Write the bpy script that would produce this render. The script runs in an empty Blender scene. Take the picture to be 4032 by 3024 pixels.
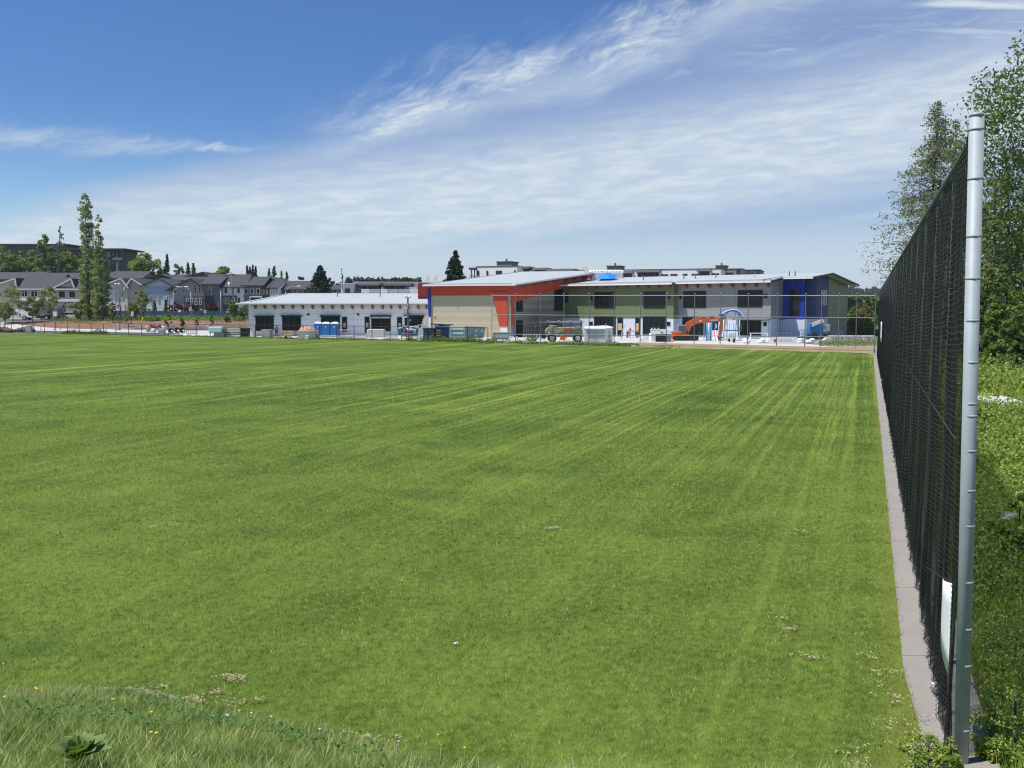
import bpy, bmesh, math, random
import numpy as np
from mathutils import Vector, Matrix
S = bpy.context.scene
COL = S.collection
R = math.radians
# ---------------- camera ----------------
FP = 3640.0; PIT = math.atan(299/3640); CH = 4.6
cam = bpy.data.cameras.new('camera'); co = bpy.data.objects.new('camera', cam); COL.objects.link(co)
co.location = (0, 0, CH); co.rotation_euler = (math.pi/2 - PIT, 0, 0)
cam.sensor_width = 36; cam.lens = FP/4032*36; cam.clip_start = .1; cam.clip_end = 20000
S.camera = co
S.view_settings.view_transform = 'Standard'; S.view_settings.look = 'None'
S.view_settings.exposure = 0.22; S.view_settings.gamma = 1
S.cycles.use_denoising = True; S.cycles.pixel_filter_type = 'BLACKMAN_HARRIS'; S.cycles.filter_width = 1.15; S.cycles.sample_clamp_indirect = 4
# ---------------- sun ----------------
SUNV = Vector((.47, .17, -1)).normalized()          # direction the light travels
EL = math.asin(-SUNV.z); AZ = math.atan2(-SUNV.x, -SUNV.y)
sl = bpy.data.lights.new('sun', 'SUN'); so = bpy.data.objects.new('sun', sl); COL.objects.link(so)
sl.energy = 5.0; sl.angle = R(.53); sl.color = (1, .955, .89)
so.rotation_euler = SUNV.to_track_quat('-Z', 'Y').to_euler(); so.location = (-40, 0, 80)
# ---------------- node helpers ----------------
class NT:
    def __init__(s, t): s.t = t; s.n = t.nodes; s.l = t.links
    def node(s, ty, **k):
        n = s.n.new(ty)
        for a, b in k.items(): setattr(n, a, b)
        return n
    def put(s, sock, v):
        if hasattr(v, 'is_output'): s.l.new(v, sock)
        elif isinstance(v, (tuple, list)) and len(v) == 3 and sock.type == 'RGBA': sock.default_value = (*v, 1)
        else: sock.default_value = v
    def m(s, op, a, b=0., c=0., clamp=False):
        n = s.node('ShaderNodeMath', operation=op, use_clamp=clamp)
        for i, v in enumerate((a, b, c)): s.put(n.inputs[i], v)
        return n.outputs[0]
    def ss(s, x, lo, hi):
        n = s.node('ShaderNodeMapRange', interpolation_type='SMOOTHSTEP')
        s.put(n.inputs[0], x); s.put(n.inputs[1], lo); s.put(n.inputs[2], hi)
        return n.outputs[0]
    def xyz(s, x, y, z=0.):
        n = s.node('ShaderNodeCombineXYZ')
        for i, v in enumerate((x, y, z)): s.put(n.inputs[i], v)
        return n.outputs[0]
    def noise(s, vec, scale=1., detail=4., rough=.5, dist=0.):
        n = s.node('ShaderNodeTexNoise')
        if vec is not None: s.put(n.inputs['Vector'], vec)
        n.inputs['Scale'].default_value = scale; n.inputs['Detail'].default_value = detail
        n.inputs['Roughness'].default_value = rough; n.inputs['Distortion'].default_value = dist
        return n.outputs[0]
    def mix(s, f, a, b, mode='MIX'):
        n = s.node('ShaderNodeMix', data_type='RGBA', blend_type=mode)
        s.put(n.inputs[0], f); s.put(n.inputs[6], a); s.put(n.inputs[7], b)
        return n.outputs[2]
# ---------------- world: sky with high thin cloud ----------------
wd = bpy.data.worlds.new('World'); S.world = wd; wd.use_nodes = True
w = NT(wd.node_tree); w.n.clear()
sky = w.node('ShaderNodeTexSky', sky_type='NISHITA', sun_disc=False)
sky.sun_elevation = EL; sky.sun_rotation = AZ; sky.altitude = 100; sky.air_density = 1.0; sky.dust_density = .5; sky.ozone_density = 2.2
tc = w.node('ShaderNodeTexCoord'); sp = w.node('ShaderNodeSeparateXYZ'); w.l.new(tc.outputs['Generated'], sp.inputs[0])
dx, dy, dz = sp.outputs
az = w.m('ARCTAN2', dx, dy); el = w.m('ARCSINE', dz)
zc = w.m('ADD', w.m('MAXIMUM', dz, 0.), .06)
px_ = w.m('DIVIDE', dx, zc); py_ = w.m('DIVIDE', dy, zc)          # position on a flat cloud deck
fc = w.node('ShaderNodeFloatCurve')
w.put(fc.inputs[1], w.m('DIVIDE', w.m('ADD', az, .6), 1.2, clamp=True))
cv = fc.mapping.curves[0]
pts = [(-.6, .075), (-.47, .105), (-.33, .158), (-.224, .176), (-.17, .192), (-.06, .235), (.05, .264), (.16, .296), (.27, .334), (.36, .365), (.6, .41)]
cv.points[0].location = ((pts[0][0]+.6)/1.2, pts[0][1]/.5); cv.points[1].location = (1, pts[-1][1]/.5)
for a_, e_ in pts[1:-1]: cv.points.new((a_+.6)/1.2, e_/.5)
fc.mapping.update()
eb = w.m('MULTIPLY', fc.outputs[0], .5)
warp = w.noise(w.xyz(w.m('MULTIPLY', az, 3.), w.m('MULTIPLY', el, 9.)), 1.6, 4, .55)
d = w.m('SUBTRACT', eb, el)
d1 = w.m('ADD', d, w.m('MULTIPLY', w.m('SUBTRACT', warp, .5), .05))
sheet = w.ss(d1, -.004, .028)
# feathery fringe: fibres leaning up and to the right
wx = w.m('ADD', az, w.m('MULTIPLY', w.m('SUBTRACT', w.noise(w.xyz(w.m('MULTIPLY', az, 6.), w.m('MULTIPLY', el, 8.), 3.), 1., 4, .6), .5), .09))
wy = w.m('ADD', el, w.m('MULTIPLY', w.m('SUBTRACT', w.noise(w.xyz(w.m('MULTIPLY', az, 6.), w.m('MULTIPLY', el, 8.), 9.), 1., 4, .6), .5), .06))
def rot(a_): c, s = math.cos(a_), math.sin(a_); return w.m('ADD', w.m('MULTIPLY', wx, c), w.m('MULTIPLY', wy, s)), w.m('SUBTRACT', w.m('MULTIPLY', wy, c), w.m('MULTIPLY', wx, s))
fa, fb = rot(R(38)); ga, gb = rot(R(14))
fib = w.noise(w.xyz(w.m('MULTIPLY', fa, 9.), w.m('MULTIPLY', fb, 46.)), 1., 8, .68)
fin_ = w.noise(w.xyz(w.m('MULTIPLY', ga, 10.), w.m('MULTIPLY', gb, 60.), 5.), 1., 8, .7)
clump = w.noise(w.xyz(w.m('MULTIPLY', az, 7.5), w.m('MULTIPLY', el, 15.)), 1., 4, .55, .4)
dr = w.m('ADD', d, w.m('ADD', w.m('MULTIPLY', w.m('SUBTRACT', fib, .5), .10), w.m('MULTIPLY', w.m('SUBTRACT', clump, .5), .10)))
up_ = w.ss(dr, -.040, .030); dn_ = w.m('SUBTRACT', 1., w.ss(w.m('ADD', d, w.m('MULTIPLY', w.m('SUBTRACT', clump, .5), .09)), .010, .072))
ridge = w.m('MULTIPLY', w.m('MULTIPLY', up_, dn_), w.m('ADD', .42, w.m('MULTIPLY', w.ss(fin_, .28, .72), .7)))
ridge = w.m('MULTIPLY', ridge, w.m('MULTIPLY', w.ss(az, -.27, -.13), w.m('SUBTRACT', 1., w.m('MULTIPLY', w.ss(az, .14, .36), .5))), clamp=True)
# ripples and mottling in the deck
rip = w.noise(w.xyz(w.m('MULTIPLY', px_, .9), w.m('MULTIPLY', py_, 3.4)), 1.5, 5, .6, .4)
mott = w.noise(w.xyz(w.m('MULTIPLY', az, 20.), w.m('MULTIPLY', w.m('SUBTRACT', el, w.m('MULTIPLY', az, .06)), 105.)), 1., 4, .62, .3)
broad = w.noise(w.xyz(w.m('MULTIPLY', az, 3.), w.m('MULTIPLY', w.m('SUBTRACT', el, w.m('MULTIPLY', az, .16)), 22.)), 1., 4, .5, .2)
stri = w.noise(w.xyz(w.m('MULTIPLY', az, 4.5), w.m('MULTIPLY', el, 75.)), 1., 5, .6, .25)
low = w.m('SUBTRACT', 1., w.ss(el, .045, .12))                      # striated zone near the horizon
midc = w.m('MULTIPLY_ADD', az, .15, .120)                            # bright mottled belt rises to the right
midb = w.m('SUBTRACT', 1., w.ss(w.m('ABSOLUTE', w.m('SUBTRACT', el, midc)), .02, .095))
white = w.m('MULTIPLY', midb, w.m('ADD', .60, w.m('MULTIPLY', w.ss(mott, .30, .74), .34)))
white = w.m('MAXIMUM', white, w.m('MULTIPLY', w.ss(stri, .46, .72), w.m('MULTIPLY', low, .75)))
white = w.m('MAXIMUM', white, w.m('MULTIPLY', w.ss(broad, .45, .75), .65))
white = w.m('MAXIMUM', white, w.m('MULTIPLY', w.m('MULTIPLY', w.ss(fin_, .5, .72), w.ss(el, .10, .2)), .45))
topr = w.m('MULTIPLY', w.m('MULTIPLY', w.ss(az, .16, .36), w.ss(el, .20, .27)), w.ss(rip, .44, .66))
white = w.m('MAXIMUM', white, w.m('MULTIPLY', topr, .95))
white = w.m('MAXIMUM', white, w.m('MULTIPLY', low, .62))
alpha = w.m('MULTIPLY', sheet, w.m('ADD', .60, w.m('MULTIPLY', white, .35)))
thin = w.m('MULTIPLY', low, w.m('SUBTRACT', 1., w.ss(stri, .30, .56)))
alpha = w.m('MULTIPLY', alpha, w.m('SUBTRACT', 1., w.m('MULTIPLY', thin, .55)))
# lens cloud low on the left
lc = w.m('ADD', .158, w.m('MULTIPLY', w.m('ADD', az, .42), .03))
lt = w.m('MULTIPLY', w.m('SUBTRACT', 1., w.ss(az, -.44, -.24)), .013)
lens = w.m('SUBTRACT', 1., w.ss(w.m('DIVIDE', w.m('ABSOLUTE', w.m('SUBTRACT', w.m('ADD', el, w.m('MULTIPLY', w.m('SUBTRACT', fib, .5), .022)), lc)), w.m('ADD', lt, .003)), .2, 1.2))
lens = w.m('MULTIPLY', lens, w.m('MULTIPLY', w.m('SUBTRACT', 1., w.ss(az, -.30, -.2)), w.ss(fin_, .22, .70)))
lens = w.m('MULTIPLY', lens, .68)
alpha = w.m('MAXIMUM', alpha, w.m('MAXIMUM', ridge, lens))
white = w.m('MAXIMUM', white, w.m('MAXIMUM', w.m('MULTIPLY', ridge, 1.0), lens))
alpha = w.m('MULTIPLY', alpha, w.ss(el, -.01, .02), clamp=True)
SKYK = .10
ccol = w.mix(white, (.29/SKYK, .375/SKYK, .56/SKYK), (.64/SKYK, .71/SKYK, .75/SKYK))
skyc = w.mix(1., sky.outputs[0], w.mix(w.ss(el, .0, .22), (.95, 1.10, 1.20), (.44, .665, .98)), 'MULTIPLY')
final = w.mix(alpha, skyc, ccol)
bg = w.node('ShaderNodeBackground'); bg.inputs[1].default_value = SKYK
w.put(bg.inputs[0], final)
wo = w.node('ShaderNodeOutputWorld'); w.l.new(bg.outputs[0], wo.inputs[0])
# ---------------- geometry helpers ----------------
_c, _s = math.cos(PIT), math.sin(PIT)
def ray(px, py):
    u = (px-2016)/FP; v = (1512-py)/FP
    return u, _c+v*_s, -_s+v*_c
def W(px, py, Y):                       # point seen at a photo pixel at distance Y
    a, b, c = ray(px, py); t = Y/b
    return Vector((a*t, Y, CH+c*t))
def G(px, py, z=0.):                    # ground point seen at a photo pixel
    a, b, c = ray(px, py); t = (z-CH)/c
    return Vector((a*t, b*t, z))
def mpp(Y): return Y/FP
def smooth(a, b, x):
    t = np.clip((x-a)/(b-a), 0, 1); return t*t*(3-2*t)
def FY(x): return 122.7-.543*(x+2.6)     # far fence line
def T(x, y):                             # height of the land
    x = np.asarray(x, float); y = np.asarray(y, float)
    f = np.where(x < -2.6, 122.7-.543*(x+2.6), 122.7-.69*(x+2.6)); f = np.maximum(f, 95.)
    left = 1-smooth(-34, -6, x)
    h = (.12+.6*smooth(0, 40, y-f)*left+.1*(1-left))*smooth(.3, 3, y-f)
    h = h+(1.3+.9*(1-left)*0)*smooth(190, 203, y)*left
    h = h+2.2*smooth(240, 420, y)*left
    # grassed bank under the photographer
    yb = np.where(x > 0, 8.9, np.where(x > -4.4, 8.9-x*.43, 10.8))
    h = h+np.clip((yb-y)*.38, 0, 3.0)*smooth(-10, -2, y+4)
    # meadow beyond the side fence
    fx = 4.5+.3844*(y-8.9)
    h = h-.25*smooth(.5, 4, x-fx)*(1-smooth(90, 110, y))*smooth(5, 12, y)
    return h
def Tz(x, y): return float(T(x, y))
def GT(px, py):
    z = 0.
    for _ in range(8):
        p = G(px, py, z); z = .5*z+.5*Tz(p.x, p.y)
    p.z = Tz(p.x, p.y); return p
class MB:
    def __init__(s): s.v = []; s.f = []; s.uv = None
    def add(s, vs, fs):
        o = len(s.v); s.v += [tuple(p) for p in vs]; s.f += [tuple(o+i for i in f) for f in fs]; return s
    def box(s, x0, x1, y0, y1, z0, z1):
        return s.add([(x, y, z) for x in (x0, x1) for y in (y0, y1) for z in (z0, z1)],
                     [(0, 1, 3, 2), (4, 6, 7, 5), (0, 4, 5, 1), (2, 3, 7, 6), (0, 2, 6, 4), (1, 5, 7, 3)])
    def obox(s, c, sz, rz=0, rx=0, ry=0):
        M = Matrix.Translation(c) @ Matrix.Rotation(rz, 4, 'Z') @ Matrix.Rotation(rx, 4, 'X') @ Matrix.Rotation(ry, 4, 'Y')
        a, b, d = sz[0]/2, sz[1]/2, sz[2]/2
        return s.add([M @ Vector((x, y, z)) for x in (-a, a) for y in (-b, b) for z in (-d, d)],
                     [(0, 1, 3, 2), (4, 6, 7, 5), (0, 4, 5, 1), (2, 3, 7, 6), (0, 2, 6, 4), (1, 5, 7, 3)])
    def bar(s, p, q, wd, ht, up=(0, 0, 1)):                            # rectangular bar from p to q
        p, q = Vector(p), Vector(q); d = (q-p).normalized(); up = Vector(up)
        if abs(d.dot(up)) > .98: up = Vector((1, 0, 0))
        n = d.cross(up).normalized(); u = n.cross(d)
        vs = [e+n*i*wd/2+u*j*ht/2 for e in (p, q) for i, j in ((-1, -1), (1, -1), (1, 1), (-1, 1))]
        return s.add(vs, [(0, 1, 2, 3), (7, 6, 5, 4), (0, 4, 5, 1), (1, 5, 6, 2), (2, 6, 7, 3), (3, 7, 4, 0)])
    def tube(s, p, q, r0, r1=None, n=8, cap=True):
        r1 = r0 if r1 is None else r1; p, q = Vector(p), Vector(q); d = (q-p)
        if d.length < 1e-6: return s
        d.normalize(); a = d.orthogonal().normalized(); b = d.cross(a)
        vs = []
        for e, r in ((p, r0), (q, r1)):
            for i in range(n):
                t = 2*math.pi*i/n; vs.append(e+(a*math.cos(t)+b*math.sin(t))*r)
        fs = [(i, (i+1) % n, n+(i+1) % n, n+i) for i in range(n)]
        if cap: fs += [tuple(range(n))[::-1], tuple(range(n, 2*n))]
        return s.add(vs, fs)
    def path(s, pts, r, n=6, rr=None):
        for i in range(len(pts)-1):
            s.tube(pts[i], pts[i+1], r if rr is None else rr[i], r if rr is None else rr[i+1], n)
        return s
    def prism(s, poly, ax, h):                                         # poly: 3-D points, extruded by vector ax*h
        ax = Vector(ax)*h; n = len(poly); vs = [Vector(p) for p in poly]; vs += [p+ax for p in vs[:n]]
        return s.add(vs, [tuple(range(n))[::-1], tuple(range(n, 2*n))]+[(i, (i+1) % n, n+(i+1) % n, n+i) for i in range(n)])
    def slab(s, quad, th):                                             # quad thickened downwards
        return s.prism(quad, (0, 0, -1), th)
    def cyl(s, c, r, h, n=16, ax='z'):
        c = Vector(c); d = {'x': Vector((h, 0, 0)), 'y': Vector((0, h, 0)), 'z': Vector((0, 0, h))}[ax]
        return s.tube(c, c+d, r, r, n)
    def blob(s, c, rad, seg=10, rings=6, jit=0., rnd=None):
        c = Vector(c); rx, ry, rz = rad; vs = []; fs = []
        for i in range(rings+1):
            ph = math.pi*i/rings
            for j in range(seg):
                th = 2*math.pi*j/seg; k = 1+(rnd.uniform(-jit, jit) if rnd else 0)
                vs.append((c.x+rx*math.sin(ph)*math.cos(th)*k, c.y+ry*math.sin(ph)*math.sin(th)*k, c.z+rz*math.cos(ph)*k))
        for i in range(rings):
            for j in range(seg):
                fs.append((i*seg+j, i*seg+(j+1) % seg, (i+1)*seg+(j+1) % seg, (i+1)*seg+j))
        return s.add(vs, fs)
    def build(s, name, mt, parent=None, smooth=False, bevel=0, world=False, uvs=None):
        me = bpy.data.meshes.new(name)
        off = Vector((0, 0, 0))
        if world and parent is not None:
            q = parent
            while q is not None: off += Vector(q.location); q = q.parent
        me.from_pydata([(a-off.x, b-off.y, c-off.z) for a, b, c in s.v], [], s.f); me.update()
        if smooth: me.polygons.foreach_set('use_smooth', [True]*len(me.polygons))
        me.materials.append(mt)
        o = bpy.data.objects.new(name, me); COL.objects.link(o)
        if parent is not None: o.parent = parent
        if bevel:
            b = o.modifiers.new('bevel', 'BEVEL'); b.width = bevel; b.segments = 2; b.limit_method = 'ANGLE'
        return o
def tag(o, label=None, cat=None, group=None, kind=None):
    if label: o['label'] = label
    if cat: o['category'] = cat
    if group: o['group'] = group
    if kind: o['kind'] = kind
    return o
def thing(name, loc, label, cat, group=None, rz=0):
    o = bpy.data.objects.new(name, None); COL.objects.link(o); o.location = loc; o.rotation_euler = (0, 0, rz)
    o.empty_display_size = .3
    return tag(o, label, cat, group)
def kids(o): return [c for c in bpy.data.objects if c.parent == o]
def copy_tree(o, parent=None):
    c = o.copy(); COL.objects.link(c)
    if parent is not None: c.parent = parent
    for ch in kids(o): copy_tree(ch, c)
    return c
def np_mesh(name, V, F, mt, parent=None, smooth=False):              # V (n,3), F (m,k)
    me = bpy.data.meshes.new(name); n, k = F.shape
    me.vertices.add(len(V)); me.vertices.foreach_set('co', np.ascontiguousarray(V, dtype=np.float32).ravel())
    me.loops.add(n*k); me.loops.foreach_set('vertex_index', np.ascontiguousarray(F, dtype=np.int32).ravel())
    me.polygons.add(n); me.polygons.foreach_set('loop_start', np.arange(0, n*k, k, dtype=np.int32))
    me.polygons.foreach_set('loop_total', np.full(n, k, dtype=np.int32))
    if smooth: me.polygons.foreach_set('use_smooth', np.ones(n, dtype=bool))
    me.update(calc_edges=True); me.materials.append(mt)
    o = bpy.data.objects.new(name, me); COL.objects.link(o)
    if parent is not None: o.parent = parent
    return o
# ---------------- materials ----------------
def newmat(name):
    m = bpy.data.materials.new(name); m.use_nodes = True; t = NT(m.node_tree)
    b = t.n['Principled BSDF']; return m, t, b
def pm(name, c, rough=.7, var=.12, scale=3., metal=0., bump=0., spec=.4, stain=None):
    m, t, b = newmat(name)
    oc = t.node('ShaderNodeTexCoord').outputs['Object']
    n = t.noise(oc, scale, 5, .6)
    k = t.m('ADD', 1.-var, t.m('MULTIPLY', n, 2*var))
    col = t.mix(1., (*c,), t.xyz(k, k, k), 'MULTIPLY')
    if stain:
        n2 = t.noise(oc, scale*.35, 6, .65)
        col = t.mix(t.m('MULTIPLY', t.ss(n2, .5, .7), .6), col, stain)
    t.put(b.inputs['Base Color'], col); b.inputs['Roughness'].default_value = rough; b.inputs['Metallic'].default_value = metal
    b.inputs['Specular IOR Level'].default_value = spec
    if bump:
        bn = t.node('ShaderNodeBump'); bn.inputs['Strength'].default_value = bump; bn.inputs['Distance'].default_value = .02
        t.put(bn.inputs['Height'], t.noise(oc, scale*6, 4, .6)); t.l.new(bn.outputs[0], b.inputs['Normal'])
    return m
def panelmat(name, c, du, dz, org=(0, 0), dr=(1, 0), joint=.35, wj=.03, rough=.6, var=.06, offs=0., band=None, bandc=None):
    """Cladding: joints every du along the wall direction dr and dz up; joints are thin darker lines. band=(spacing,width) gives pale battens"""
    m, t, b = newmat(name)
    g = t.node('ShaderNodeNewGeometry').outputs['Position']; s = t.node('ShaderNodeSeparateXYZ'); t.l.new(g, s.inputs[0])
    u = t.m('ADD', t.m('MULTIPLY', t.m('SUBTRACT', s.outputs[0], org[0]), dr[0]), t.m('MULTIPLY', t.m('SUBTRACT', s.outputs[1], org[1]), dr[1]))
    z = s.outputs[2]
    col = (*c,)
    n = t.noise(g, .8, 4, .6); k = t.m('ADD', 1.-var, t.m('MULTIPLY', n, 2*var))
    col = t.mix(1., col, t.xyz(k, k, k), 'MULTIPLY')
    def line(x, per, wdt):
        f = t.m('FRACT', t.m('DIVIDE', x, per)); return t.m('LESS_THAN', f, wdt/per)
    if du: col = t.mix(t.m('MULTIPLY', line(u, du, wj), joint), col, (.03, .03, .035))
    if dz: col = t.mix(t.m('MULTIPLY', line(t.m('ADD', z, offs), dz, wj), joint), col, (.03, .03, .035))
    if band:
        for per, wdt, ofs, st in band:
            col = t.mix(t.m('MULTIPLY', line(t.m('ADD', z, ofs), per, wdt), st), col, bandc)
    t.put(b.inputs['Base Color'], col); b.inputs['Roughness'].default_value = rough; b.inputs['Specular IOR Level'].default_value = .3
    return m
def leafmat(name, c1, c2, trans=.35, rough=.55, c3=None):
    m, t, b = newmat(name)
    g = t.node('ShaderNodeNewGeometry'); rpi = g.outputs['Random Per Island']
    n = t.noise(g.outputs['Position'], .6, 3, .5)
    f = t.m('ADD', t.m('MULTIPLY', rpi, .65), t.m('MULTIPLY', t.ss(n, .3, .7), .35))
    col = t.mix(f, (*c1,), (*c2,))
    if c3: col = t.mix(t.m('GREATER_THAN', rpi, .9), col, (*c3,))
    t.put(b.inputs['Base Color'], col); b.inputs['Roughness'].default_value = rough; b.inputs['Specular IOR Level'].default_value = .25
    tr = t.node('ShaderNodeBsdfTranslucent'); t.put(tr.inputs[0], t.mix(1., col, (1.0, 1.15, .5), 'MULTIPLY'))
    ms = t.node('ShaderNodeMixShader'); ms.inputs[0].default_value = trans
    t.l.new(b.outputs[0], ms.inputs[1]); t.l.new(tr.outputs[0], ms.inputs[2])
    t.l.new(ms.outputs[0], t.n['Material Output'].inputs[0]); return m
Mx = {}
Mx['galv'] = pm('galvanised', (.34, .385, .40), .55, .18, 5, .08, .12, .3)
Mx['galvd'] = pm('galvanised_dull', (.20, .23, .24), .5, .15, 6, .5)
Mx['black'] = pm('black_vinyl', (.012, .013, .014), .5, .2, 8)
Mx['dark'] = pm('dark_metal', (.018, .02, .022), .5, .2, 4)
Mx['rubber'] = pm('rubber', (.02, .02, .02), .85, .2, 6)
Mx['white'] = pm('white_paint', (.78, .79, .80), .5, .04, 2)
Mx['roofw'] = pm('white_membrane', (.39, .425, .435), .6, .06, .6, stain=(.36, .40, .42))
Mx['offw'] = pm('off_white', (.62, .61, .58), .7, .1, 3)
Mx['conc'] = pm('concrete', (.42, .41, .39), .9, .16, 3, 0, .3, stain=(.3, .29, .27))
Mx['concw'] = pm('new_concrete', (.50, .49, .47), .9, .1, 1.2, 0, .1)
Mx['wood'] = pm('lumber', (.52, .38, .24), .8, .22, 5, 0, .3)
Mx['woodd'] = pm('dark_wood', (.14, .085, .055), .8, .25, 5)
Mx['bracket'] = pm('stained_beam', (.22, .07, .035), .6, .15, 4)
Mx['orange'] = pm('orange_paint', (.72, .13, .035), .45, .12, 3)
Mx['orcloth'] = pm('orange_cloth', (.78, .24, .12), .8, .15, 4)
Mx['red'] = pm('red_plastic', (.6, .04, .04), .5, .1, 3)
Mx['blue'] = pm('blue_plastic', (.03, .16, .42), .5, .12, 3)
Mx['blued'] = pm('dark_blue_steel', (.015, .035, .12), .5, .2, 2)
Mx['bluel'] = pm('blue_machine_paint', (.035, .22, .5), .4, .12, 3)
Mx['tarpb'] = pm('blue_tarp', (.02, .22, .72), .5, .12, 3, 0, .3)
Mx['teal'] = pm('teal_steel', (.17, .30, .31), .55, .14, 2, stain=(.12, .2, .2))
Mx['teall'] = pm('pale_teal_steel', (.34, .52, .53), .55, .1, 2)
Mx['green'] = pm('green_plastic', (.02, .22, .1), .5, .12, 3)
Mx['tan'] = pm('tan_paint', (.34, .31, .2), .6, .2, 3)
Mx['grey'] = pm('grey_paint', (.24, .25, .26), .6, .1, 3)
Mx['pane'] = pm('window_glass', (.010, .015, .015), .08, .4, .35, 0, 0, .22)
Mx['panel2'] = pm('window_glass_pale', (.10, .14, .17), .08, .5, .7, 0, 0, .5)
Mx['trimw'] = pm('white_trim', (.70, .69, .66), .6, .05, 3)
Mx['bark'] = pm('bark', (.085, .07, .055), .9, .3, 4, 0, .4)
Mx['barkg'] = pm('grey_bark', (.16, .145, .125), .9, .3, 4, 0, .4)
Mx['skin'] = pm('skin', (.42, .25, .18), .6, .1, 5)
Mx['asph'] = pm('asphalt', (.075, .078, .085), .9, .25, 1.2, 0, .2, stain=(.11, .11, .11))
Mx['plast'] = pm('wrap_plastic', (.52, .66, .68), .25, .12, 4, 0, .3, .6)
Mx['yellow'] = pm('yellow_paint', (.75, .55, .03), .5, .1, 3)
# ================= land =================
rs = np.random.RandomState(7)
DU = np.array([.3588, .9334]); DN = np.array([.9334, -.3588])        # along / across the side fence
def grid_mesh(name, xs, ys, mt, dz=0., mask=None, zf=T):
    X, Y = np.meshgrid(xs, ys, indexing='ij'); Z = zf(X, Y)+dz
    V = np.stack([X, Y, Z], -1).reshape(-1, 3); n, m = X.shape
    I = np.arange(n*m).reshape(n, m)
    F = np.stack([I[:-1, :-1], I[1:, :-1], I[1:, 1:], I[:-1, 1:]], -1).reshape(-1, 4)
    if mask is not None:
        c = V[F].mean(1); F = F[mask(c[:, 0], c[:, 1])]
    return np_mesh(name, V, F, mt, smooth=True)
# rough ground (earth, gravel, dry grass)
m, t, b = newmat('ground')
g = t.node('ShaderNodeNewGeometry').outputs['Position']; s_ = t.node('ShaderNodeSeparateXYZ'); t.l.new(g, s_.inputs[0])
n1 = t.noise(g, .08, 6, .6); n2 = t.noise(g, 1.7, 6, .7)
grs = t.mix(n2, (.035, .07, .015), (.11, .14, .04)); ear = t.mix(n2, (.16, .14, .115), (.34, .32, .29))
far = t.m('GREATER_THAN', s_.outputs[1], 250.)
rt = t.m('GREATER_THAN', t.m('SUBTRACT', s_.outputs[0], t.m('MULTIPLY', s_.outputs[1], .3844)), 1.2)
near = t.m('LESS_THAN', s_.outputs[1], 90.)
f = t.m('MAXIMUM', far, t.m('MAXIMUM', rt, near))
t.put(b.inputs['Base Color'], t.mix(f, ear, grs)); b.inputs['Roughness'].default_value = .95
xs = np.concatenate([[-9000, -4000, -1500, -700, -400], np.arange(-250, -12, 4), np.arange(-12, 14, .5), np.arange(14, 130, 4), [160, 250, 400, 800, 2000, 5000, 9000]]).astype(float)
ys = np.concatenate([[-300, -60, -20, -8], np.arange(-4, 14, .4), np.arange(14, 92, 4), np.arange(92, 212, 1.5), np.arange(212, 300, 8), [320, 400, 600, 1000, 2500, 6000, 12000]]).astype(float)
tag(grid_mesh('ground', xs, ys, m, -.03), kind='structure')
# mown field
m, t, b = newmat('lawn'); LAWN = m
g = t.node('ShaderNodeNewGeometry'); P = g.outputs['Position']; s_ = t.node('ShaderNodeSeparateXYZ'); t.l.new(P, s_.inputs[0])
x, y = s_.outputs[0], s_.outputs[1]
u = t.m('ADD', t.m('MULTIPLY', x, DU[0]), t.m('MULTIPLY', y, DU[1])); v = t.m('SUBTRACT', t.m('MULTIPLY', x, DN[0]), t.m('MULTIPLY', y, -DN[1]))
wob = t.m('MULTIPLY', t.m('SUBTRACT', t.noise(P, .12, 2, .5), .5), .5)
vw = t.m('ADD', v, wob)
stA = t.noise(t.xyz(t.m('MULTIPLY', vw, 1.6), t.m('MULTIPLY', u, .012)), 1., 3, .75)      # fine mower lines
stB = t.noise(t.xyz(t.m('MULTIPLY', vw, .42), t.m('MULTIPLY', u, .008)), 1., 2, .6)
stC = t.noise(t.xyz(t.m('MULTIPLY', vw, 4.2), t.m('MULTIPLY', u, .03)), 1., 2, .6)
pat = t.noise(P, .16, 5, .62); pat2 = t.noise(P, .9, 5, .65); fin = t.noise(P, 26., 3, .7); fin2 = t.noise(P, 7., 5, .75)
patb = t.noise(t.xyz(t.m('MULTIPLY', x, .8), t.m('MULTIPLY', y, 1.)), .30, 5, .65)
fd = t.ss(u, 16., 45.)
stripe = t.m('ADD', t.m('MULTIPLY', t.m('SUBTRACT', t.ss(stA, .50, .70), .3), 1.1), t.m('MULTIPLY', t.m('SUBTRACT', t.ss(stB, .35, .65), .5), .25))
stripe = t.m('ADD', stripe, t.m('MULTIPLY', t.m('SUBTRACT', t.ss(stC, .45, .7), .4), .7))
k = t.m('ADD', .5, t.m('MULTIPLY', stripe, t.m('MULTIPLY_ADD', fd, .40, .14)))
k = t.m('ADD', k, t.m('MULTIPLY', t.m('SUBTRACT', pat, .5), .9))
k = t.m('ADD', k, t.m('MULTIPLY', t.m('SUBTRACT', pat2, .5), .5))
k = t.m('ADD', k, t.m('MULTIPLY', t.m('SUBTRACT', fin2, .5), 1.3), clamp=True)
col = t.mix(k, (.046, .088, .009), (.228, .312, .052))
blue = t.m('MULTIPLY', t.ss(patb, .54, .72), .5)                                        # darker, bluer grass species patches
col = t.mix(blue, col, (.04, .09, .02))
col = t.mix(t.m('MULTIPLY', t.m('SUBTRACT', 1., fd), .12), col, (.02, .036, .006))  # near ground darkened: shade between the blades put into the colour
edge = t.m('MULTIPLY', t.ss(t.m('ADD', v, t.m('MULTIPLY', t.m('SUBTRACT', pat2, .5), .9)), .05, .75), .6)
col = t.mix(edge, col, (.20, .23, .045))
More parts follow.
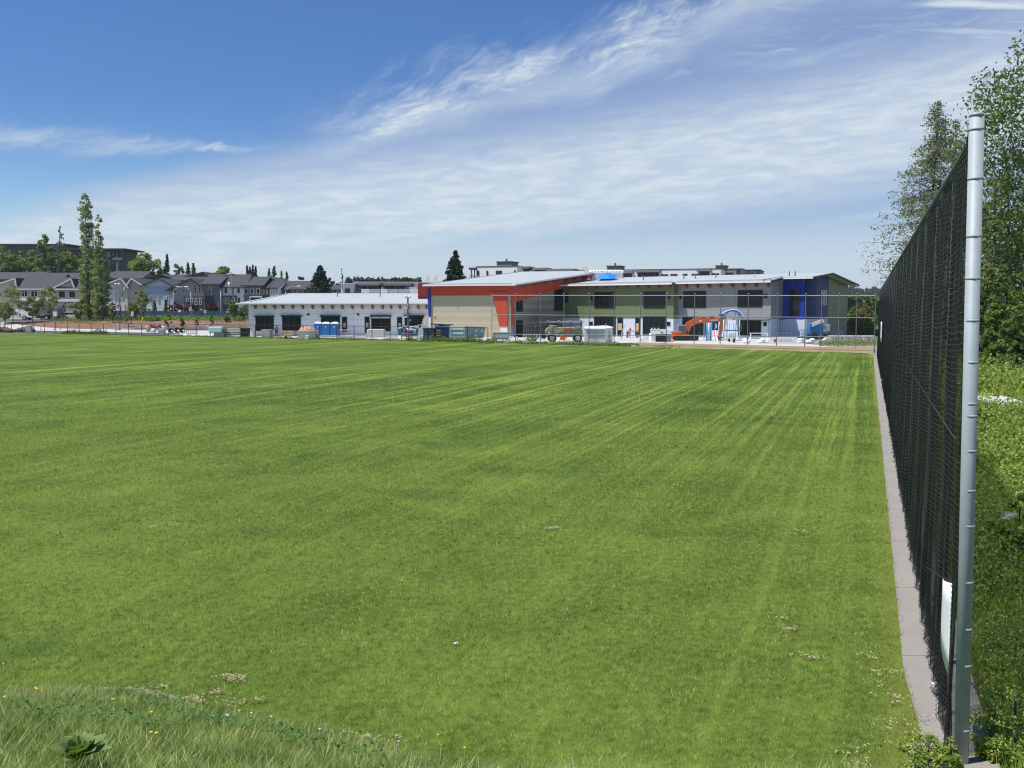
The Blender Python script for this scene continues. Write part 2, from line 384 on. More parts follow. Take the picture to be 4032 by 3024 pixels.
dry = t.m('MULTIPLY', t.ss(t.noise(P, 1.15, 5, .7), .70, .78), .5)
col = t.mix(dry, col, (.21, .23, .09))
t.put(b.inputs['Base Color'], col); b.inputs['Roughness'].default_value = .9; b.inputs['Specular IOR Level'].default_value = .12
bn = t.node('ShaderNodeBump'); bn.inputs['Strength'].default_value = .7; bn.inputs['Distance'].default_value = .06
t.put(bn.inputs['Height'], t.m('ADD', fin, t.m('MULTIPLY', fin2, .8))); t.l.new(bn.outputs[0], b.inputs['Normal'])
def lawn_edge_x(Y):                                                    # left edge of the concrete mowing strip
    return 4.27+.3844*(Y-8.98)-.05+np.where(Y > 9, -.18*np.clip((Y-9)/2.5, 0, 1), 0)
V = []; F = []; UL = []
rows = np.concatenate([np.arange(-1, 14, .35), np.arange(14, 60, 2), np.arange(60, 186, 3)])
# field built as columns from the fence line leftwards, trimmed by the far fence
nx = 90
tt = np.linspace(0, 1, nx)**1.6
for iy, yy in enumerate(rows):
    xr = lawn_edge_x(min(yy, 95.3)); xr = float(xr)
    if yy > 95: xr = min(xr, -2.6-(yy-122.7)/.69) if yy < 122.7 else -2.6-(yy-122.7)/.543
    xl = -130.
    xx = xr+(xl-xr)*tt
    V += [(a, yy, 0) for a in xx]
V = np.array(V); V[:, 2] = T(V[:, 0], V[:, 1]-.0)+.0
far_ = V[:, 1] > 90; V[far_, 2] = 0
I = np.arange(len(rows)*nx).reshape(len(rows), nx)
F = np.stack([I[:-1, :-1], I[:-1, 1:], I[1:, 1:], I[1:, :-1]], -1).reshape(-1, 4)
tag(np_mesh('lawn', V, F, LAWN, smooth=True), kind='structure')
# concrete mowing strip
mb = MB(); yy = np.concatenate([np.arange(5, 30, 1.5), np.arange(30, 95.5, 3)])
L = [(4.02+.3844*(a-8.98), a, Tz(lawn_edge_x(a), a)*.6-.006) for a in yy]; Rr = [(4.9+.3844*(a-8.98), a, Tz(lawn_edge_x(a), a)*.6-.006) for a in yy]
n = len(yy); mb.add(L+Rr, [(i, n+i, n+i+1, i+1) for i in range(n-1)])
m, t, b = newmat('strip_concrete')
P = t.node('ShaderNodeNewGeometry').outputs['Position']; s_ = t.node('ShaderNodeSeparateXYZ'); t.l.new(P, s_.inputs[0])
a1 = t.noise(P, 1.1, 6, .7); a2 = t.noise(P, 18., 4, .7)
col = t.mix(t.m('ADD', t.m('MULTIPLY', a1, .6), t.m('MULTIPLY', a2, .4)), (.15, .14, .125), (.37, .345, .305))
crk = t.m('LESS_THAN', t.m('FRACT', t.m('DIVIDE', t.m('ADD', s_.outputs[1], t.m('MULTIPLY', a1, .1)), 3.0)), .01)
col = t.mix(t.m('MULTIPLY', crk, .5), col, (.06, .055, .05))
t.put(b.inputs['Base Color'], col); b.inputs['Roughness'].default_value = .95
tag(mb.build('concrete_path', m), kind='structure')
# winding footpath on the right
mb = MB(); pl = [G(3740, 1508, -.2), G(3800, 1522, -.2), G(3835, 1540, -.2), G(3900, 1562, -.2), G(3960, 1580, -.2), G(4040, 1590, -.2), G(4200, 1592, -.2), G(4500, 1585, -.2)]
sp_ = []
for i in range(len(pl)-1):
    for k in range(6): sp_.append(pl[i].lerp(pl[i+1], k/6))
L = []; Rr = []
for i in range(len(sp_)-1):
    d_ = (sp_[i+1]-sp_[max(i-1, 0)]); d_.z = 0; d_.normalize(); nn = Vector((-d_.y, d_.x, 0))
    for Q, sg in ((L, 1), (Rr, -1)):
        q = sp_[i]+nn*sg*1.0; q.z = Tz(q.x, q.y)+.012; Q.append(q)
n = len(L); mb.add(L+Rr, [(i, i+1, n+i+1, n+i) for i in range(n-1)])
tag(mb.build('footpath', Mx['concw']), kind='structure')
# site strips behind the far fence: concrete, asphalt, mulch bank, street
def strip(name, y0f, y1f, x0, x1, mt, dz, step=4):
    xs_ = np.arange(x0, x1+.1, step); V = []; nr = 7
    for xx in xs_:
        a, c = y0f(xx), y1f(xx)
        for j in range(nr):
            q = a+(c-a)*j/(nr-1); V.append((xx, q, Tz(xx, q)+dz))
    I = np.arange(len(xs_)*nr).reshape(len(xs_), nr)
    F = np.stack([I[:-1, :-1], I[1:, :-1], I[1:, 1:], I[:-1, 1:]], -1).reshape(-1, 4)
    return tag(np_mesh(name, np.array(V), F, mt), kind='structure')
strip('service_road', lambda x: FY(x)+.8, lambda x: FY(x)+9+.02*(x+60), -130, -56, Mx['asph'], .006)
strip('concrete_pavement', lambda x: FY(x)+(9 if x < -56 else .8), lambda x: FY(x)+(19 if x < -56 else 20), -130, -36, Mx['concw'], .010)
strip('concrete_apron', lambda x: FY(x)+.9, lambda x: 160. if x < -10 else 142., -36, 36, Mx['concw'], .014)
strip('parking_lot', lambda x: max(FY(x)+19, 176.5), lambda x: 189.5, -76, -20, Mx['asph'], .018)
mulch = pm('mulch', (.20, .115, .075), .95, .3, 1.3, 0, .4, stain=(.3, .2, .13))
strip('mulch_bank', lambda x: max(189, FY(x)+19.1), lambda x: 203, -130, -12, mulch, .012)
strip('street', lambda x: 207, lambda x: 219, -230, -10, Mx['asph'], .012, 10)
strip('street_pavement', lambda x: 220.0, lambda x: 222, -230, -10, Mx['concw'], .12, 10)
# ================= far hills =================
hm = pm('forested_hill', (.03, .055, .03), .95, .4, .02)
mb = MB(); rnd = random.Random(5)
for (Y, z, xr0, xr1, nm) in ((2300, 30, 500, 1400, 'hill'),):
    pts_ = []
    n = 60
    V = []
    for i in range(n+1):
        xx = xr0+(xr1-xr0)*i/n
        h = 34+10*math.sin(i*.23)+5*math.sin(i*.71+1)
        for j, (dy, k) in enumerate(((-300, 0), (-120, .65), (0, 1), (400, .9), (900, 0))): V.append((xx, Y+dy, h*k))
    I = np.arange(len(V)).reshape(n+1, 5); F = np.stack([I[:-1, :-1], I[1:, :-1], I[1:, 1:], I[:-1, 1:]], -1).reshape(-1, 4)
    tag(np_mesh('hill', np.array(V), F, hm, smooth=True), kind='structure')
# ================= grass blades =================
def blades(name, X, Y, Z, H, Wd, lean, mt, seed=1, tri=True):
    r = np.random.RandomState(seed); n = len(X); a = r.rand(n)*2*np.pi
    c, s = np.cos(a)*Wd/2, np.sin(a)*Wd/2
    la = r.rand(n)*2*np.pi; lx, ly = np.cos(la)*lean*H, np.sin(la)*lean*H
    V = np.empty((n, 3, 3)); V[:, 0] = np.stack([X-c, Y-s, Z], -1); V[:, 1] = np.stack([X+c, Y+s, Z], -1)
    V[:, 2] = np.stack([X+lx, Y+ly, Z+H], -1)
    return np_mesh(name, V.reshape(-1, 3), np.arange(n*3).reshape(n, 3), mt)
def grassmat(name, c1, c2, c3, use_stripes=False, trans=.3):
    m, t, b = newmat(name)
    g = t.node('ShaderNodeNewGeometry'); P = g.outputs['Position']; rp = g.outputs['Random Per Island']
    f = t.m('ADD', t.m('MULTIPLY', rp, .6), t.m('ADD', t.m('MULTIPLY', t.m('SUBTRACT', t.noise(P, .16, 5, .62), .5), 1.2), t.m('MULTIPLY', t.m('SUBTRACT', t.noise(P, .9, 5, .65), .5), .8)))
    f = t.m('ADD', f, t.m('MULTIPLY', t.m('SUBTRACT', t.noise(P, 7., 4, .75), .5), 3.6)) if use_stripes else t.m('ADD', f, t.m('MULTIPLY', t.m('SUBTRACT', t.noise(P, 2.2, 4, .7), .5), 3.0))
    f = t.m('ADD', f, .14 if use_stripes else .2, clamp=True)
    col = t.mix(f, (*c1,), (*c2,)); col = t.mix(t.m('GREATER_THAN', rp, .93), col, (*c3,))
    if use_stripes:
        s_ = t.node('ShaderNodeSeparateXYZ'); t.l.new(P, s_.inputs[0]); x, y = s_.outputs[0], s_.outputs[1]
        v = t.m('SUBTRACT', t.m('MULTIPLY', x, DN[0]), t.m('MULTIPLY', y, -DN[1]))
        patb = t.noise(t.xyz(t.m('MULTIPLY', x, .8), t.m('MULTIPLY', y, 1.)), .30, 5, .65)
        u = t.m('ADD', t.m('MULTIPLY', x, DU[0]), t.m('MULTIPLY', y, DU[1])); vw = t.m('ADD', v, t.m('MULTIPLY', t.m('SUBTRACT', t.noise(P, .12, 2, .5), .5), .5))
        stA = t.noise(t.xyz(t.m('MULTIPLY', vw, 1.6), t.m('MULTIPLY', u, .012)), 1., 3, .75)
        col = t.mix(t.m('MULTIPLY', t.ss(stA, .50, .68), .32), col, (.42, .50, .14))
        col = t.mix(t.m('MULTIPLY', t.ss(patb, .54, .72), .5), col, (.04, .095, .022))
        e = t.m('MULTIPLY', t.ss(t.m('ADD', v, t.m('MULTIPLY', t.m('SUBTRACT', t.noise(P, .9, 5, .65), .5), .9)), .05, .75), .6)
        col = t.mix(e, col, (.24, .25, .05))
    t.put(b.inputs['Base Color'], col); b.inputs['Roughness'].default_value = .6; b.inputs['Specular IOR Level'].default_value = .3
    tr = t.node('ShaderNodeBsdfTranslucent'); t.put(tr.inputs[0], t.mix(1., col, (1., 1.1, .5), 'MULTIPLY'))
    ms = t.node('ShaderNodeMixShader'); ms.inputs[0].default_value = trans
    t.l.new(b.outputs[0], ms.inputs[1]); t.l.new(tr.outputs[0], ms.inputs[2]); t.l.new(ms.outputs[0], t.n['Material Output'].inputs[0]); return m
GL = grassmat('lawn_blade', (.050, .096, .012), (.435, .545, .14), (.60, .64, .28), True)
X = []; Y = []; H = []; Wd = []
for (y0, y1, dens, h, wd) in ((8, 12, 1500, .046, .006), (12, 17, 950, .046, .008), (17, 26, 560, .045, .012), (26, 42, 190, .05, .018), (42, 66, 60, .055, .028)):
    xl, xr = -.60*y1-5, .42*y1; n = int((y1-y0)*(xr-xl)*dens)
    yy = rs.uniform(y0, y1, n); xx = rs.uniform(xl, xr, n)
    ok = (xx > -.57*yy-5) & (xx < lawn_edge_x(yy)+rs.normal(0, .03, n)+.02)
    xx, yy = xx[ok], yy[ok]; X.append(xx); Y.append(yy); H.append(h*rs.uniform(.5, 1.25, len(xx))); Wd.append(wd*rs.uniform(.7, 1.3, len(xx)))
X, Y, H, Wd = map(np.concatenate, (X, Y, H, Wd))
tag(blades('lawn_grass', X, Y, T(X, Y)-.004, H, Wd, rs.uniform(.2, 1.1, len(X)), GL, 3), 'short mown green grass of the playing field', 'grass', kind='stuff')
# long rough grass on the bank at the bottom left
GR = grassmat('rough_blade', (.075, .14, .02), (.42, .49, .17), (.54, .54, .30))
n = 230000
xx = rs.uniform(-13, 3.6, n); yy = rs.uniform(4.6, 12.2, n)
yb = np.where(xx > 0, 8.75, np.where(xx > -4.4, 8.45-xx*.42, 10.3))+.2*np.sin(xx*2.3)+rs.normal(0, .15, n)
ok = (yy < yb) & (xx > -.57*yy-7); xx, yy = xx[ok], yy[ok]
hh = rs.uniform(.04, .14, len(xx))*(1-.3*np.clip((yy-9.5), 0, 1))
tag(blades('rough_grass', xx, yy, T(xx, yy)-.01, hh, rs.uniform(.005, .010, len(xx)), rs.uniform(.3, 1.5, len(xx)), GR, 4), 'long uncut grass on the bank in the bottom left', 'grass', kind='stuff')
n = 9000; xx = rs.uniform(-6.8, 1.5, n); yy = rs.uniform(7.2, 10.6, n); kk = np.sin(xx*1.9+np.sin(yy*2.2)*1.5)*np.sin(yy*2.6+xx*.7)
yb = np.where(xx > 0, 8.6, np.where(xx > -4.4, 8.5-xx*.42, 10.3)); ok = (kk > .35) & (yy < yb); xx, yy = xx[ok], yy[ok]
def _lc(C, size, r):
    n = len(C); d = r.normal(size=(n, 3)); d[:, 2] *= .4; d /= np.linalg.norm(d, axis=1)[:, None]; e = np.cross(d, np.array([0, 0, 1.])); e /= np.linalg.norm(e, axis=1)[:, None]; s = size[:, None]
    V = np.empty((n, 4, 3)); V[:, 0] = C-d*s; V[:, 1] = C+e*s*.8; V[:, 2] = C+d*s; V[:, 3] = C-e*s*.8; return V.reshape(-1, 3), np.arange(n*4).reshape(n, 4)
V, F = _lc(np.stack([xx, yy, T(xx, yy)+rs.uniform(.04, .15, len(xx))], -1), rs.uniform(.012, .028, len(xx)), rs)
tag(np_mesh('clover_patch', V, F, leafmat('clover_leaf', (.035, .10, .015), (.10, .22, .04), .3)), 'dark green clover patches in the long grass at bottom left', 'clover', kind='stuff')
# straw-coloured clippings lying on the lawn
CL = [(560, 2745, .9, .3), (620, 2790, .8, .2), (715, 2800, .5, .25), (850, 2675, .5, .1), (900, 2690, .35, .08), (640, 2720, .3, .08), (860, 2745, .3, .1), (970, 2770, .25, .1), (620, 2080, .35, .15), (1450, 2925, .4, .1),
      (3090, 2440, .35, .12), (3110, 2480, .3, .08), (3175, 2585, .3, .12), (3385, 2585, .3, .12), (3475, 2660, .25, .12), (3470, 2715, .2, .1), (3520, 2765, .25, .15), (3540, 2850, .5, .2), (3150, 2100, .3, .15), (3330, 2990, .4, .2), (3420, 2960, .3, .2), (3560, 2890, .4, .15), (2200, 2090, .4, .3)]
X = []; Y = []
for (px, py, sx, sy) in CL:
    p = G(px, py); 
    for _ in range(rs.randint(3, 7)):
        cx, cy = p.x+rs.normal(0, sx*.33), p.y+rs.normal(0, sy*.4+.02); k = int(rs.uniform(12, 60)*(.4+sx)*(.5 if px > 3000 else 1)); X.append(cx+rs.normal(0, rs.uniform(.03, .12), k)); Y.append(cy+rs.normal(0, rs.uniform(.015, .04), k))
X, Y = np.concatenate(X), np.concatenate(Y); n = len(X)
DG = leafmat('dry_clippings', (.34, .27, .16), (.62, .52, .36), .1)
V = np.empty((n, 3, 3)); a = rs.rand(n)*6.28; l = rs.uniform(.02, .05, n); Z = T(X, Y)+rs.uniform(.02, .06, n)
V[:, 0] = np.stack([X, Y, Z], -1); V[:, 1] = np.stack([X+np.cos(a)*l, Y+np.sin(a)*l, Z+rs.normal(0, .012, n)], -1); V[:, 2] = np.stack([X-np.sin(a)*.008, Y+np.cos(a)*.008, Z+.01], -1)
tag(np_mesh('dry_clippings', V.reshape(-1, 3), np.arange(n*3).reshape(n, 3), DG), 'straw coloured grass clippings scattered on the lawn', 'clippings', kind='stuff')
# meadow right of the fence
GM = grassmat('meadow_blade', (.12, .22, .03), (.44, .54, .09), (.62, .60, .2))
X = []; Y = []; H = []; Wd = []
for (y0, y1, dens, h, wd) in ((7.5, 13, 1600, .20, .012), (13, 22, 700, .24, .02), (22, 40, 240, .30, .035), (40, 110, 60, .5, .09)):
    xl, xr = .38*y0, .62*y1; n = int((y1-y0)*(xr-xl)*dens); yy = rs.uniform(y0, y1, n); xx = rs.uniform(xl, xr, n)
    fx = 4.50+.3844*(yy-8.9)
    ok = (xx > fx+.42+rs.normal(0, .08, n)) & (xx < .60*yy+1) & ~((np.abs(yy-(46+0*xx)) < 6.0) & (yy > 43.5) & (yy < 50.5))
    xx, yy = xx[ok], yy[ok]; cl = .5+.5*np.sin(xx*1.7+np.sin(yy*1.1)*2)*np.sin(yy*.9+1); k = rs.uniform(.4, 1.2, len(xx))*(.55+.7*cl)
    X.append(xx); Y.append(yy); H.append(h*k); Wd.append(wd*rs.uniform(.6, 1.3, len(xx)))
X, Y, H, Wd = map(np.concatenate, (X, Y, H, Wd))
tag(blades('meadow_grass', X, Y, T(X, Y)-.02, H, Wd, rs.uniform(.1, .8, len(X)), GM, 5), 'tall meadow grass beyond the black fence', 'grass', kind='stuff')
def leafcloud(C, size, r, aspect=.6, flat=0.):
    """one diamond leaf (quad) per centre"""
    n = len(C); d = r.normal(size=(n, 3)); d[:, 2] *= (1-flat*.8); d /= np.linalg.norm(d, axis=1)[:, None]
    e = r.normal(size=(n, 3)); e -= (e*d).sum(1)[:, None]*d; e /= np.linalg.norm(e, axis=1)[:, None]
    s = size[:, None]; V = np.empty((n, 4, 3)); V[:, 0] = C-d*s; V[:, 1] = C+e*s*aspect; V[:, 2] = C+d*s; V[:, 3] = C-e*s*aspect
    return V.reshape(-1, 3), np.arange(n*4).reshape(n, 4)
# broad-leaved weeds through the meadow
X = []; Y = []; Z = []; Sz = []
for (y0, y1, k, hh, sz) in ((8, 14, 260, .35, .022), (14, 24, 420, .55, .035), (24, 44, 420, .7, .06), (52, 85, 300, 1.1, .12)):
    for _ in range(k):
        y_ = rs.uniform(y0, y1); fx = 4.5+.3844*(y_-8.9); x_ = rs.uniform(fx+.55, .6*y_+.6)
        if x_ < fx+.5: continue
        m_ = rs.randint(40, 90); q = rs.normal(size=(m_, 3))*np.array([.22, .22, .3])*hh*1.1
        X.append(x_+q[:, 0]); Y.append(y_+q[:, 1]); Z.append(Tz(x_, y_)+np.abs(q[:, 2])*1.6+.03); Sz.append(sz*rs.uniform(.6, 1.3, m_))
C = np.stack([np.concatenate(X), np.concatenate(Y), np.concatenate(Z)], -1); Vv, Ff = leafcloud(C, np.concatenate(Sz), rs)
WL = leafmat('weed_leaf', (.12, .22, .045), (.42, .50, .11), .4, .5, (.55, .50, .16))
tag(np_mesh('weeds', Vv, Ff, WL), 'low leafy weeds and brambles beyond the black fence', 'weeds', kind='stuff')
# flowers
def flowers(name, pxs, col, label, r, n=6):
    mb = MB()
    for (px, py) in pxs:
        p = GT(px, py); h = r*6
        mb.tube(p+Vector((0, 0, 0)), p+Vector((0, 0, h)), .002, .002, 3)
        mb.blob(p+Vector((0, 0, h)), (r*.7, r*.7, r*.4), 6, 3)
    tag(mb.build(name, col), label, 'flowers', kind='stuff')
rnd = random.Random(11)
fy = [(rnd.uniform(3860, 4030), rnd.uniform(2180, 2800)) for _ in range(26)]+[(rnd.uniform(3830, 3960), rnd.uniform(2780, 2960)) for _ in range(8)]
flowers('buttercups', fy, Mx['yellow'], 'small yellow buttercups in the meadow grass beyond the fence', .018)
flowers('buttercups', [(145, 2815), (150, 2830), (448, 2842), (620, 3013), (600, 3010), (600, 2902), (1725, 2940), (1830, 2995), (25, 2880)], Mx['yellow'], 'small yellow buttercups in the long grass at bottom left', .022)
flowers('clover', [(rnd.uniform(3870, 4030), rnd.uniform(2490, 2640)) for _ in range(24)], Mx['white'], 'white clover heads in the meadow beyond the fence', .022)
flowers('clover', [(rnd.uniform(830, 1100), rnd.uniform(2845, 2890)) for _ in range(6)]+[(15, 2645), (1260, 2927), (1570, 2968)], Mx['white'], 'white clover heads in the long grass at bottom left', .018)
# ================= tall black-screened side fence =================
PX = lambda Y: 4.50+.3844*(Y-8.9)
dirF = Vector((.3844, 1, 0)).normalized(); norF = Vector((-1, .3844, 0)).normalized()   # towards the field
fence = thing('sports_fence', (4.5, 8.9, 0), 'tall side fence with black windscreen mesh and a thick galvanised end post beside the lawn', 'fence')
LP = 2.95; NP = 30; base = Vector((4.5, 8.9, 0))
top_l = Vector((4.385-4.50, 0, 6.40)); HB = 6.33
mb = MB(); mb.tube(base+Vector((0, 0, -.6)), base+top_l, .0665, .0665, 24)
mb.tube(base+top_l, base+top_l+Vector((0, 0, .035)), .0705, .055, 24)
po = mb.build('post', Mx['galv'], fence, True, world=True)
for zz in (.42, 1.08, 1.45, 1.92, 2.48, 2.83, 3.22, 3.56, 3.68, 4.08, 4.48, 4.88, 5.28, 5.82, 6.28):
    q = base+top_l*(zz/6.4); MB().tube(q+Vector((0, 0, -.013)), q+Vector((0, 0, .013)), .0692, .0692, 24).build('clamp_band', Mx['galv'], po, True, world=True)
E_ = bpy.data.objects
def rebase(o, q):                                                     # parent already has no offset; keep as is
    pass
for i in range(1, NP):
    p = base+dirF*LP*i
    if p.y > 95.6: break
    MB().tube(p+Vector((0, 0, -.3)), p+Vector((0, 0, 6.4)), .05, .05, 10).build('post', Mx['galvd'], fence, True, world=True)
NPAN = i
endp = base+dirF*LP*NPAN
MB().tube(base+Vector((-.1, 0, 6.28)), endp+Vector((0, 0, 6.3)), .028, .028, 8).build('top_rail', Mx['galvd'], fence, True, world=True)
MB().tube(base+Vector((-.02, 0, 3.32))+norF*.16, endp+Vector((0, 0, 3.42))+norF*.15, .007, .007, 6).build('tension_cable', Mx['dark'], fence, True, world=True)
m, t, b = newmat('windscreen'); SCR = m
P = t.node('ShaderNodeNewGeometry').outputs['Position']; s_ = t.node('ShaderNodeSeparateXYZ'); t.l.new(P, s_.inputs[0])
n = t.noise(P, 1.3, 4, .6); t.put(b.inputs['Base Color'], t.mix(n, (.004, .005, .005), (.014, .015, .016))); b.inputs['Roughness'].default_value = .8; b.inputs['Specular IOR Level'].default_value = .1
gn = t.node('ShaderNodeNewGeometry'); dt = t.node('ShaderNodeVectorMath', operation='DOT_PRODUCT')
t.l.new(gn.outputs['Incoming'], dt.inputs[0]); t.l.new(gn.outputs['True Normal'], dt.inputs[1])
op = t.m('POWER', .76, t.m('DIVIDE', 1., t.m('MAXIMUM', t.m('ABSOLUTE', dt.outputs['Value']), .02)))   # open share of woven netting crossed at a slant
tr = t.node('ShaderNodeBsdfTransparent'); ms = t.node('ShaderNodeMixShader'); t.put(ms.inputs[0], op)
t.l.new(b.outputs[0], ms.inputs[1]); t.l.new(tr.outputs[0], ms.inputs[2]); t.l.new(ms.outputs[0], t.n['Material Output'].inputs[0])
m, t, b = newmat('mesh_wire'); WIRE = m
P = t.node('ShaderNodeNewGeometry').outputs['Position']
t.put(b.inputs['Base Color'], t.mix(t.noise(P, 3., 3, .6), (.007, .008, .009), (.026, .029, .031))); b.inputs['Roughness'].default_value = .45; b.inputs['Specular IOR Level'].default_value = .4
def bulge(i, s, z):                                                   # slack in the mesh between posts, folds near the foot
    k = np.sin(np.pi*s/LP)
    f = .05+.075*k*np.sin(np.pi*np.clip(z/6.3, 0, 1))**.8
    low = np.clip(1-z/2.6, 0, 1)
    return f+low*(.055+.05*np.sin(s*7.5+i*2.1+z*.6)+.025*np.sin(s*17+i))+.012*np.sin(s*11+z*2+i*1.7)
for i in range(NPAN):
    o0 = base+dirF*LP*i
    ns, nz = (28, 40) if i < 6 else (14, 16)
    ss_ = np.linspace(0.03 if i == 0 else 0, LP, ns); zz = np.linspace(.03, 6.33, nz)
    Sg, Zg = np.meshgrid(ss_, zz, indexing='ij')
    B = bulge(i, Sg, Zg)-.012
    lean = -.115*Zg/6.4*max(0, 1-i*.5)*(1-Sg/LP if i == 0 else 0)
    Vx = np.stack([o0.x+dirF.x*Sg+norF.x*B+lean, o0.y+dirF.y*Sg+norF.y*B, Zg], -1).reshape(-1, 3)
    I = np.arange(ns*nz).reshape(ns, nz); Ff = np.stack([I[:-1, :-1], I[1:, :-1], I[1:, 1:], I[:-1, 1:]], -1).reshape(-1, 4)
    Vx -= np.array(base)
    pan = np_mesh('mesh_panel', Vx, Ff, SCR, fence, True)
    if i < 9:                                                         # real woven wire on the near panels
        pitch = .07 if i < 3 else (.11 if i < 6 else .2); rad = .0028 if i < 3 else .004
        VV = []; FF = []; nv = 0
        def strand(sl_, zl, off, rad):
            global nv
            Bq = bulge(i, sl_, zl)+off
            ln = -.115*zl/6.4*(1-sl_/LP) if i == 0 else 0
            Pc = np.stack([o0.x+dirF.x*sl_+norF.x*Bq+ln, o0.y+dirF.y*sl_+norF.y*Bq, zl], -1)
            ring = np.stack([Pc+np.array([0, 0, rad*1.3]), Pc+np.array([norF.x, norF.y, 0])*rad, Pc-np.array([0, 0, rad*1.3])], 1)
            VV.append(ring.reshape(-1, 3)); k = len(sl_)-1
            for q in range(k):
                for w_ in range(2): FF.append((nv+q*3+w_, nv+q*3+w_+1, nv+(q+1)*3+w_+1, nv+(q+1)*3+w_))
            nv += (k+1)*3
        rowp = .062 if i < 4 else (.09 if i < 6 else .15); z_ = .05
        while z_ < 6.28:                                              # rows of knots sag between the posts
            kk = 16; sl_ = np.linspace(0.02, LP, kk); sag = .07*np.sin(np.pi*sl_/LP)*(1 if z_ > .5 else z_*2)
            strand(sl_, z_-sag+.004*np.sin(sl_*40+z_*9), .010, rad*(1.0+.5*(int(z_/rowp) % 7 == 0))); z_ += rowp
        fam = -1; c = 0
        while c < LP+6.4:                                             # one slanting family of strands
            z0 = max(.02, c-LP); z1 = min(6.33, c)
            if z1-z0 > .05:
                k = max(2, int((z1-z0)/.30)); zl = np.linspace(z0, z1, k+1); strand(c-zl, zl, .003, rad)
            c += pitch*1.4142
        np_mesh('wire_mesh', np.concatenate(VV)-np.array(base), np.array(FF), WIRE, pan)
    if i:
        mb = MB(); rr = random.Random(i); z_ = .15; q1 = o0+norF*.062+Vector((0, 0, .15))
        while z_ < 6.25:
            hgt = rr.uniform(.03, .10); q = o0+norF*.062
            q2 = q+norF*rr.uniform(-.004, .012)+dirF*rr.uniform(-.012, .012)+Vector((0, 0, min(z_+hgt, 6.28)))
            mb.tube(q1, q2, .006, .006, 4, False); q1 = q2; z_ += hgt
        mb.build('tie_wire', Mx['galvd'], fence, world=True)
# white plastic sheet tied to the near end of the fence
def sheet(name, pts_, mt, th, parent=None):
    V = np.array(pts_, float); n = len(V)
    return V
def warped(name, y0, y1, ztop0, ztop1, zb0, zb1, off0, off1, label, bow=.03, mt=None):
    th = thing(name, (PX(y0)-off0, y0, 0), label, 'sign')
    V = []; F = []; N = 10
    for side in (0, 1):
        for i in range(N+1):
            k = i/N; y_ = y0+(y1-y0)*k; off = off0+(off1-off0)*k+bow*math.sin(math.pi*k)+.006*side
            zt = ztop0+(ztop1-ztop0)*k; zb = zb0+(zb1-zb0)*k
            for j in range(5): V.append((PX(y_)-off, y_, zb+(zt-zb)*j/4))
    o2 = (N+1)*5
    for i in range(N):
        for j in range(4):
            a = i*5+j; F.append((a, a+5, a+6, a+1)); F.append((o2+a, o2+a+1, o2+a+6, o2+a+5))
    for i in range(N):
        a = i*5; F.append((a, o2+a, o2+a+5, a+5)); a += 4; F.append((a, a+5, o2+a+5, o2+a))
    for a in (0, N*5):
        for j in range(4): F.append((a+j, a+j+1, o2+a+j+1, o2+a+j))
    mb = MB(); mb.add(V, F); mb.build('sheet', mt or Mx['white'], th, True, world=True)
    return th
th = warped('white_sign', 9.3, 9.88, 1.78, 1.66, .80, 1.12, .13, .17, 'curled white plastic sheet tied by a cord to the black fence beside the thick post')
MB().tube((PX(9.2)-.12, 9.2, 1.80), (PX(10.9)-.30, 10.9, 1.5), .006, .006, 5).build('cord', Mx['dark'], th, world=True)
mb = MB(); q = Vector((PX(10.3)-.27, 10.3, .62))
warped('white_sign', 57, 60, 3.75, 3.75, 2.5, 2.5, .22, .24, 'narrow white sign hanging far along the black side fence')
# small end clip at the foot
c = thing('cap', G(3672, 2700, .12), 'small white and black cap caught on the foot of the black fence', 'litter')
MB().tube((0, 0, 0), (.05, .02, .02), .035, .03, 10).build('white_cap', Mx['white'], c)
MB().tube((.05, .02, .02), (.10, .04, .03), .04, .03, 10).build('black_collar', Mx['black'], c)
# ================= walls addressed by the photo's columns =================
class Wall:
    def __init__(s, P, d):
        s.P = Vector((P[0], P[1], 0)); s.d = Vector((d[0], d[1], 0)).normalized(); s.n = Vector((s.d.y, -s.d.x, 0))   # n faces the camera side
        if s.n.dot(s.P) > 0: s.n = -s.n
    def s_(s, px, py=1213):
        a, b, c = ray(px, py); det = a*s.d.y-b*s.d.x
        # P + d*q = t*(a,b)
        t = (s.P.x*s.d.y-s.P.y*s.d.x)/det
        x, y = a*t, b*t; return (x-s.P.x)*s.d.x+(y-s.P.y)*s.d.y
    def z_(s, px, py):
        a, b, c = ray(px, py); det = a*s.d.y-b*s.d.x; t = (s.P.x*s.d.y-s.P.y*s.d.x)/det
        return CH+c*t
    def pt(s, q, z, o=0.): return s.P+s.d*q+s.n*o+Vector((0, 0, z))
    def at(s, px, py, o=0.): return s.pt(s.s_(px, py), s.z_(px, py), o)
    def rect(s, x0, x1, y0, y1):
        xm = (x0+x1)/2; return s.s_(x0), s.s_(x1), s.z_(xm, y1), s.z_(xm, y0)
    def box(s, mb, q0, q1, z0, z1, o0, o1):
        return mb.add([s.pt(q, z, o) for q in (q0, q1) for o in (o0, o1) for z in (z0, z1)],
                      [(0, 1, 3, 2), (4, 6, 7, 5), (0, 4, 5, 1), (2, 3, 7, 6), (0, 2, 6, 4), (1, 5, 7, 3)])
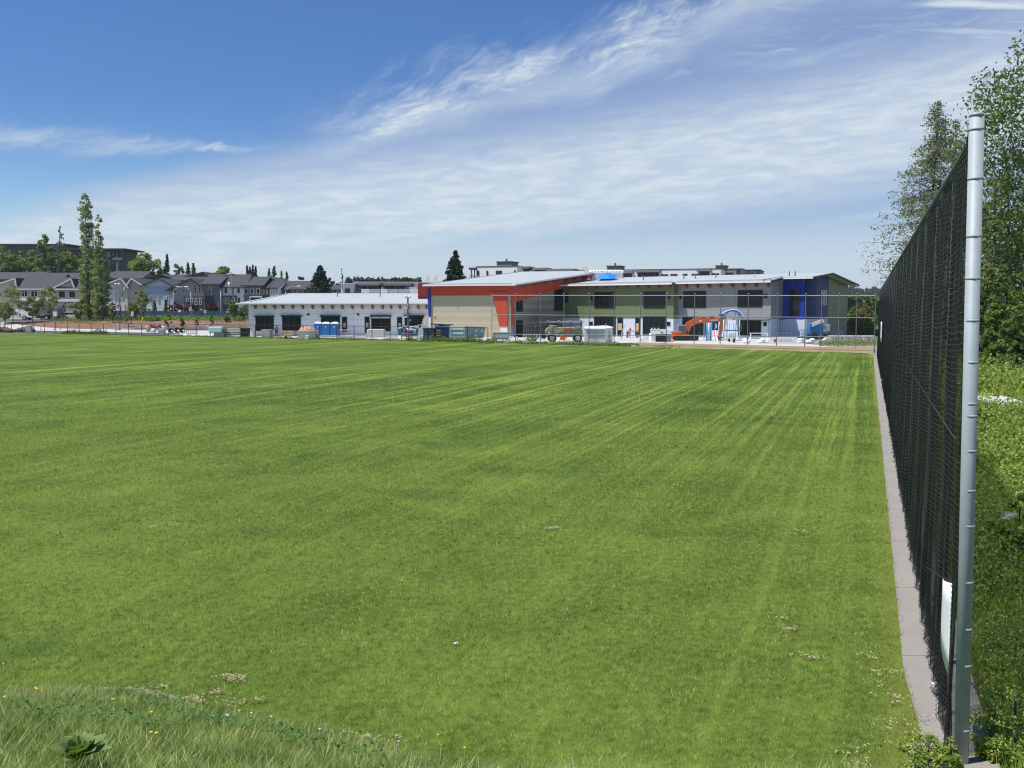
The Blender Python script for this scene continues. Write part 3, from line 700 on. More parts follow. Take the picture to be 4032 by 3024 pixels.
def window(parent, wl, x0, x1, y0, y1, vm=1, hm=0, fm=None, pmt=None, fw=.07, name='window', out=.05, label=None, blind=None, zq=None):
    q0, q1, z0, z1 = zq if zq else wl.rect(x0, x1, y0, y1)
    fm = fm or Mx['dark']; pmt = pmt or Mx['pane']; mb = MB()
    wl.box(mb, q0, q0+fw, z0, z1, -.02, out); wl.box(mb, q1-fw, q1, z0, z1, -.02, out)
    wl.box(mb, q0+fw, q1-fw, z1-fw, z1, -.02, out); wl.box(mb, q0+fw, q1-fw, z0, z0+fw, -.02, out)
    for i in range(1, vm+1):
        c = q0+(q1-q0)*i/(vm+1); wl.box(mb, c-fw*.4, c+fw*.4, z0+fw, z1-fw, -.02, out-.01)
    for i in range(1, hm+1):
        c = z0+(z1-z0)*i/(hm+1)
        wl.box(mb, q0+fw, q1-fw, c-fw*.4, c+fw*.4, -.02, out-.02)
    f = mb.build(name, fm, parent, world=True)
    if label: f['label'] = label
    p = MB(); wl.box(p, q0+fw*.5, q1-fw*.5, z0+fw*.5, z1-fw*.5, -.02, .018); p.build('pane', pmt, f, world=True)
    if blind:
        p = MB(); wl.box(p, q0+fw, q1-fw, z1-fw-(z1-z0)*blind, z1-fw, .018, .026); p.build('blind', Mx['offw'], f, world=True)
    return f
# ================= the school =================
sch = thing('school_building', (10, 140, 0), 'unfinished school with white roofs, beige and red hall and a green, grey and blue wing', 'building')
def part(mb, name, mt, label=None, parent=sch, smooth=False):
    o = mb.build(name, mt, parent, smooth, world=True)
    if label: o['label'] = label
    return o
# --- low white wing
A = Wall((W(978, 1213, 148).x, 148), (1, -.02))
qa, qb = 0., A.s_(1692); ze = 5.28
mw = panelmat('white_panel', (.84, .84, .86), 4.2, .93, (A.P.x, A.P.y), (1, -.02), .42, .035, .6, .04)
mb = MB(); A.box(mb, qa, qb, -.1, ze, -14, 0); part(mb, 'wall', mw, 'white panelled wall')
mb = MB()
e0, e1 = A.pt(-1.6, ze+.05, 1.3), A.pt(qb+.2, ze+.05, 1.3)
r0, r1 = A.pt(3.6, ze+1.85, -11), A.pt(qb+.2, ze+1.85, -11); b0, b1 = A.pt(-1.6, ze+.1, -22), A.pt(qb+.2, ze+.1, -22)
mb.slab([e0, e1, r1, r0], .12); mb.slab([e0, r0, b0], .12); mb.slab([r0, r1, b1, b0], .12)
part(mb, 'roof', Mx['roofw'], 'low white hipped roof')
mb = MB(); A.box(mb, -1.62, qb+.1, ze-.10, ze+.12, 1.28, 1.42); part(mb, 'gutter', Mx['white'])
mb = MB(); A.box(mb, -1.5, qb+.1, ze-.16, ze-.10, 1.22, 1.34); part(mb, 'drip_edge', Mx['dark'])
for px in (1007, 1045, 1083, 1116, 1155, 1194, 1233, 1272, 1311, 1350, 1389, 1428, 1468, 1508, 1541, 1576, 1609, 1648, 1680):
    q = A.s_(px); mb = MB()
    mb.prism([A.pt(q-.14, ze-.12, 0), A.pt(q-.14, ze-.12, 1.15), A.pt(q-.14, ze-.42, .75), A.pt(q-.14, ze-.85, 0.0)], A.d, .28)
    part(mb, 'roof_beam', Mx['bracket'])
for (x0, x1, y0, y1, v) in ((1005, 1077, 1245, 1303, 3), (1110, 1184, 1244, 1303, 2), (1263, 1338, 1244, 1301, 3), (1461, 1538, 1244, 1305, 1), (1593, 1668, 1244, 1290, 2)):
    window(sch, A, x0, x1, y0, y1, v, 1, name='window', fw=.13, blind=.10 if x0 == 1461 else None)
    q0, q1, z0, z1 = A.rect(x0-3, x1+3, y0-3, y0+3); mb = MB(); A.box(mb, q0, q1, z0, z1, 0, .35); part(mb, 'canopy', Mx['dark'])
for (x0, x1, y0, y1) in ((1346, 1366, 1247, 1310), (1435, 1455, 1247, 1311), (1563, 1583, 1248, 1290)):
    dr = window(sch, A, x0, x1, y0, y1, 0, 2, name='door', fw=.14)
    q0, q1, z0, z1 = A.rect(x0+5, x1-5, y0+24, y0+42); mb = MB(); A.box(mb, q0, q1, z0, z1, .05, .08); mb.build('plywood_board', Mx['wood'], dr, world=True)
for (x0, y0) in ((1209, 1235), (1406, 1235), (1189, 1242)):
    q0, q1, z0, z1 = A.rect(x0, x0+(9 if y0 < 1240 else 4), y0, y0+(7 if y0 < 1240 else 4)); mb = MB(); A.box(mb, q0, q1, z0, z1, 0, .12); part(mb, 'wall_vent', Mx['dark'])
for px in (1290, 1459, 1620):
    q = A.s_(px)*1.03; mb = MB(); mb.tube(A.pt(q, ze+1.2, -6), A.pt(q, ze+2.3, -6), .09, .09, 8); part(mb, 'roof_vent', Mx['galvd'])
# --- red clerestory behind and blue fin
C1 = Wall((W(1646, 1213, 152).x, 152), (1, 0)); mb = MB(); C1.box(mb, 0, 9, 4, C1.z_(1660, 1114), -8, 0)
part(mb, 'wall', pm('red_panel_shade', (.55, .065, .028), .55, .1, 2), 'red clerestory block above the white roof')
mb = MB(); zt = C1.z_(1660, 1112); mb.slab([C1.pt(-1.2, zt+.1, 1.2), C1.pt(8, zt-.3, 1.2), C1.pt(8, zt-.1, -9), C1.pt(-1.2, zt+.3, -9)], .16); part(mb, 'roof', Mx['roofw'], 'roof edge of the clerestory')
# --- beige and red hall
Hh = Wall((W(1697, 1213, 141).x, 141), (1, -.30))
qh = Hh.s_(2011); zh = 7.75
beige = panelmat('beige_siding', (.47, .41, .275), 2.35, 0, (Hh.P.x, Hh.P.y), (Hh.d.x, Hh.d.y), 0, .05, .65, .05, 0., [(1.24, .10, .15, .8), (.62, .05, .45, .35)], (.66, .62, .47))
# vertical pale battens through a second band is folded into the colour joints
mb = MB(); Hh.box(mb, 0, qh-.03, -.1, Hh.z_(1850, 1163), -8, 0); part(mb, 'wall', beige, 'beige siding of the hall')
redm = panelmat('red_panel', (.55, .072, .030), .93, 0, (Hh.P.x, Hh.P.y), (Hh.d.x, Hh.d.y), .45, .03, .5, .05)
mb = MB(); Hh.box(mb, -.35, qh+.05, Hh.z_(1850, 1163)-.02, zh+.25, -8, .10); part(mb, 'fascia_band', redm, 'red panel band under the hall roof')
mb = MB()
mb.prism([Hh.at(1940, 1150, .26), Hh.at(2000, 1150, .26), Hh.at(1999, 1286, .26), Hh.at(1969, 1286, .26)], -Hh.n, .3); part(mb, 'pier', redm, 'tapering red corner pier')
mb = MB(); mb.prism([Hh.at(1970, 1286, .2), Hh.at(1999, 1286, .2), Hh.at(1999, 1336, .2), Hh.at(1978, 1336, .2)], -Hh.n, .3); part(mb, 'pier_base', Mx['white'], 'bare white foot of the pier')
mb = MB(); mb.prism([Hh.at(1684, 1137, .28), Hh.at(1696, 1137, .28), Hh.at(1696, 1247, .28), Hh.at(1690, 1247, .28)], -Hh.n, .5)
part(mb, 'fin', pm('royal_blue', (.010, .04, .32), .5, .08, 2), 'blue fin at the corner of the hall')
mb = MB(); mb.prism([Hh.at(1690, 1247, .24), Hh.at(1697, 1247, .24), Hh.at(1697, 1310, .24), Hh.at(1692, 1310, .24)], -Hh.n, .4); part(mb, 'fin_base', Mx['white'])
q0, q1, z0, z1 = Hh.rect(1711, 1715, 1247, 1251); mb = MB(); Hh.box(mb, q0, q1, z0, z1, 0, .08); part(mb, 'wall_vent', Mx['dark'])
mb = MB(); mb.prism([Hh.at(1797, 1203, .03), Hh.at(1803, 1206, .03), Hh.at(1809, 1217, .03), Hh.at(1803, 1213, .03)], -Hh.n, .02); part(mb, 'torn_wrap', Mx['grey'])
# side wall of the hall running back to the two storey wing
K = Hh.pt(qh, 0); Sd = Wall((K.x, K.y), (.6, .8))
qs = Sd.s_(2219)
ztop = lambda q: zh+.1+q*.112
shade_siding = panelmat('grey_shade_siding', (.225, .215, .17), 0, 0, (K.x, K.y), (.6, .8), 0, .05, .65, .05, 0., [(1.24, .08, .15, .8), (.62, .05, .45, .35)], (.62, .59, .47))  # beige siding toned greyer and darker, its shade put into the colour
mb = MB(); mb.prism([Sd.pt(0, -.1), Sd.pt(qs, -.1), Sd.pt(qs, ztop(qs)), Sd.pt(0, ztop(0))], -Sd.n, 3); part(mb, 'wall', shade_siding, 'shaded siding on the side of the hall')
mb = MB(); mb.prism([Sd.at(2012, 1130, .06), Sd.pt(qs+8, ztop(qs+8), .06), Sd.at(2330, 1092, .06), Sd.at(2217, 1134, .06), Sd.at(2012, 1194, .06)], -Sd.n, .1)
part(mb, 'gable_band', redm, 'red rising band under the hall eaves')
mb = MB(); mb.prism([Sd.at(2012, 1150, .05), Sd.at(2021, 1150, .05), Sd.at(2026, 1283, .05), Sd.at(2012, 1300, .05)], -Sd.n, .2); part(mb, 'pier_side', redm)
mb = MB(); mb.prism([Sd.at(2012, 1283, .07), Sd.at(2026, 1283, .07), Sd.at(2029, 1337, .07), Sd.at(2012, 1337, .07)], -Sd.n, .2); part(mb, 'pier_base', Mx['grey'])
window(sch, Sd, 2031, 2058, 1155, 1228, 1, 1, fw=.14); window(sch, Sd, 2182, 2217, 1130, 1224, 2, 1, fw=.14)
window(sch, Sd, 2031, 2058, 1261, 1274, 0, 0, fw=.1)
dr = window(sch, Sd, 2031, 2058, 1276, 1330, 1, 0, name='door', fw=.12)
window(sch, Sd, 2182, 2201, 1262, 1297, 0, 0, name='door', fw=.12, pmt=Mx['woodd'])
# hall roof: one big plane rising to the back right, with a saw-tooth of beams under the rake
dv = Vector((.6, .8, 0)); a0 = Hh.pt(-1.0, zh+.38, .85); b0_ = Hh.pt(qh+1.0, zh+.38, .85)
Lr = 25.5; up = Vector((0, 0, 2.75)); c0_ = b0_+dv*Lr+up; d0_ = a0+dv*Lr+up
mb = MB(); mb.slab([a0, b0_, c0_, d0_], .10); part(mb, 'roof', Mx['roofw'], 'big sloping white roof of the hall')
mb = MB(); mb.bar(a0-Vector((0, 0, .14)), b0_-Vector((0, 0, .14)), .14, .2); mb.bar(b0_-Vector((0, 0, .14)), c0_-Vector((0, 0, .14)), .14, .2); part(mb, 'gutter', Mx['white'])
mb = MB(); mb.bar(b0_-Vector((0, 0, .30)), c0_-Vector((0, 0, .30)), .2, .10); part(mb, 'drip_edge', Mx['dark'])
for i in range(9):
    q = .6+i*2.75; s0 = Sd.pt(q, ztop(q)+.12, .08)
    o_ = Sd.n*.92; w1, w2, h_ = dv*1.0, dv*1.0, Vector((0, 0, .112))
    mb = MB(); top0 = s0-w1+Vector((0, 0, -.112)); top1 = s0+w2+Vector((0, 0, .112)); tip = s0+Vector((0, 0, -.85))
    mb.add([top0, top1, tip, top0+o_, top1+o_, s0+o_+Vector((0, 0, -.25))], [(0, 2, 1), (3, 4, 5), (0, 1, 4, 3), (0, 3, 5, 2), (1, 2, 5, 4)]); part(mb, 'roof_beam', Mx['bracket'])
for (px, py) in ((1748, 1112), (1890, 1100), (1986, 1108), (2060, 1085)):
    p = W(px, py, 150 if px < 2000 else 155); mb = MB(); mb.tube(p+Vector((0, 0, -1.0)), p+Vector((0, 0, .25)), .1, .1, 8); part(mb, 'roof_vent', Mx['galvd'])
# --- green, grey and blue two storey wing
D1 = (.8, -.6); gP = Sd.pt(qs, 0)
Gw = Wall((gP.x, gP.y), D1); qg = Gw.s_(2652)
P2 = Gw.pt(qg, 0)+dv*1.4; Yw = Wall((P2.x, P2.y), D1); qy = Yw.s_(3035)
P3 = Yw.pt(qy, 0)+dv*4.5; Bw = Wall((P3.x, P3.y), D1); qbl = Bw.s_(3177)
P4 = Bw.pt(qbl, 0); Ew = Wall((P4.x, P4.y), (.6, .8)); qe = Ew.s_(3337)
zlow = 3.05; zeg = 8.12
org = (gP.x, gP.y); org2 = (P4.x, P4.y)
gm = panelmat('green_panel', (.150, .185, .085), 1.9, .95, org, D1, .5, .035, .55, .06, .1)
ym = panelmat('grey_panel', (.29, .29, .29), 1.9, 1.15, org, D1, .45, .035, .55, .05, .2)
bm_ = panelmat('blue_panel', (.010, .040, .33), 1.6, 3.2, org, D1, .2, .03, .45, .05)
bs_ = panelmat('blue_side_panel', (.06, .075, .20), .62, 0, org2, (.6, .8), .25, .03, .6, .05)
es_ = panelmat('olive_siding', (.25, .24, .16), 0, 0, org2, (.6, .8), 0, .05, .65, .05, 0., [(.80, .07, .15, .6), (.40, .035, .15, .25)], (.48, .46, .34))
wr = panelmat('white_sheathing', (.60, .66, .76), 1.22, 0, org, D1, .3, .04, .7, .10)
def vol(wl, q0, q1, mt, zt, lab, depth=7, z0=zlow):
    mb = MB(); wl.box(mb, q0, q1, z0, zt, -depth, 0); part(mb, 'wall', mt, lab)
    if z0 > 0:
        mb = MB(); wl.box(mb, q0+.01, q1-.01, -.1, z0, -depth+.02, -.04); part(mb, 'sheathing', wr, 'bare white sheathing on the ground floor')
vol(Gw, 0, qg, gm, zeg+.2, 'green panelled wall', 7)
vol(Yw, 0, qy, ym, zeg+.2, 'grey panelled wall', 6)
vol(Bw, 0, qbl, bm_, zeg+.95, 'bright blue panelled wall', 4)
# end wall under the gable
rq = Ew.s_(3245); zr = 9.72; qbs = Ew.s_(3261)
zq = lambda q: (9.12+(zr-9.12)*(q/rq)) if q < rq else zr-(q-rq)*(zr-8.35)/(qe-rq+1.5)
mb = MB(); mb.prism([Ew.pt(0, zlow), Ew.pt(qbs, zlow), Ew.pt(qbs, zq(qbs)-.12), Ew.pt(rq, zr-.12), Ew.pt(0, zq(0)-.12)], -Ew.n, .4); part(mb, 'wall', bs_, 'dark blue cladding of the end wall')
mb = MB(); mb.prism([Ew.pt(0.02, -.1, -.02), Ew.pt(qbs, -.1, -.02), Ew.pt(qbs, zlow, -.02), Ew.pt(0.02, zlow, -.02)], -Ew.n, .4); part(mb, 'sheathing', wr)
mb = MB(); mb.prism([Ew.pt(qbs, -.1), Ew.pt(qe, -.1), Ew.pt(qe, zq(qe)-.15), Ew.pt(qbs, zq(qbs)-.12)], -Ew.n, 6); part(mb, 'wall', es_, 'olive siding of the end wall')
# roof: ridge line parallel to the front
O3 = 1.25
def rp(wl, q, back, z): return wl.pt(q, z, -back)
rz_ = zr+.06
R1 = Ew.pt(rq, rz_, 1.2)                                               # right end of the ridge
ridge_left = R1-Vector((D1[0], D1[1], 0))*(52)
fgl = Gw.pt(-2.2, zeg+.22, O3)
fgr = Gw.pt(qg+.3, zeg+.22, O3); fyl = Gw.pt(qg+.3, zeg+.30, O3-1.2); fyr = Yw.pt(qy+.4, zeg+.30, O3)
fbl = Bw.pt(.4-.0, 8.98, O3); fbr = Bw.pt(qbl+1.2, 8.98, O3)
fbl = fyr+dv*(4.5); fbl.z = 8.98
mb = MB(); mb.add([fgl, fgr, fyl, fyr, fbl, fbr, R1, ridge_left], [(0, 1, 2, 3, 4, 5, 6, 7)])
bk = Ew.pt(qe+1.7, 8.33, 1.2); bkl = bk-Vector((D1[0], D1[1], 0))*52
mb2 = MB(); mb2.add([fgl, fgr, fyl, fyr, fbl, fbr, R1, ridge_left], [(0, 7, 6, 5, 4, 3, 2, 1)])
th_ = Vector((0, 0, -.12)); mb = MB()
top = [fgl, fgr, fyl, fyr, fbl, fbr, R1, ridge_left]
# triangulated fan so the slightly bent plane renders cleanly
def fan(mb, ring, th):
    n = len(ring); vs = ring+[p+th for p in ring]
    tri = [(7, 0, 1), (7, 1, 2), (7, 2, 3), (7, 3, 4), (7, 4, 6), (6, 4, 5)]
    mb.add(vs, tri+[tuple(n+i for i in f[::-1]) for f in tri]+[(i, i+n, (i+1) % n+n, (i+1) % n) for i in range(n)])
fan(mb, top, th_); mb.slab([R1, ridge_left, bkl, bk][::-1], .12)
part(mb, 'roof', Mx['roofw'], 'white gabled roof of the two storey wing')
mb = MB()
for a_, b_ in ((fgl, fgr), (fyl, fyr), (fbl, fbr)): mb.bar(a_-Vector((0, 0, .2)), b_-Vector((0, 0, .2)), .14, .18)
part(mb, 'gutter', Mx['white'])
for a_, b_ in ((fbr, R1), (R1, bk), (fyr, fbl)):
    mb = MB(); mb.bar(a_-Vector((0, 0, .22)), b_-Vector((0, 0, .22)), .12, .2); part(mb, 'barge_board', Mx['dark'])
def seam(a_, b_): mb = MB(); mb.bar(a_, b_, .16, .05); part(mb, 'roof_seam', Mx['galvd'])
seam(e0.lerp(r0, .15)+Vector((.9, 0, .03)), r0.lerp(e0, .08)+Vector((.6, 0, .03))); seam(e0+Vector((1, .4, .06)), e1+Vector((0, .4, .06)))
seam(r0+Vector((0, 0, .04)), r1+Vector((0, 0, .04))); seam(a0+dv*.6+Vector((0, 0, .09)), b0_+dv*.6+Vector((-1, 0, .09)))
seam(a0+dv*2+Vector((0, 0, .24)), d0_-dv*1+Vector((0, 0, -.08)))
seam(fgl+dv*.5+Vector((0, 0, .12)), fgr+dv*.5+Vector((0, 0, .12))); seam(fyl+dv*.5+Vector((0, 0, .12)), fyr+dv*.5+Vector((0, 0, .12)))
seam(fyr+Vector((-1.2, .3, .08)), fyr.lerp(R1, .45)+Vector((-2.4, .3, .05)))
mb = MB(); mb.bar(R1-Vector((0, 0, .42))-Ew.n*.5, bk-Vector((0, 0, .42))-Ew.n*.5, .9, .06); part(mb, 'soffit', pm('soffit_cream', (.5, .46, .36), .7, .05, 2))
for wl, qs_ in ((Gw, (2216, 2245, 2276, 2311, 2350, 2390, 2429, 2469, 2510, 2552, 2595, 2638)), (Yw, (2704, 2747, 2792, 2838, 2884, 2930, 2977, 3024)), (Bw, (3120, 3167))):
    for px in qs_:
        q = wl.s_(px); z0 = (zeg if wl is not Bw else zeg+.75)
        mb = MB(); mb.prism([wl.pt(q-.14, z0+.02, 0), wl.pt(q-.14, z0+.02, 1.0), wl.pt(q-.14, z0-.22, .8), wl.pt(q-.14, z0-.62, 0)], wl.d, .28); part(mb, 'roof_beam', Mx['bracket'])
for (px, py) in ((2534, 1091), (2693, 1087), (2738, 1085), (2819, 1083), (2972, 1094), (3108, 1076), (3131, 1076)):
    a, b, c = ray(px, py); Yv = 146-(px-2534)*.022; p = W(px, py, Yv); mb = MB(); mb.tube(p+Vector((0, 0, -.7)), p+Vector((0, 0, .28)), .09, .09, 8); part(mb, 'roof_vent', Mx['galvd'])
# windows, upper floor
for wl, a in ((Gw, (2341, 2423, 1150, 1215, 3)), (Gw, (2534, 2620, 1148, 1215, 3)), (Yw, (2690, 2780, 1146, 1213, 3)), (Yw, (2904, 3002, 1142, 1211, 3))):
    window(sch, wl, a[0], a[1], a[2], a[3], a[4], 1, fw=.14)
window(sch, Gw, 2224, 2238, 1154, 1193, 0, 0, fw=.1); window(sch, Gw, 2324, 2333, 1166, 1182, 0, 0, fw=.08); window(sch, Gw, 2629, 2639, 1163, 1179, 0, 0, fw=.08)
window(sch, Yw, 2674, 2684, 1162, 1178, 0, 0, fw=.08); window(sch, Yw, 3006, 3021, 1157, 1175, 0, 0, fw=.08)
window(sch, Bw, 3107, 3151, 1140, 1245, 1, 2, fw=.13); window(sch, Ew, 3229, 3257, 1139, 1205, 2, 1, fw=.1, pmt=Mx['panel2'])
# ground floor openings
window(sch, Gw, 2340, 2425, 1246, 1318, 4, 0, fw=.14, out=.07); window(sch, Gw, 2532, 2622, 1246, 1318, 3, 0, fw=.14, out=.07)
window(sch, Yw, 2688, 2780, 1248, 1320, 3, 0, fw=.14, out=.07); window(sch, Yw, 2908, 2999, 1258, 1322, 3, 0, fw=.14, out=.07)
for (x0, x1) in ((2432, 2453), (2502, 2520)):
    dr = window(sch, Gw, x0, x1, 1250, 1322, 0, 0, name='door', fw=.14)
    q0, q1, z0, z1 = Gw.rect(x0+3, x1-3, 1273, 1300); mb = MB(); Gw.box(mb, q0, q1, z0, z1, .06, .09); mb.build('plywood_board', Mx['wood'], dr, world=True)
window(sch, Gw, 2322, 2334, 1267, 1281, 0, 0, fw=.08); window(sch, Gw, 2627, 2640, 1267, 1283, 0, 0, fw=.08)
q0, q1, z0, z1 = Yw.rect(3001, 3027, 1263, 1330); mb = MB(); Yw.box(mb, q0, q1, z0, z1, 0, .09); dr = part(mb, 'door', pm('pale_door', (.62, .70, .78), .5, .08, 3), 'pale white door with a small window')
q0, q1, z0, z1 = Yw.rect(3008, 3021, 1268, 1284); mb = MB(); Yw.box(mb, q0, q1, z0, z1, .09, .11); mb.build('pane', Mx['pane'], dr, world=True)
for wl, (x0, x1, y0, y1) in ((Yw, (2896, 3035, 1256, 1260)), (Bw, (3050, 3085, 1256, 1260))):
    q0, q1, z0, z1 = wl.rect(x0, x1, y0, y1); mb = MB(); wl.box(mb, q0, q1, z0, z1, 0, 1.1); part(mb, 'canopy', Mx['galvd'])
mb = MB(); q0 = Bw.s_(3081); mb.tube(Bw.pt(q0, 3.1, 1.0), Bw.pt(q0, .2, 1.0), .09, .09, 8); part(mb, 'column', Mx['galvd'])
# rooftop goings-on: ladder, blue sheet, wrapped hatch
def ladder(name, p, q, wd, mt, label, rungs=10, cat='ladder', r=.035):
    p, q = Vector(p), Vector(q); th = thing(name, p, label, cat); d_ = (q-p); sd = d_.cross(Vector((0, 1, 0)));
    if sd.length < .1: sd = Vector((1, 0, 0))
    sd.normalize(); hw = sd*wd/2
    MB().tube(-hw, d_-hw, r, r, 6).build('rail', mt, th); MB().tube(hw, d_+hw, r, r, 6).build('rail', mt, th)
    for i in range(1, rungs): MB().tube(d_*i/rungs-hw, d_*i/rungs+hw, r*.7, r*.7, 5).build('rung', mt, th)
    return th
ladder('ladder', W(2336, 1106, 150), W(2298, 1051, 150), .55, Mx['orange'], 'orange extension ladder sticking up over the white roof beside the blue tarp', 9)
YT = 152; t0 = thing('tarp', W(2390, 1100, YT), 'bright blue tarp peaked over an opening on the school roof', 'tarp')
pk, l0, l1, r1_, m1 = W(2384, 1073, YT), W(2347, 1098, YT-1), W(2400, 1098, YT-2), W(2432, 1083, YT), W(2390, 1080, YT+2)
mb = MB(); b_ = W(2420, 1096, YT-1.5)
mb.add([pk, l0, l1, b_, r1_, m1+Vector((0, 3, -.6))], [(0, 1, 2), (0, 2, 3), (0, 3, 4), (0, 4, 5), (0, 5, 1)]); mb.build('cover', Mx['tarpb'], t0, world=True)
hb = thing('wrapped_curb', W(2385, 1090, YT+2), 'white wrapped roof curb behind the blue tarp on the school roof', 'roof curb')
mb = MB(); c1 = W(2330, 1092, YT+1.5); c2 = W(2442, 1070, YT+6)
mb.box(c1.x, c2.x, c1.y, c2.y, c1.z-.6, c2.z-.2); mb.build('curb', Mx['offw'], hb, world=True, bevel=.15)
mb = MB(); rnd = random.Random(3); x_ = c1.x
while x_ < c2.x: mb.blob((x_, c1.y+.5, c2.z-.15), (.45, .5, .3), 8, 5, .15, rnd); x_ += .5
mb.build('bundled_wrap', Mx['white'], hb, True, world=True)
for (px, py, h) in ((1680, 1113, 27), (1712, 1108, 24), (1745, 1100, 22)):
    p = W(px, py, 158); q = W(px+7, py-h, 158)
    ladder('guard_rail', p, q, .35, Mx['orange'] if px != 1745 else Mx['white'], {1680: 'grey-orange upright guard frame leftmost on the roof above the red block', 1712: 'orange upright guard frame on the roof left of the dark conifer', 1745: 'white ladder end showing above the roof left of the dark conifer'}[px], 4)
# ================= trees =================
LF = {
 'mid': leafmat('leaf_mid', (.09, .16, .032), (.30, .38, .09), .45),
 'olive': leafmat('leaf_olive', (.13, .165, .055), (.34, .38, .14), .4),
 'light': leafmat('leaf_light', (.13, .20, .04), (.34, .40, .10), .4),
 'dark': leafmat('leaf_dark', (.055, .10, .03), (.21, .28, .085), .45),
 'cedar': leafmat('leaf_cedar', (.015, .038, .022), (.045, .085, .045), .1),
 'grey': leafmat('leaf_grey', (.13, .155, .09), (.34, .36, .24), .35),
 'red': leafmat('leaf_red', (.06, .018, .022), (.15, .04, .045), .25),
 'rust': leafmat('leaf_rust', (.09, .15, .03), (.21, .26, .06), .35),
 'rustc': leafmat('leaf_copper', (.28, .12, .05), (.40, .20, .09), .35),
 'poplar': leafmat('leaf_poplar', (.14, .20, .07), (.40, .44, .20), .45),
 'yellow': leafmat('leaf_yellow', (.40, .38, .04), (.60, .52, .06), .35),
 'far': leafmat('leaf_far', (.045, .07, .04), (.09, .13, .07), .15),
}
def tree(name, label, p, H, Rm, n, sz, mt, prof=None, seed=1, cat='tree', group=None, kind='broad', trunk_r=None, t0=.15, cl=None, lean=0., bark=None, gap=0, ext=None):
    r = np.random.RandomState(seed); rr = random.Random(seed)
    th = thing(name, p, label, cat, group)
    prof = prof or [(0, .35), (.25, .85), (.5, 1), (.75, .8), (.92, .4), (1, .08)]
    pt_, pr_ = zip(*prof); rad = lambda t: np.interp(t, pt_, pr_)*Rm
    tr = trunk_r or H*.014+.03; mb = MB(); C = []; S_ = []
    htop = H*(.97 if kind != 'broad' else .86)
    zs = np.linspace(-.3, htop, 7); ax = lambda z: np.array([lean*z/H+np.sin(z*.35+seed)*.012*H*(z/H), np.cos(z*.3+seed*2)*.01*H*(z/H)])
    pts_ = [(*ax(max(z, 0)), z) for z in zs]; mb.path([Vector(q) for q in pts_], tr, 8, [tr*(1-.88*i/6)+.01 for i in range(7)])
    if kind == 'broad':
        ncl = cl or max(14, int(n/70)); per = max(4, n//ncl)
        ts = []; 
        while len(ts) < ncl:
            t_ = r.rand()
            if r.rand() < (rad(t_)/Rm)**1.6+.06: ts.append(t_)
        for i, t_ in enumerate(ts):
            z = H*(t0+(1-t0)*t_); R_ = float(rad(t_)); q = R_*np.sqrt(r.uniform(.12, 1.0)); a = r.rand()*6.283
            a0 = ax(z); c = np.array([a0[0]+q*np.cos(a), a0[1]+q*np.sin(a), z])
            s = min(Rm*.26, .16*Rm+.10*R_)*r.uniform(.7, 1.25)
            k = r.normal(size=(per, 3)); k /= np.maximum(np.linalg.norm(k, axis=1), .6)[:, None]
            C.append(c+k*s*np.array([1, 1, .8])*r.uniform(.55, 1.15, (per, 1))); S_.append(sz*r.uniform(.6, 1.35, per))
            if i % 2 == 0 and i < 90:
                zb = z-min(z*.45, q*1.1+.3); b0 = np.array([*ax(zb), zb]); mid = (b0+c)/2+np.array([0, 0, -.04*q])
                rb = tr*(.5-.35*zb/H)*.7; mb.tube(b0, mid, rb, rb*.6, 5, False); mb.tube(mid, c, rb*.6, rb*.2, 5, False)
    elif kind == 'conifer':
        nl = cl or int(14+H*1.2); per = max(3, int(n/(nl*7)))
        for i in range(nl):
            t_ = (i+.5)/nl; z = H*(t0+(1-t0)*t_); R_ = float(rad(t_)); nb = 7
            for j in range(nb):
                a = r.rand()*6.283; L = R_*r.uniform(.65, 1.12); dr = r.uniform(.10, .38)
                q = r.rand(per)**.7; bx = q*L*np.cos(a); by = q*L*np.sin(a); bz = z-dr*L*q+.10*L*q*q
                w_ = .16*L*(1.1-q)+sz*.4; a0 = ax(z)
                C.append(np.stack([a0[0]+bx+r.normal(0, 1, per)*w_*.5, a0[1]+by+r.normal(0, 1, per)*w_*.5, bz-np.abs(r.normal(0, 1, per))*w_*.55], -1)); S_.append(sz*r.uniform(.6, 1.3, per))
                if j % 3 == 0: mb.tube((*a0, z), (a0[0]+L*.8*math.cos(a), a0[1]+L*.8*math.sin(a), z-dr*L*.75), tr*.2*(1-t_)+.01, .008, 4, False)
    elif kind == 'sparse':                                             # feathery conifer, drooping tufts on upswept limbs
        nb = cl or 90; per = n//nb
        for i in range(nb):
            t_ = r.rand()**.9; z = H*(t0+(1-t0)*t_); R_ = float(rad(t_)); a = r.rand()*6.283; L = R_*r.uniform(.5, 1.05)
            a0 = np.array([*ax(z), z]); e = a0+np.array([L*math.cos(a), L*math.sin(a), -.12*L]); mid = (a0+e)/2+np.array([0, 0, -.12*L])
            mb.tube(a0, mid, tr*.16+.01, .02, 4, False); mb.tube(mid, e, .02, .008, 4, False)
            m_ = max(2, int(L/.9)); 
            for k in range(m_):
                q = (k+.6+r.rand()*.4)/m_; b = a0*(1-q)+e*q+np.array([0, 0, -.12*L*4*q*(1-q)*.5]); pk = max(2, int(per/m_*min(1.2, .25+L/(.5*Rm))))
                C.append(b+np.stack([r.normal(0, .24, pk), r.normal(0, .24, pk), -np.abs(r.normal(0, .42, pk))], -1)*(Rm/6.5)); S_.append(sz*r.uniform(.6, 1.3, pk))
    mb.build('trunk', bark or Mx['bark'], th, True)
    C = np.concatenate(C); S_ = np.concatenate(S_); C[:, 2] = np.maximum(C[:, 2], .05)
    V, F = leafcloud(C, S_, r, .55); cr = np_mesh('crown', V, F, LF[mt] if isinstance(mt, str) else mt, th)
    return th
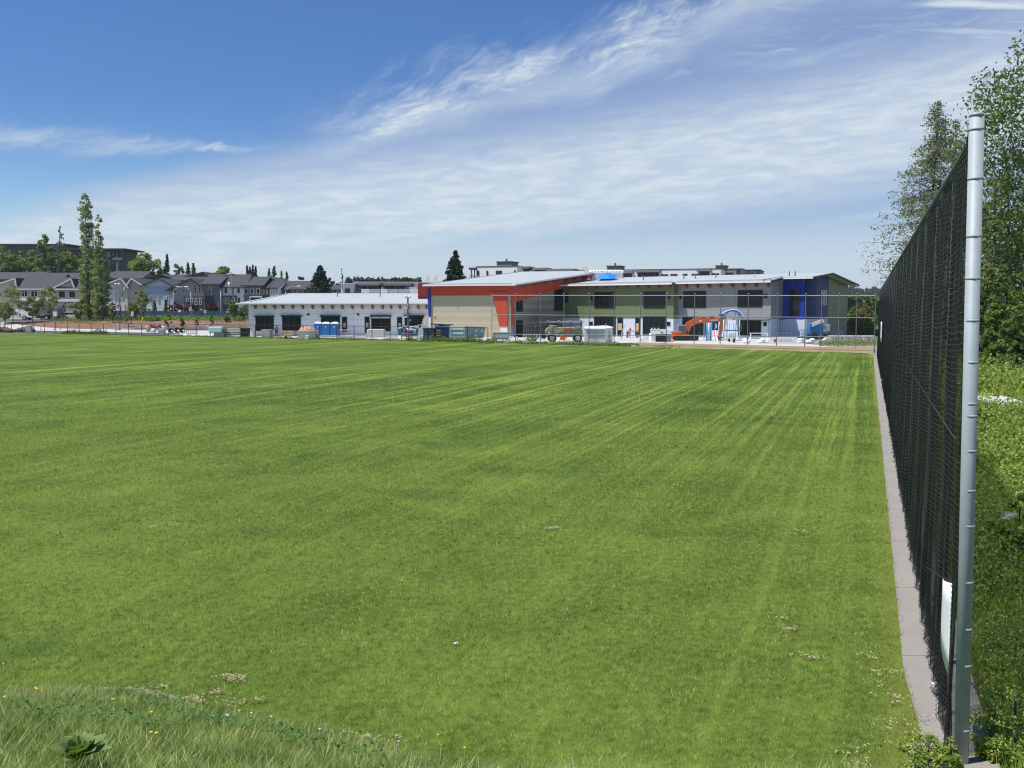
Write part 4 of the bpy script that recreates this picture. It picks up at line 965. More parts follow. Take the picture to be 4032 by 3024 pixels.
def at_(px, py, Y): q = W(px, py, Y); return q
def treepx(name, label, px, ytop, Y, ybase=None, rpx=None, **k):
    """tree placed from its measured column, top, distance and half width in photo pixels"""
    top = W(px, ytop, Y); z0 = Tz(top.x, Y); H = top.z-z0
    if ybase is not None: k['t0'] = max(.02, (W(px, ybase, Y).z-z0)/H*.75)
    return tree(name, label, Vector((top.x, Y, z0)), H, rpx*mpp(Y), k.pop('n', 1500), k.pop('sz', .2), k.pop('mt', 'mid'), **k)
POP = [(0, .55), (.1, .9), (.3, 1), (.5, .85), (.7, .62), (.88, .5), (.96, .3), (1, .05)]
treepx('poplar_tree', 'tallest of the two slim poplars by the white minivan', 335, 764, 204, None, 31, n=9500, sz=.19, mt='poplar', prof=[(0, .9), (.12, 1.05), (.35, .95), (.5, .75), (.62, .72), (.78, .8), (.9, .7), (.97, .4), (1, .1)], t0=.04, seed=3, cl=420, group='slim poplars by the street')
treepx('poplar_tree', 'shorter poplar on the right of the tall pair by the minivan', 389, 840, 202, None, 33, n=9500, sz=.19, mt='poplar', prof=[(0, .9), (.15, 1.1), (.35, 1.1), (.52, .85), (.66, .55), (.8, .42), (.93, .3), (1, .08)], t0=.04, seed=5, cl=380, group='slim poplars by the street')
treepx('leafy_tree', 'small bushy tree at the foot of the two poplars', 312, 1165, 201, None, 36, n=1500, sz=.25, mt='olive', seed=8)
# street trees
for i, (px, yt, rp, lab) in enumerate(((45, 1118, 42, 'loose street tree at the far left edge by the townhouses'), (125, 1165, 26, 'small round street tree left of the white truck cab'), (192, 1125, 36, 'loose street tree between the truck and the minivan'), (18, 1190, 30, 'low leafy tree at the left edge behind the black fence'),
        (562, 1138, 24, 'slim leafy tree before the pale grey gabled house'), (532, 1180, 22, 'short leafy tree left of the slim one by the gabled house'), (441, 1190, 12, 'thin sapling against the white gabled house by the poplars'), (920, 1182, 17, 'slim tree beside the utility pole'), (957, 1205, 15, 'narrow olive shrub tree left of the white school wing'), (893, 1240, 12, 'small bush tree left of the utility pole'))):
    treepx('street_tree', lab, px, yt, 198+i % 3*2, None, rp*1.1, n=2600, sz=.15, cl=55, mt='olive' if i % 2 == 0 else 'mid', seed=20+i, t0=.22, group='street trees along the road', trunk_r=.09)
for i, (px, yt, rp, lab) in enumerate(((502, 1219, 14, 'young cone shaped shrub tree before the beige gabled house'), (659, 1222, 15, 'upright bright green shrub tree above the pile of rolls'), (717, 1232, 8, 'dark slim conifer shrub right of the bright green one'), (775, 1235, 8, 'dark slim conifer shrub before the dark grey townhouse'), (832, 1230, 7, 'dark slim conifer shrub beside the green container'), (718, 1258, 8, 'low dark shrub on the mulch bank'))):
    treepx('young_shrub', lab, px, yt, 192, None, rp, n=700, sz=.14, mt='mid' if i in (0, 1) else 'dark', seed=40+i, t0=.05, prof=[(0, .6), (.3, 1), (.6, .8), (1, .1)], cat='shrub', group='young shrubs on the mulch bank', trunk_r=.05)
for i, (px, yt, rp, lab) in enumerate(((688, 1192, 30, 'dark red leaved tree before the pale grey wall'), (755, 1195, 28, 'dark red leaved tree under the lamp and sign'), (832, 1195, 24, 'dark red leaved tree at the shaded corner of the grey townhouse'))):
    treepx('red_leaf_tree', lab, px, yt, 223, None, rp, n=1500, sz=.22, mt='red', seed=60+i, t0=.3, group='dark red trees by the townhouses', cat='tree')
for i, (px, yt, rp, lab) in enumerate(((607, 1185, 18, 'layered conifer before the pale blue grey wall'), (652, 1180, 15, 'narrow conifer right of the layered one by the pale wall'))):
    treepx('garden_conifer', lab, px, yt, 224, None, rp, n=1200, sz=.25, mt='dark', kind='conifer', prof=[(0, 1), (1, .05)], t0=.05, seed=70+i)
# wooded slope far left
for i, (px, yt, rp, mt, lab) in enumerate(((15, 975, 45, 'olive', 'leafy tree at the left edge before the dark apartment block'), (75, 985, 42, 'mid', 'leafy tree below the left part of the dark apartment block'), (120, 990, 38, 'olive', 'round leafy tree under the dark apartment block'), (175, 925, 36, 'mid', 'tallest leafy tree in front of the dark apartment block'), (215, 968, 44, 'olive', 'broad leafy tree around the bare topped conifer'), (262, 985, 40, 'mid', 'leafy tree left of the tall poplars'), (50, 1030, 40, 'mid', 'low leafy tree behind the leftmost townhouse roof'), (145, 1035, 42, 'olive', 'low leafy tree behind the left townhouse roofs'), (240, 1040, 42, 'mid', 'low leafy tree behind the roof next to the poplars'))):
    treepx('leafy_tree', lab, px, yt, 285+i % 3*3, 1110, rp*1.15, n=4200, sz=.34, mt=mt, seed=80+i, cl=75, t0=.05, group='leafy trees on the slope behind the townhouses')
treepx('bare_conifer', 'thin bare topped conifer before the dark apartment block', 232, 888, 282, 1110, 30, n=700, sz=.3, mt='grey', kind='sparse', prof=[(0, 1), (.6, .9), (.85, .5), (1, .05)], t0=.3, cl=50, seed=99)
treepx('leafy_tree', 'big airy leafy tree right of the dark apartment block', 572, 990, 275, 1110, 62, n=5200, sz=.42, mt='light', t0=.05, seed=101, cl=70)
treepx('columnar_conifer', 'slim dark conifer beside the big airy tree', 655, 1000, 270, 1110, 13, n=1500, sz=.3, mt='cedar', kind='conifer', prof=[(0, 1), (.6, .8), (1, .08)], t0=.02, seed=102)
treepx('birch_tree', 'airy pale tree left of the two dark conifers', 705, 1018, 290, 1110, 26, n=900, sz=.35, mt='grey', seed=103, t0=.05, cl=22)
for i, (px, yt, lab) in enumerate(((738, 1033, 'dark conifer left of the pair behind the grey roofs'), (762, 1036, 'dark conifer right of the pair behind the grey roofs'))):
    treepx('dark_conifer', lab, px, yt, 290, 1110, 14, n=900, sz=.35, mt='dark', kind='conifer', prof=[(0, 1), (.6, .85), (1, .1)], t0=.02, seed=104+i)
treepx('round_tree', 'round bright green tree above the grey townhouse roof', 872, 1047, 290, 1110, 41, n=3600, sz=.33, mt='light', prof=[(0, .8), (.4, 1), (.75, .8), (1, .2)], t0=.05, seed=110, cl=60)
for i, (px, yt) in enumerate(((975, 1045), (986, 1050), (995, 1042), (1005, 1048))):
    treepx('columnar_conifer', ('leftmost', 'second from left', 'tallest and third from left', 'rightmost')[i]+' of four slim dark conifers above the townhouse roofs', px, yt, 300, 1110, 8, n=900, sz=.3, mt='cedar', kind='conifer', prof=[(0, 1), (.6, .85), (1, .1)], t0=.02, seed=112+i, group='four slim dark conifers')
for i, (px, yt, rp, kd, mt, lab) in enumerate(((1060, 1057, 12, 'sparse', 'dark', 'thin open conifer right of the four slim conifers'), (1078, 1048, 22, 'conifer', 'dark', 'layered dark conifer behind the rightmost townhouse roofs'), (1107, 1066, 14, 'sparse', 'grey', 'sparse snag conifer above the dark roofs'), (1127, 1068, 16, 'sparse', 'dark', 'thin spire conifer right of the sparse snag'), (1045, 1080, 28, 'broad', 'far', 'low round tree below the open conifer'), (1185, 1088, 26, 'broad', 'far', 'round dark tree left of the big dark spruce'), (1330, 1108, 22, 'broad', 'far', 'low dark tree right of the big dark spruce'), (1303, 1092, 18, 'broad', 'far', 'round dark tree close right of the big dark spruce'))):
    treepx('distant_tree', lab, px, yt, 300, 1125, rp, n=1100, sz=.36, mt=mt, kind=kd, t0=.02, seed=120+i, prof=[(0, 1), (.5, .7), (1, .05)] if kd != 'broad' else None)
treepx('spruce_tree', 'big dark spruce standing behind the white school wing', 1258, 1046, 215, 1165, 56, n=6500, sz=.36, mt='cedar', kind='conifer', prof=[(0, 1), (.4, .85), (.75, .5), (1, .04)], t0=.02, seed=130)
treepx('spire_conifer', 'thin spiky conifer between the spruce and the hall', 1347, 1058, 300, 1120, 10, n=260, sz=.3, mt='dark', kind='sparse', t0=.2, cl=26, seed=131, prof=[(0, 1), (.5, .6), (1, .05)])
treepx('spruce_tree', 'pointed dark spruce rising behind the roof of the beige and red hall', 1795, 988, 200, 1118, 60, n=7500, sz=.34, mt='cedar', kind='conifer', prof=[(0, 1), (.35, .8), (.7, .5), (1, .04)], t0=.02, seed=132)
# hazy far tree line behind the low white apartments
def treeline(name, label, x0, x1, Y, ytop, ybot, n, sz, mt, seed, vary=10):
    r = np.random.RandomState(seed); C = []
    px = x0
    while px < x1:
        h = ytop+r.uniform(0, vary); wpx = r.uniform(8, 22); con = r.rand() < .5; k = n
        t_ = r.rand(k)**.8; rr_ = wpx*((1-t_) if con else np.sqrt(np.clip(1-t_**2, 0, 1)))*.6
        q = px+r.uniform(-1, 1, k)*rr_; y_ = ybot+(h-ybot)*t_
        for a, b in zip(q, y_): C.append(W(a, b, Y+r.uniform(-4, 4)))
        px += wpx*.7
    C = np.array([tuple(c) for c in C]); V, F = leafcloud(C, sz*r.uniform(.6, 1.3, len(C)), r, .6)
    return tag(np_mesh(name, V, F, LF[mt]), label, 'trees', kind='stuff')
treeline('distant_woods', 'far tree line above the low white apartments', 1370, 1660, 420, 1092, 1118, 120, .75, 'far', 201)
treeline('distant_woods', 'far dark woods between the school end and the side fence', 3336, 3520, 260, 1158, 1310, 900, .7, 'dark', 202, 26)
treeline('hill_woods', 'bluish conifers along the distant hill crest', 3300, 3800, 1500, 1128, 1165, 260, 2.4, 'far', 203, 14)
# right side
treepx('maple_tree', 'green maple with a rusty crown seen through the far netting', 3392, 1196, 150, None, 60, n=7000, sz=.24, mt='rust', prof=[(0, .75), (.3, 1), (.55, .9), (.8, .5), (1, .1)], t0=.06, seed=210, cl=110)
tt_ = thing('rusty_crown_shoot', W(3402, 1240, 149.2), 'rust coloured young tree top in front of the green maple', 'tree')
r_ = np.random.RandomState(4); C = r_.normal(size=(900, 3))*np.array([.42, .42, 1.0]); C[:, 0] *= np.clip(1.2-C[:, 2]*.5, .2, 1.4); V, F = leafcloud(C, .14*r_.uniform(.6, 1.3, 900), r_); np_mesh('crown', V, F, LF['rustc'], tt_)
MB().tube((0, 0, -4.1), (0, 0, 1.4), .08, .02, 6).build('trunk', Mx['bark'], tt_)
treepx('tall_conifer', 'tall feathery open conifer rising behind the black side fence', 3690, 398, 98, None, 275, n=21000, sz=.125, mt='grey', kind='sparse', prof=[(0, .8), (.15, 1), (.35, .93), (.5, .72), (.65, .52), (.8, .36), (.93, .17), (1, .03)], t0=.22, cl=250, seed=220, trunk_r=.22, bark=Mx['bark'])
treepx('tall_conifer', 'slim feathery conifer between the tall conifer and the cottonwood', 3762, 468, 104, None, 120, n=4500, sz=.12, mt='grey', kind='sparse', prof=[(0, 1), (.4, .8), (.7, .5), (1, .05)], t0=.3, cl=150, seed=221, trunk_r=.16)
treepx('cottonwood_tree', 'big cottonwood filling the right edge behind the thick post', 4105, 105, 84, None, 300, n=22000, sz=.175, mt='dark', prof=[(0, .75), (.12, .95), (.35, 1), (.55, .98), (.72, .86), (.86, .6), (.95, .34), (1, .1)], t0=.06, cl=480, seed=230, trunk_r=.35, bark=Mx['barkg'])
treepx('cottonwood_tree', 'lower leafy cottonwood just right of the thick post', 3985, 560, 90, None, 120, n=9000, sz=.18, mt='mid', prof=[(0, .8), (.3, 1), (.6, .9), (.85, .6), (1, .1)], t0=.1, cl=170, seed=231)
treepx('bare_conifer', 'conifer with bare lower limbs behind the thick post', 3926, 700, 80, None, 95, n=2600, sz=.12, mt='olive', kind='sparse', prof=[(0, .9), (.5, 1), (.8, .6), (1, .1)], t0=.25, cl=110, seed=232, trunk_r=.14)
for i, (px, yt, rp, Y, mt, lab) in enumerate(((3895, 1010, 75, 74, 'olive', 'brownish bushy tree at the foot of the bare limbed conifer'), (3975, 1040, 80, 72, 'dark', 'dark bushy tree low at the right edge'), (4060, 1000, 90, 70, 'mid', 'bushy tree cut by the right edge'), (3850, 1150, 60, 70, 'dark', 'dark thicket right behind the thick post'), (3930, 1200, 60, 66, 'mid', 'bright green bush before the dark thicket'), (4020, 1230, 60, 64, 'dark', 'dark shrub by the white picket fence'), (3775, 1120, 70, 86, 'dark', 'dark bushy tree hidden mostly behind the side fence'), (4180, 1100, 130, 70, 'dark', 'thicket tree beyond the right edge'))):
    treepx('bushy_tree', lab, px, yt, Y, None, rp, n=4200, sz=.15, mt=mt, seed=240+i, t0=.0, cl=70, prof=[(0, .9), (.3, 1), (.7, .85), (1, .3)])
for i, (px, py, H, Rm, lab) in enumerate(((4005, 2230, 1.3, .5, 'leafy bush over the rough stone at the right edge'), (3990, 3010, .8, .4, 'large leaved weed bush at the bottom right corner'), (3900, 3010, .4, .2, 'smaller weed bush right of the thick post foot'), (3740, 3090, .42, .12, 'thin weed growing at the foot of the thick post'), (3650, 3040, .35, .28, 'low weeds overgrowing the end of the concrete strip'), (3860, 1700, .9, .7, 'pale leaved shrub right of the post under the footpath'))):
    p = GT(px, py)
    tree('weed_bush', lab, p, H, Rm, 1400, .02 if p.y < 13 else .07, WL if i != 5 else 'light', seed=260+i, t0=.02, cl=26, cat='weed', trunk_r=.012, prof=[(0, .8), (.5, 1), (.8, .6), (1, .15)])
# reeds
n = 3200; p = GT(3960, 1470); xx = p.x+rs.normal(0, 2.6, n); yy = p.y+rs.normal(0, 3.0, n)
tag(blades('reeds', xx, yy, T(xx, yy), rs.uniform(.9, 1.9, n), rs.uniform(.03, .06, n), rs.uniform(.05, .3, n), leafmat('reed', (.09, .14, .07), (.22, .29, .17), .3), 9), 'blue green reeds beyond the footpath at the right', 'reeds', kind='stuff')
# big-leaved rosette weed bottom left
p = GT(315, 3110); th = thing('mullein_plant', p, 'broad leaved rosette plant at the bottom left corner', 'plant'); rr = random.Random(2)
for k in range(24):
    a = k*2.4; el_ = .5+k/24*.95; L = .25-.005*k; d_ = Vector((math.cos(a)*math.cos(el_), math.sin(a)*math.cos(el_), math.sin(el_))); sd = Vector((-math.sin(a), math.cos(a), 0)); up_ = sd.cross(d_)*-1
    V = []; N = 6
    for i in range(N+1):
        t_ = i/N; c = d_*L*t_+Vector((0, 0, -.18*L*t_*t_+.06)); w_ = .06*math.sin(math.pi*min(1, t_*.92+.06))
        V += [c-sd*w_+Vector((0, 0, w_*.3)), c-Vector((0, 0, .004)), c+sd*w_+Vector((0, 0, w_*.3))]
    F = []
    for i in range(N):
        for j in (0, 1): F.append((i*3+j, i*3+j+1, i*3+j+4, i*3+j+3))
    MB().add(V, F).build('leaf', leafmat('rosette_leaf', (.12, .20, .06), (.22, .31, .10), .3) if k == 0 else bpy.data.materials['rosette_leaf'], th, True)
MB().tube((0, 0, -.1), (0, 0, .22), .02, .01, 6).build('stem', WL, th)
# ================= townhouses and apartments =================
HC = {k: pm(k, c, .75, .06, .5) for k, c in {
 'shingle': (.085, .085, .095), 'beige_stucco': (.52, .45, .37), 'beige_pale': (.62, .56, .48), 'taupe_siding': (.44, .42, .37), 'pale_blue_siding': (.62, .67, .72), 'blue_siding_dark': (.44, .49, .55),
 'white_siding': (.80, .80, .80), 'grey_shade_siding': (.20, .205, .20), 'dark_siding': (.075, .075, .078), 'brown_siding': (.10, .085, .075), 'red_siding': (.13, .04, .03), 'slate': (.05, .055, .06), 'olive_grey': (.25, .25, .21)}.items()}
_r, _t, _b = newmat('roof_shingle')
_P = _t.node('ShaderNodeNewGeometry').outputs['Position']; _n = _t.noise(_P, 1.5, 5, .7); _n2 = _t.noise(_P, .25, 3, .5)
_t.put(_b.inputs['Base Color'], _t.mix(_t.m('ADD', _t.m('MULTIPLY', _n, .6), _t.m('MULTIPLY', _n2, .4)), (.032, .032, .038), (.075, .075, .085))); _b.inputs['Roughness'].default_value = .9
HC['shingle'] = _r
def house(name, label, x0, x1, Y, ye, yr, D, kind, wallm, px=None, wins=(), fasc='dark', cat='townhouse', zb=None, low=None, group=None, ov=.6, extra=None, ovx=.6, glass=None):
    wl = Wall((W(x0, 1213, Y).x, Y), (1, -.35 if kind == 'flat' and zb == 0 else 0)); q1 = wl.s_(x1); zb = Tz(wl.P.x, Y)-.3 if zb is None else zb
    ze = wl.z_((x0+x1)/2, ye); th = thing(name, (wl.P.x+q1/2, Y, zb), label, cat, group)
    fm = Mx['trimw'] if fasc == 'white' else HC['slate']
    if kind == 'gable':
        qp = wl.s_(px); zr = wl.z_(px, yr)
        MB().prism([wl.pt(0, zb), wl.pt(q1, zb), wl.pt(q1, ze), wl.pt(qp, zr-.15), wl.pt(0, ze)], (0, 1, 0), D).build('wall', wallm, th, world=True)
        sl0 = (zr-ze)/max(qp, .1); sl1 = (zr-ze)/max(q1-qp, .1)
        a, b, c = wl.pt(-ovx, ze-sl0*ovx, ov), wl.pt(qp, zr, ov), wl.pt(q1+ovx, ze-sl1*ovx, ov); dd = Vector((0, D+2*ov, 0))
        mb = MB(); mb.slab([a, b, b+dd, a+dd], .18); mb.slab([b, c, c+dd, b+dd], .18); mb.build('roof', HC['shingle'], th, world=True)
        mb = MB(); dz = Vector((0, -.06, -.16)); mb.bar(a+dz, b+dz, .14, .30); mb.bar(b+dz, c+dz, .14, .30); mb.build('fascia', fm, th, world=True)
    elif kind == 'eave':
        dr = D/2; zr = W((x0+x1)/2, yr, Y+dr).z
        mb = MB(); wl.box(mb, 0, q1, zb, ze, -D, 0); mb.build('wall', wallm, th, world=True)
        a, b = wl.pt(-ovx, ze, ov), wl.pt(q1+ovx, ze, ov); c, d_ = wl.pt(q1+ovx, zr, -dr), wl.pt(-ovx, zr, -dr); e, f = wl.pt(q1+ovx, ze, -D-ov), wl.pt(-ovx, ze, -D-ov)
        mb = MB(); mb.slab([a, b, c, d_], .16); mb.slab([d_, c, e, f], .16); mb.build('roof', HC['shingle'], th, world=True)
        for q in (0, q1):
            MB().prism([wl.pt(q-.05, ze-.02, 0), wl.pt(q-.05, zr-.2, -dr), wl.pt(q-.05, ze-.02, -D)], (1, 0, 0), .1).build('gable_wall', wallm, th, world=True)
        MB().bar(a+Vector((0, -.06, -.1)), b+Vector((0, -.06, -.1)), .14, .26).build('gutter', fm, th, world=True)
    else:                                                              # flat roof
        mb = MB(); wl.box(mb, 0, q1, zb, ze, -D, 0); mb.build('wall', wallm, th, world=True)
        mb = MB(); wl.box(mb, -ovx, q1+ovx, ze, ze+(.45 if ov > 1 else .16), -D-.3, ov); mb.build('roof', fm if fasc != 'none' else wallm, th, world=True)
    for p in (low or ()):                                              # cladding areas (x0,x1,y0,y1,material,proud)
        a, b, c, d_ = wl.rect(*p[:4]); c = max(c, zb); mb = MB(); wl.box(mb, a, b, c, d_, -.1, p[5] if len(p) > 5 else .06); o = mb.build('cladding', p[4], th, world=True)
    for p in wins:
        window(th, wl, p[0], p[1], p[2], p[3], p[4] if len(p) > 4 else 0, p[5] if len(p) > 5 else 0, fm=Mx['trimw'] if (len(p) < 7 or p[6] == 'w') else Mx['dark'], fw=.13, out=.14, pmt=glass)
    for p in (extra or ()): p(th, wl)
    return th
g1 = 'townhouses along the street'
def porch(x0, x1, y0, y1, w=2.2, mt=None):
    def f(th, wl):
        a, b, c, d_ = wl.rect(x0, x1, y1, y1+1); zt = wl.z_((x0+x1)/2, y0)
        MB().slab([wl.pt(a, d_, w), wl.pt(b, d_, w), wl.pt(b, zt, 0), wl.pt(a, zt, 0)], .15).build('porch_roof', HC['shingle'], th, world=True)
        mb = MB(); wl.box(mb, a+.3, b-.3, Tz(wl.P.x, 226)-.3, d_-.15, 0, w-.5); mb.build('garage', mt or HC['beige_stucco'], th, world=True)
    return f
def vents(pts_, Y):
    def f(th, wl):
        for (px, py) in pts_: p = W(px, py, Y); MB().tube(p+Vector((0, 0, -.6)), p+Vector((0, 0, .3)), .12, .12, 6).build('roof_vent', Mx['galvd'], th, world=True)
    return f
Yh = 228
house('townhouse', 'beige gabled townhouse cut by the left edge of the photo', -60, 70, Yh, 1136, 1092, 12, 'gable', HC['beige_stucco'], px=98, fasc='white', group=g1) if False else None
house('townhouse', 'cream townhouse end with half a gable at the far left edge', -70, 74, Yh+1, 1141, 1094, 12, 'gable', HC['beige_pale'], px=70, fasc='white', group=g1, wins=[(2, 12, 1150, 1170)])
house('townhouse', 'cream townhouse with three dark windows left of the poplars behind the truck', 76, 214, Yh, 1137, 1079, 13, 'eave', HC['beige_stucco'], fasc='white', group=g1,
      wins=[(86, 113, 1144, 1168, 1), (124, 152, 1145, 1169, 1), (162, 186, 1146, 1169, 1)], low=[(80, 212, 1172, 1184, HC['white_siding'], .5), (80, 212, 1186, 1196, HC['beige_pale'], .3)], extra=[porch(142, 210, 1184, 1204)])
house('townhouse', 'small gabled cream bay between the two window bays of the left townhouses', 196, 304, Yh-.6, 1143, 1096, 12, 'gable', HC['beige_pale'], px=289, fasc='white', group=g1, ovx=.2)
house('townhouse', 'cream townhouse with two dark windows close left of the poplars', 216, 330, Yh-1.2, 1138, 1092, 12, 'eave', HC['beige_stucco'], fasc='white', group=g1,
      wins=[(232, 261, 1145, 1174, 0), (273, 302, 1145, 1174, 0)], low=[(226, 328, 1177, 1188, HC['white_siding'], .5), (232, 328, 1190, 1200, HC['beige_pale'], .3)], extra=[porch(218, 262, 1186, 1206), porch(268, 328, 1188, 1205)])
for (x0, x1, y_e, y_r, lab) in ((-90, 150, 1100, 1072, 'dark roofed townhouse row behind the far left ones'), (150, 300, 1096, 1074, 'dark roofed townhouse row behind the cream ones'), (300, 470, 1100, 1070, 'dark roofed townhouse behind the poplars'), (430, 560, 1096, 1068, 'dark roofed townhouse under the big airy tree')):
    house('townhouse', lab, x0, x1, 258, y_e, y_r, 12, 'eave', HC['grey_shade_siding'], group='roofs of townhouses behind', extra=[vents([(x0+70, y_r+8)], 262)])
house('townhouse', 'white and beige gabled townhouse right beside the poplars', 417, 503, Yh, 1120, 1094, 12, 'gable', HC['beige_pale'], px=484, fasc='white', group=g1,
      low=[(418, 453, 1123, 1260, HC['white_siding'], .08)], wins=[(422, 430, 1146, 1176), (438, 446, 1146, 1176), (468, 475, 1146, 1177), (480, 488, 1146, 1177), (440, 446, 1198, 1222), (466, 472, 1197, 1222), (488, 494, 1197, 1222)])
house('townhouse', 'right gable of the beige townhouse pair beside the pale blue one', 503, 568, Yh+.3, 1124, 1094, 12, 'gable', HC['beige_stucco'], px=524, fasc='white', group=g1, wins=[(529, 546, 1149, 1160), (548, 556, 1200, 1222)])
house('townhouse', 'pale blue grey gabled townhouse with small dark windows', 568, 681, Yh, 1121, 1094, 12, 'gable', HC['pale_blue_siding'], px=631, group=g1,
      low=[(568, 681, 1126, 1160, HC['blue_siding_dark'], .03)], wins=[(592, 600, 1166, 1193, 0, 1), (621, 628, 1166, 1190, 0, 1), (648, 655, 1166, 1193, 0, 1), (658, 666, 1166, 1193, 0, 1)])
house('townhouse', 'grey gabled townhouse with many white framed windows and a brown lower floor', 682, 803, Yh-2, 1130, 1095, 12, 'gable', HC['taupe_siding'], px=757, group=g1, ovx=1.5,
      low=[(728, 801, 1167, 1252, HC['brown_siding'], .5)],
      wins=[(687, 697, 1137, 1157), (722, 731, 1136, 1154), (766, 777, 1121, 1156, 0, 2), (783, 794, 1121, 1156, 0, 2)],
      extra=[lambda th, wl: [window(th, Wall((wl.P.x, wl.P.y-.5), (1, 0)), a, b, c, d_, 0, e, fm=Mx['trimw'], fw=.13, out=.12) for a, b, c, d_, e in ((734, 744, 1173, 1187, 0), (751, 761, 1173, 1199, 1), (768, 778, 1173, 1200, 1), (785, 795, 1173, 1200, 1), (788, 797, 1217, 1229, 0))]])
house('townhouse', 'shaded grey end bay of the townhouse with three tall window pairs', 803, 863, Yh-1, 1118, 1088, 12, 'eave', HC['grey_shade_siding'], group=g1, low=[(803, 846, 1164, 1245, HC['dark_siding'], .3)],
      wins=[(805, 812, 1121, 1163, 0, 2), (817, 824, 1121, 1163, 0, 2), (829, 837, 1121, 1163, 0, 2), (806, 812, 1174, 1196), (818, 824, 1174, 1196), (830, 836, 1174, 1196)])
house('townhouse', 'white over charcoal townhouse behind the utility pole', 878, 960, Yh, 1130, 1085, 12, 'eave', HC['white_siding'], group=g1, low=[(878, 934, 1164, 1250, HC['dark_siding'], .3), (866, 880, 1134, 1250, HC['blue_siding_dark'], .0)],
      wins=[(884, 899, 1133, 1156), (913, 924, 1133, 1156), (935, 948, 1133, 1156), (936, 948, 1170, 1196, 0, 0)],
      extra=[lambda th, wl: [window(th, Wall((wl.P.x, wl.P.y-.3), (1, 0)), a, b, 1171, 1198, 0, 1, fm=Mx['trimw'], fw=.12, out=.1) for a, b in ((882, 891), (894, 903), (917, 926))]])
house('townhouse', 'grey townhouse with three wide windows left of the red one', 960, 1034, Yh+.5, 1124, 1089, 12, 'eave', HC['grey_shade_siding'], group=g1, low=[(984, 1033, 1166, 1250, HC['white_siding'], .5)],
      wins=[(964, 979, 1136, 1157), (988, 1002, 1136, 1157), (1011, 1025, 1136, 1157)], extra=[lambda th, wl: window(th, Wall((wl.P.x, wl.P.y-.5), (1, 0)), 988, 1028, 1171, 1184, 3, 0, fm=Mx['dark'], fw=.12, out=.1)])
house('townhouse', 'dark red townhouse bay next to the white one', 1034, 1063, Yh+1, 1133, 1104, 12, 'eave', HC['red_siding'], group=g1, wins=[(1037, 1043, 1140, 1160), (1049, 1056, 1140, 1160)], ovx=.1)
house('townhouse', 'white townhouse bay right of the dark red one', 1063, 1098, Yh+1, 1133, 1104, 12, 'eave', HC['white_siding'], group=g1, wins=[(1066, 1072, 1138, 1160), (1077, 1083, 1138, 1160), (1088, 1094, 1138, 1160)], ovx=.1)
house('townhouse', 'dark townhouse with a long roof partly behind the white school wing', 1098, 1212, Yh+4, 1139, 1108, 13, 'eave', HC['dark_siding'], group=g1, wins=[(1150, 1160, 1143, 1155), (1168, 1178, 1143, 1155), (1186, 1196, 1143, 1155)])
for (x0, x1, y_e, px, y_r, lab, wm_) in ((716, 828, 1092, 806, 1070, 'dark gable roof above the brown and grey townhouse', 'grey_shade_siding'), (850, 950, 1096, 918, 1078, 'dark gable roof behind the utility pole top', 'grey_shade_siding'), (560, 700, 1100, 640, 1078, 'dark roof behind the pale blue gable', 'dark_siding'), (975, 1090, 1104, 1060, 1088, 'dark gable roof under the four slim conifers', 'olive_grey'), (1000, 1150, 1120, 1070, 1104, 'dark roof above the red and white bays', 'dark_siding')):
    house('townhouse', lab, x0, x1, 250, y_e, y_r, 16, 'gable', HC[wm_], px=px, group='roofs of townhouses behind')
house('townhouse', 'long dark roof ridge between the grey townhouse roofs', 680, 960, 246, 1104, 1080, 12, 'eave', HC['dark_siding'], group='roofs of townhouses behind', extra=[vents([(850, 1095), (869, 1098), (932, 1094), (949, 1092)], 249)])
house('townhouse', 'dark hipped townhouse roof left of the big spruce', 1120, 1250, 262, 1128, 1106, 14, 'eave', HC['dark_siding'], group='roofs of townhouses behind')
house('townhouse', 'low dark roofed house right of the big spruce', 1270, 1350, 250, 1140, 1122, 12, 'eave', HC['grey_shade_siding'], group='roofs of townhouses behind', wins=[(1312, 1330, 1142, 1152)])
# dark apartment block far left
ap = dict(cat='apartment block', glass=Mx['panel2'])
house('apartment_block', 'long dark four storey apartment block behind the trees at far left', -60, 268, 322, 966, 0, 16, 'flat', pm('charcoal_siding', (.12, .12, .125), .7, .1, .5), wins=[(x, x+17, y, y+19, 0, 0, 'd') for x in (5, 40, 75, 112, 150, 190, 228) for y in (978, 1006, 1034)], ov=1.2, ovx=1.2, **ap)
def balc(th, wl):
    for (x0, x1, y0, y1, m_) in ((470, 478, 1012, 1072, HC['grey_shade_siding']), (458, 496, 1016, 1025, HC['grey_shade_siding'])):
        a, b, c, d_ = wl.rect(x0, x1, y0, y1); mb = MB(); wl.box(mb, a, b, c, d_, 0, 1.6 if y1 > 1030 else 1.8); mb.build('frame', m_, th, world=True)
    for y in (1016, 1050):
        a, b, c, d_ = wl.rect(478, 500, y, y+3); mb = MB(); wl.box(mb, a, b, c, d_, -1, 1.6); mb.build('balcony', HC['slate'], th, world=True)
    a, b, c, d_ = wl.rect(492, 496, 985, 1075); mb = MB(); wl.box(mb, a, b, c, d_, 1.2, 1.6); mb.build('post', HC['slate'], th, world=True)
house('apartment_block', 'right end of the dark apartment block with balconies and a projecting flat roof', 270, 480, 318, 984, 0, 15, 'flat', HC['dark_siding'], wins=[(x, x+11, y, y+17, 0, 0, 'd') for x in (292, 316, 420, 447, 462) for y in (993, 1026, 1053)]+[(430, 441, y, y+17, 0, 0, 'w') for y in (993, 1026)], ov=1.5, ovx=2.4, extra=[balc], **ap)
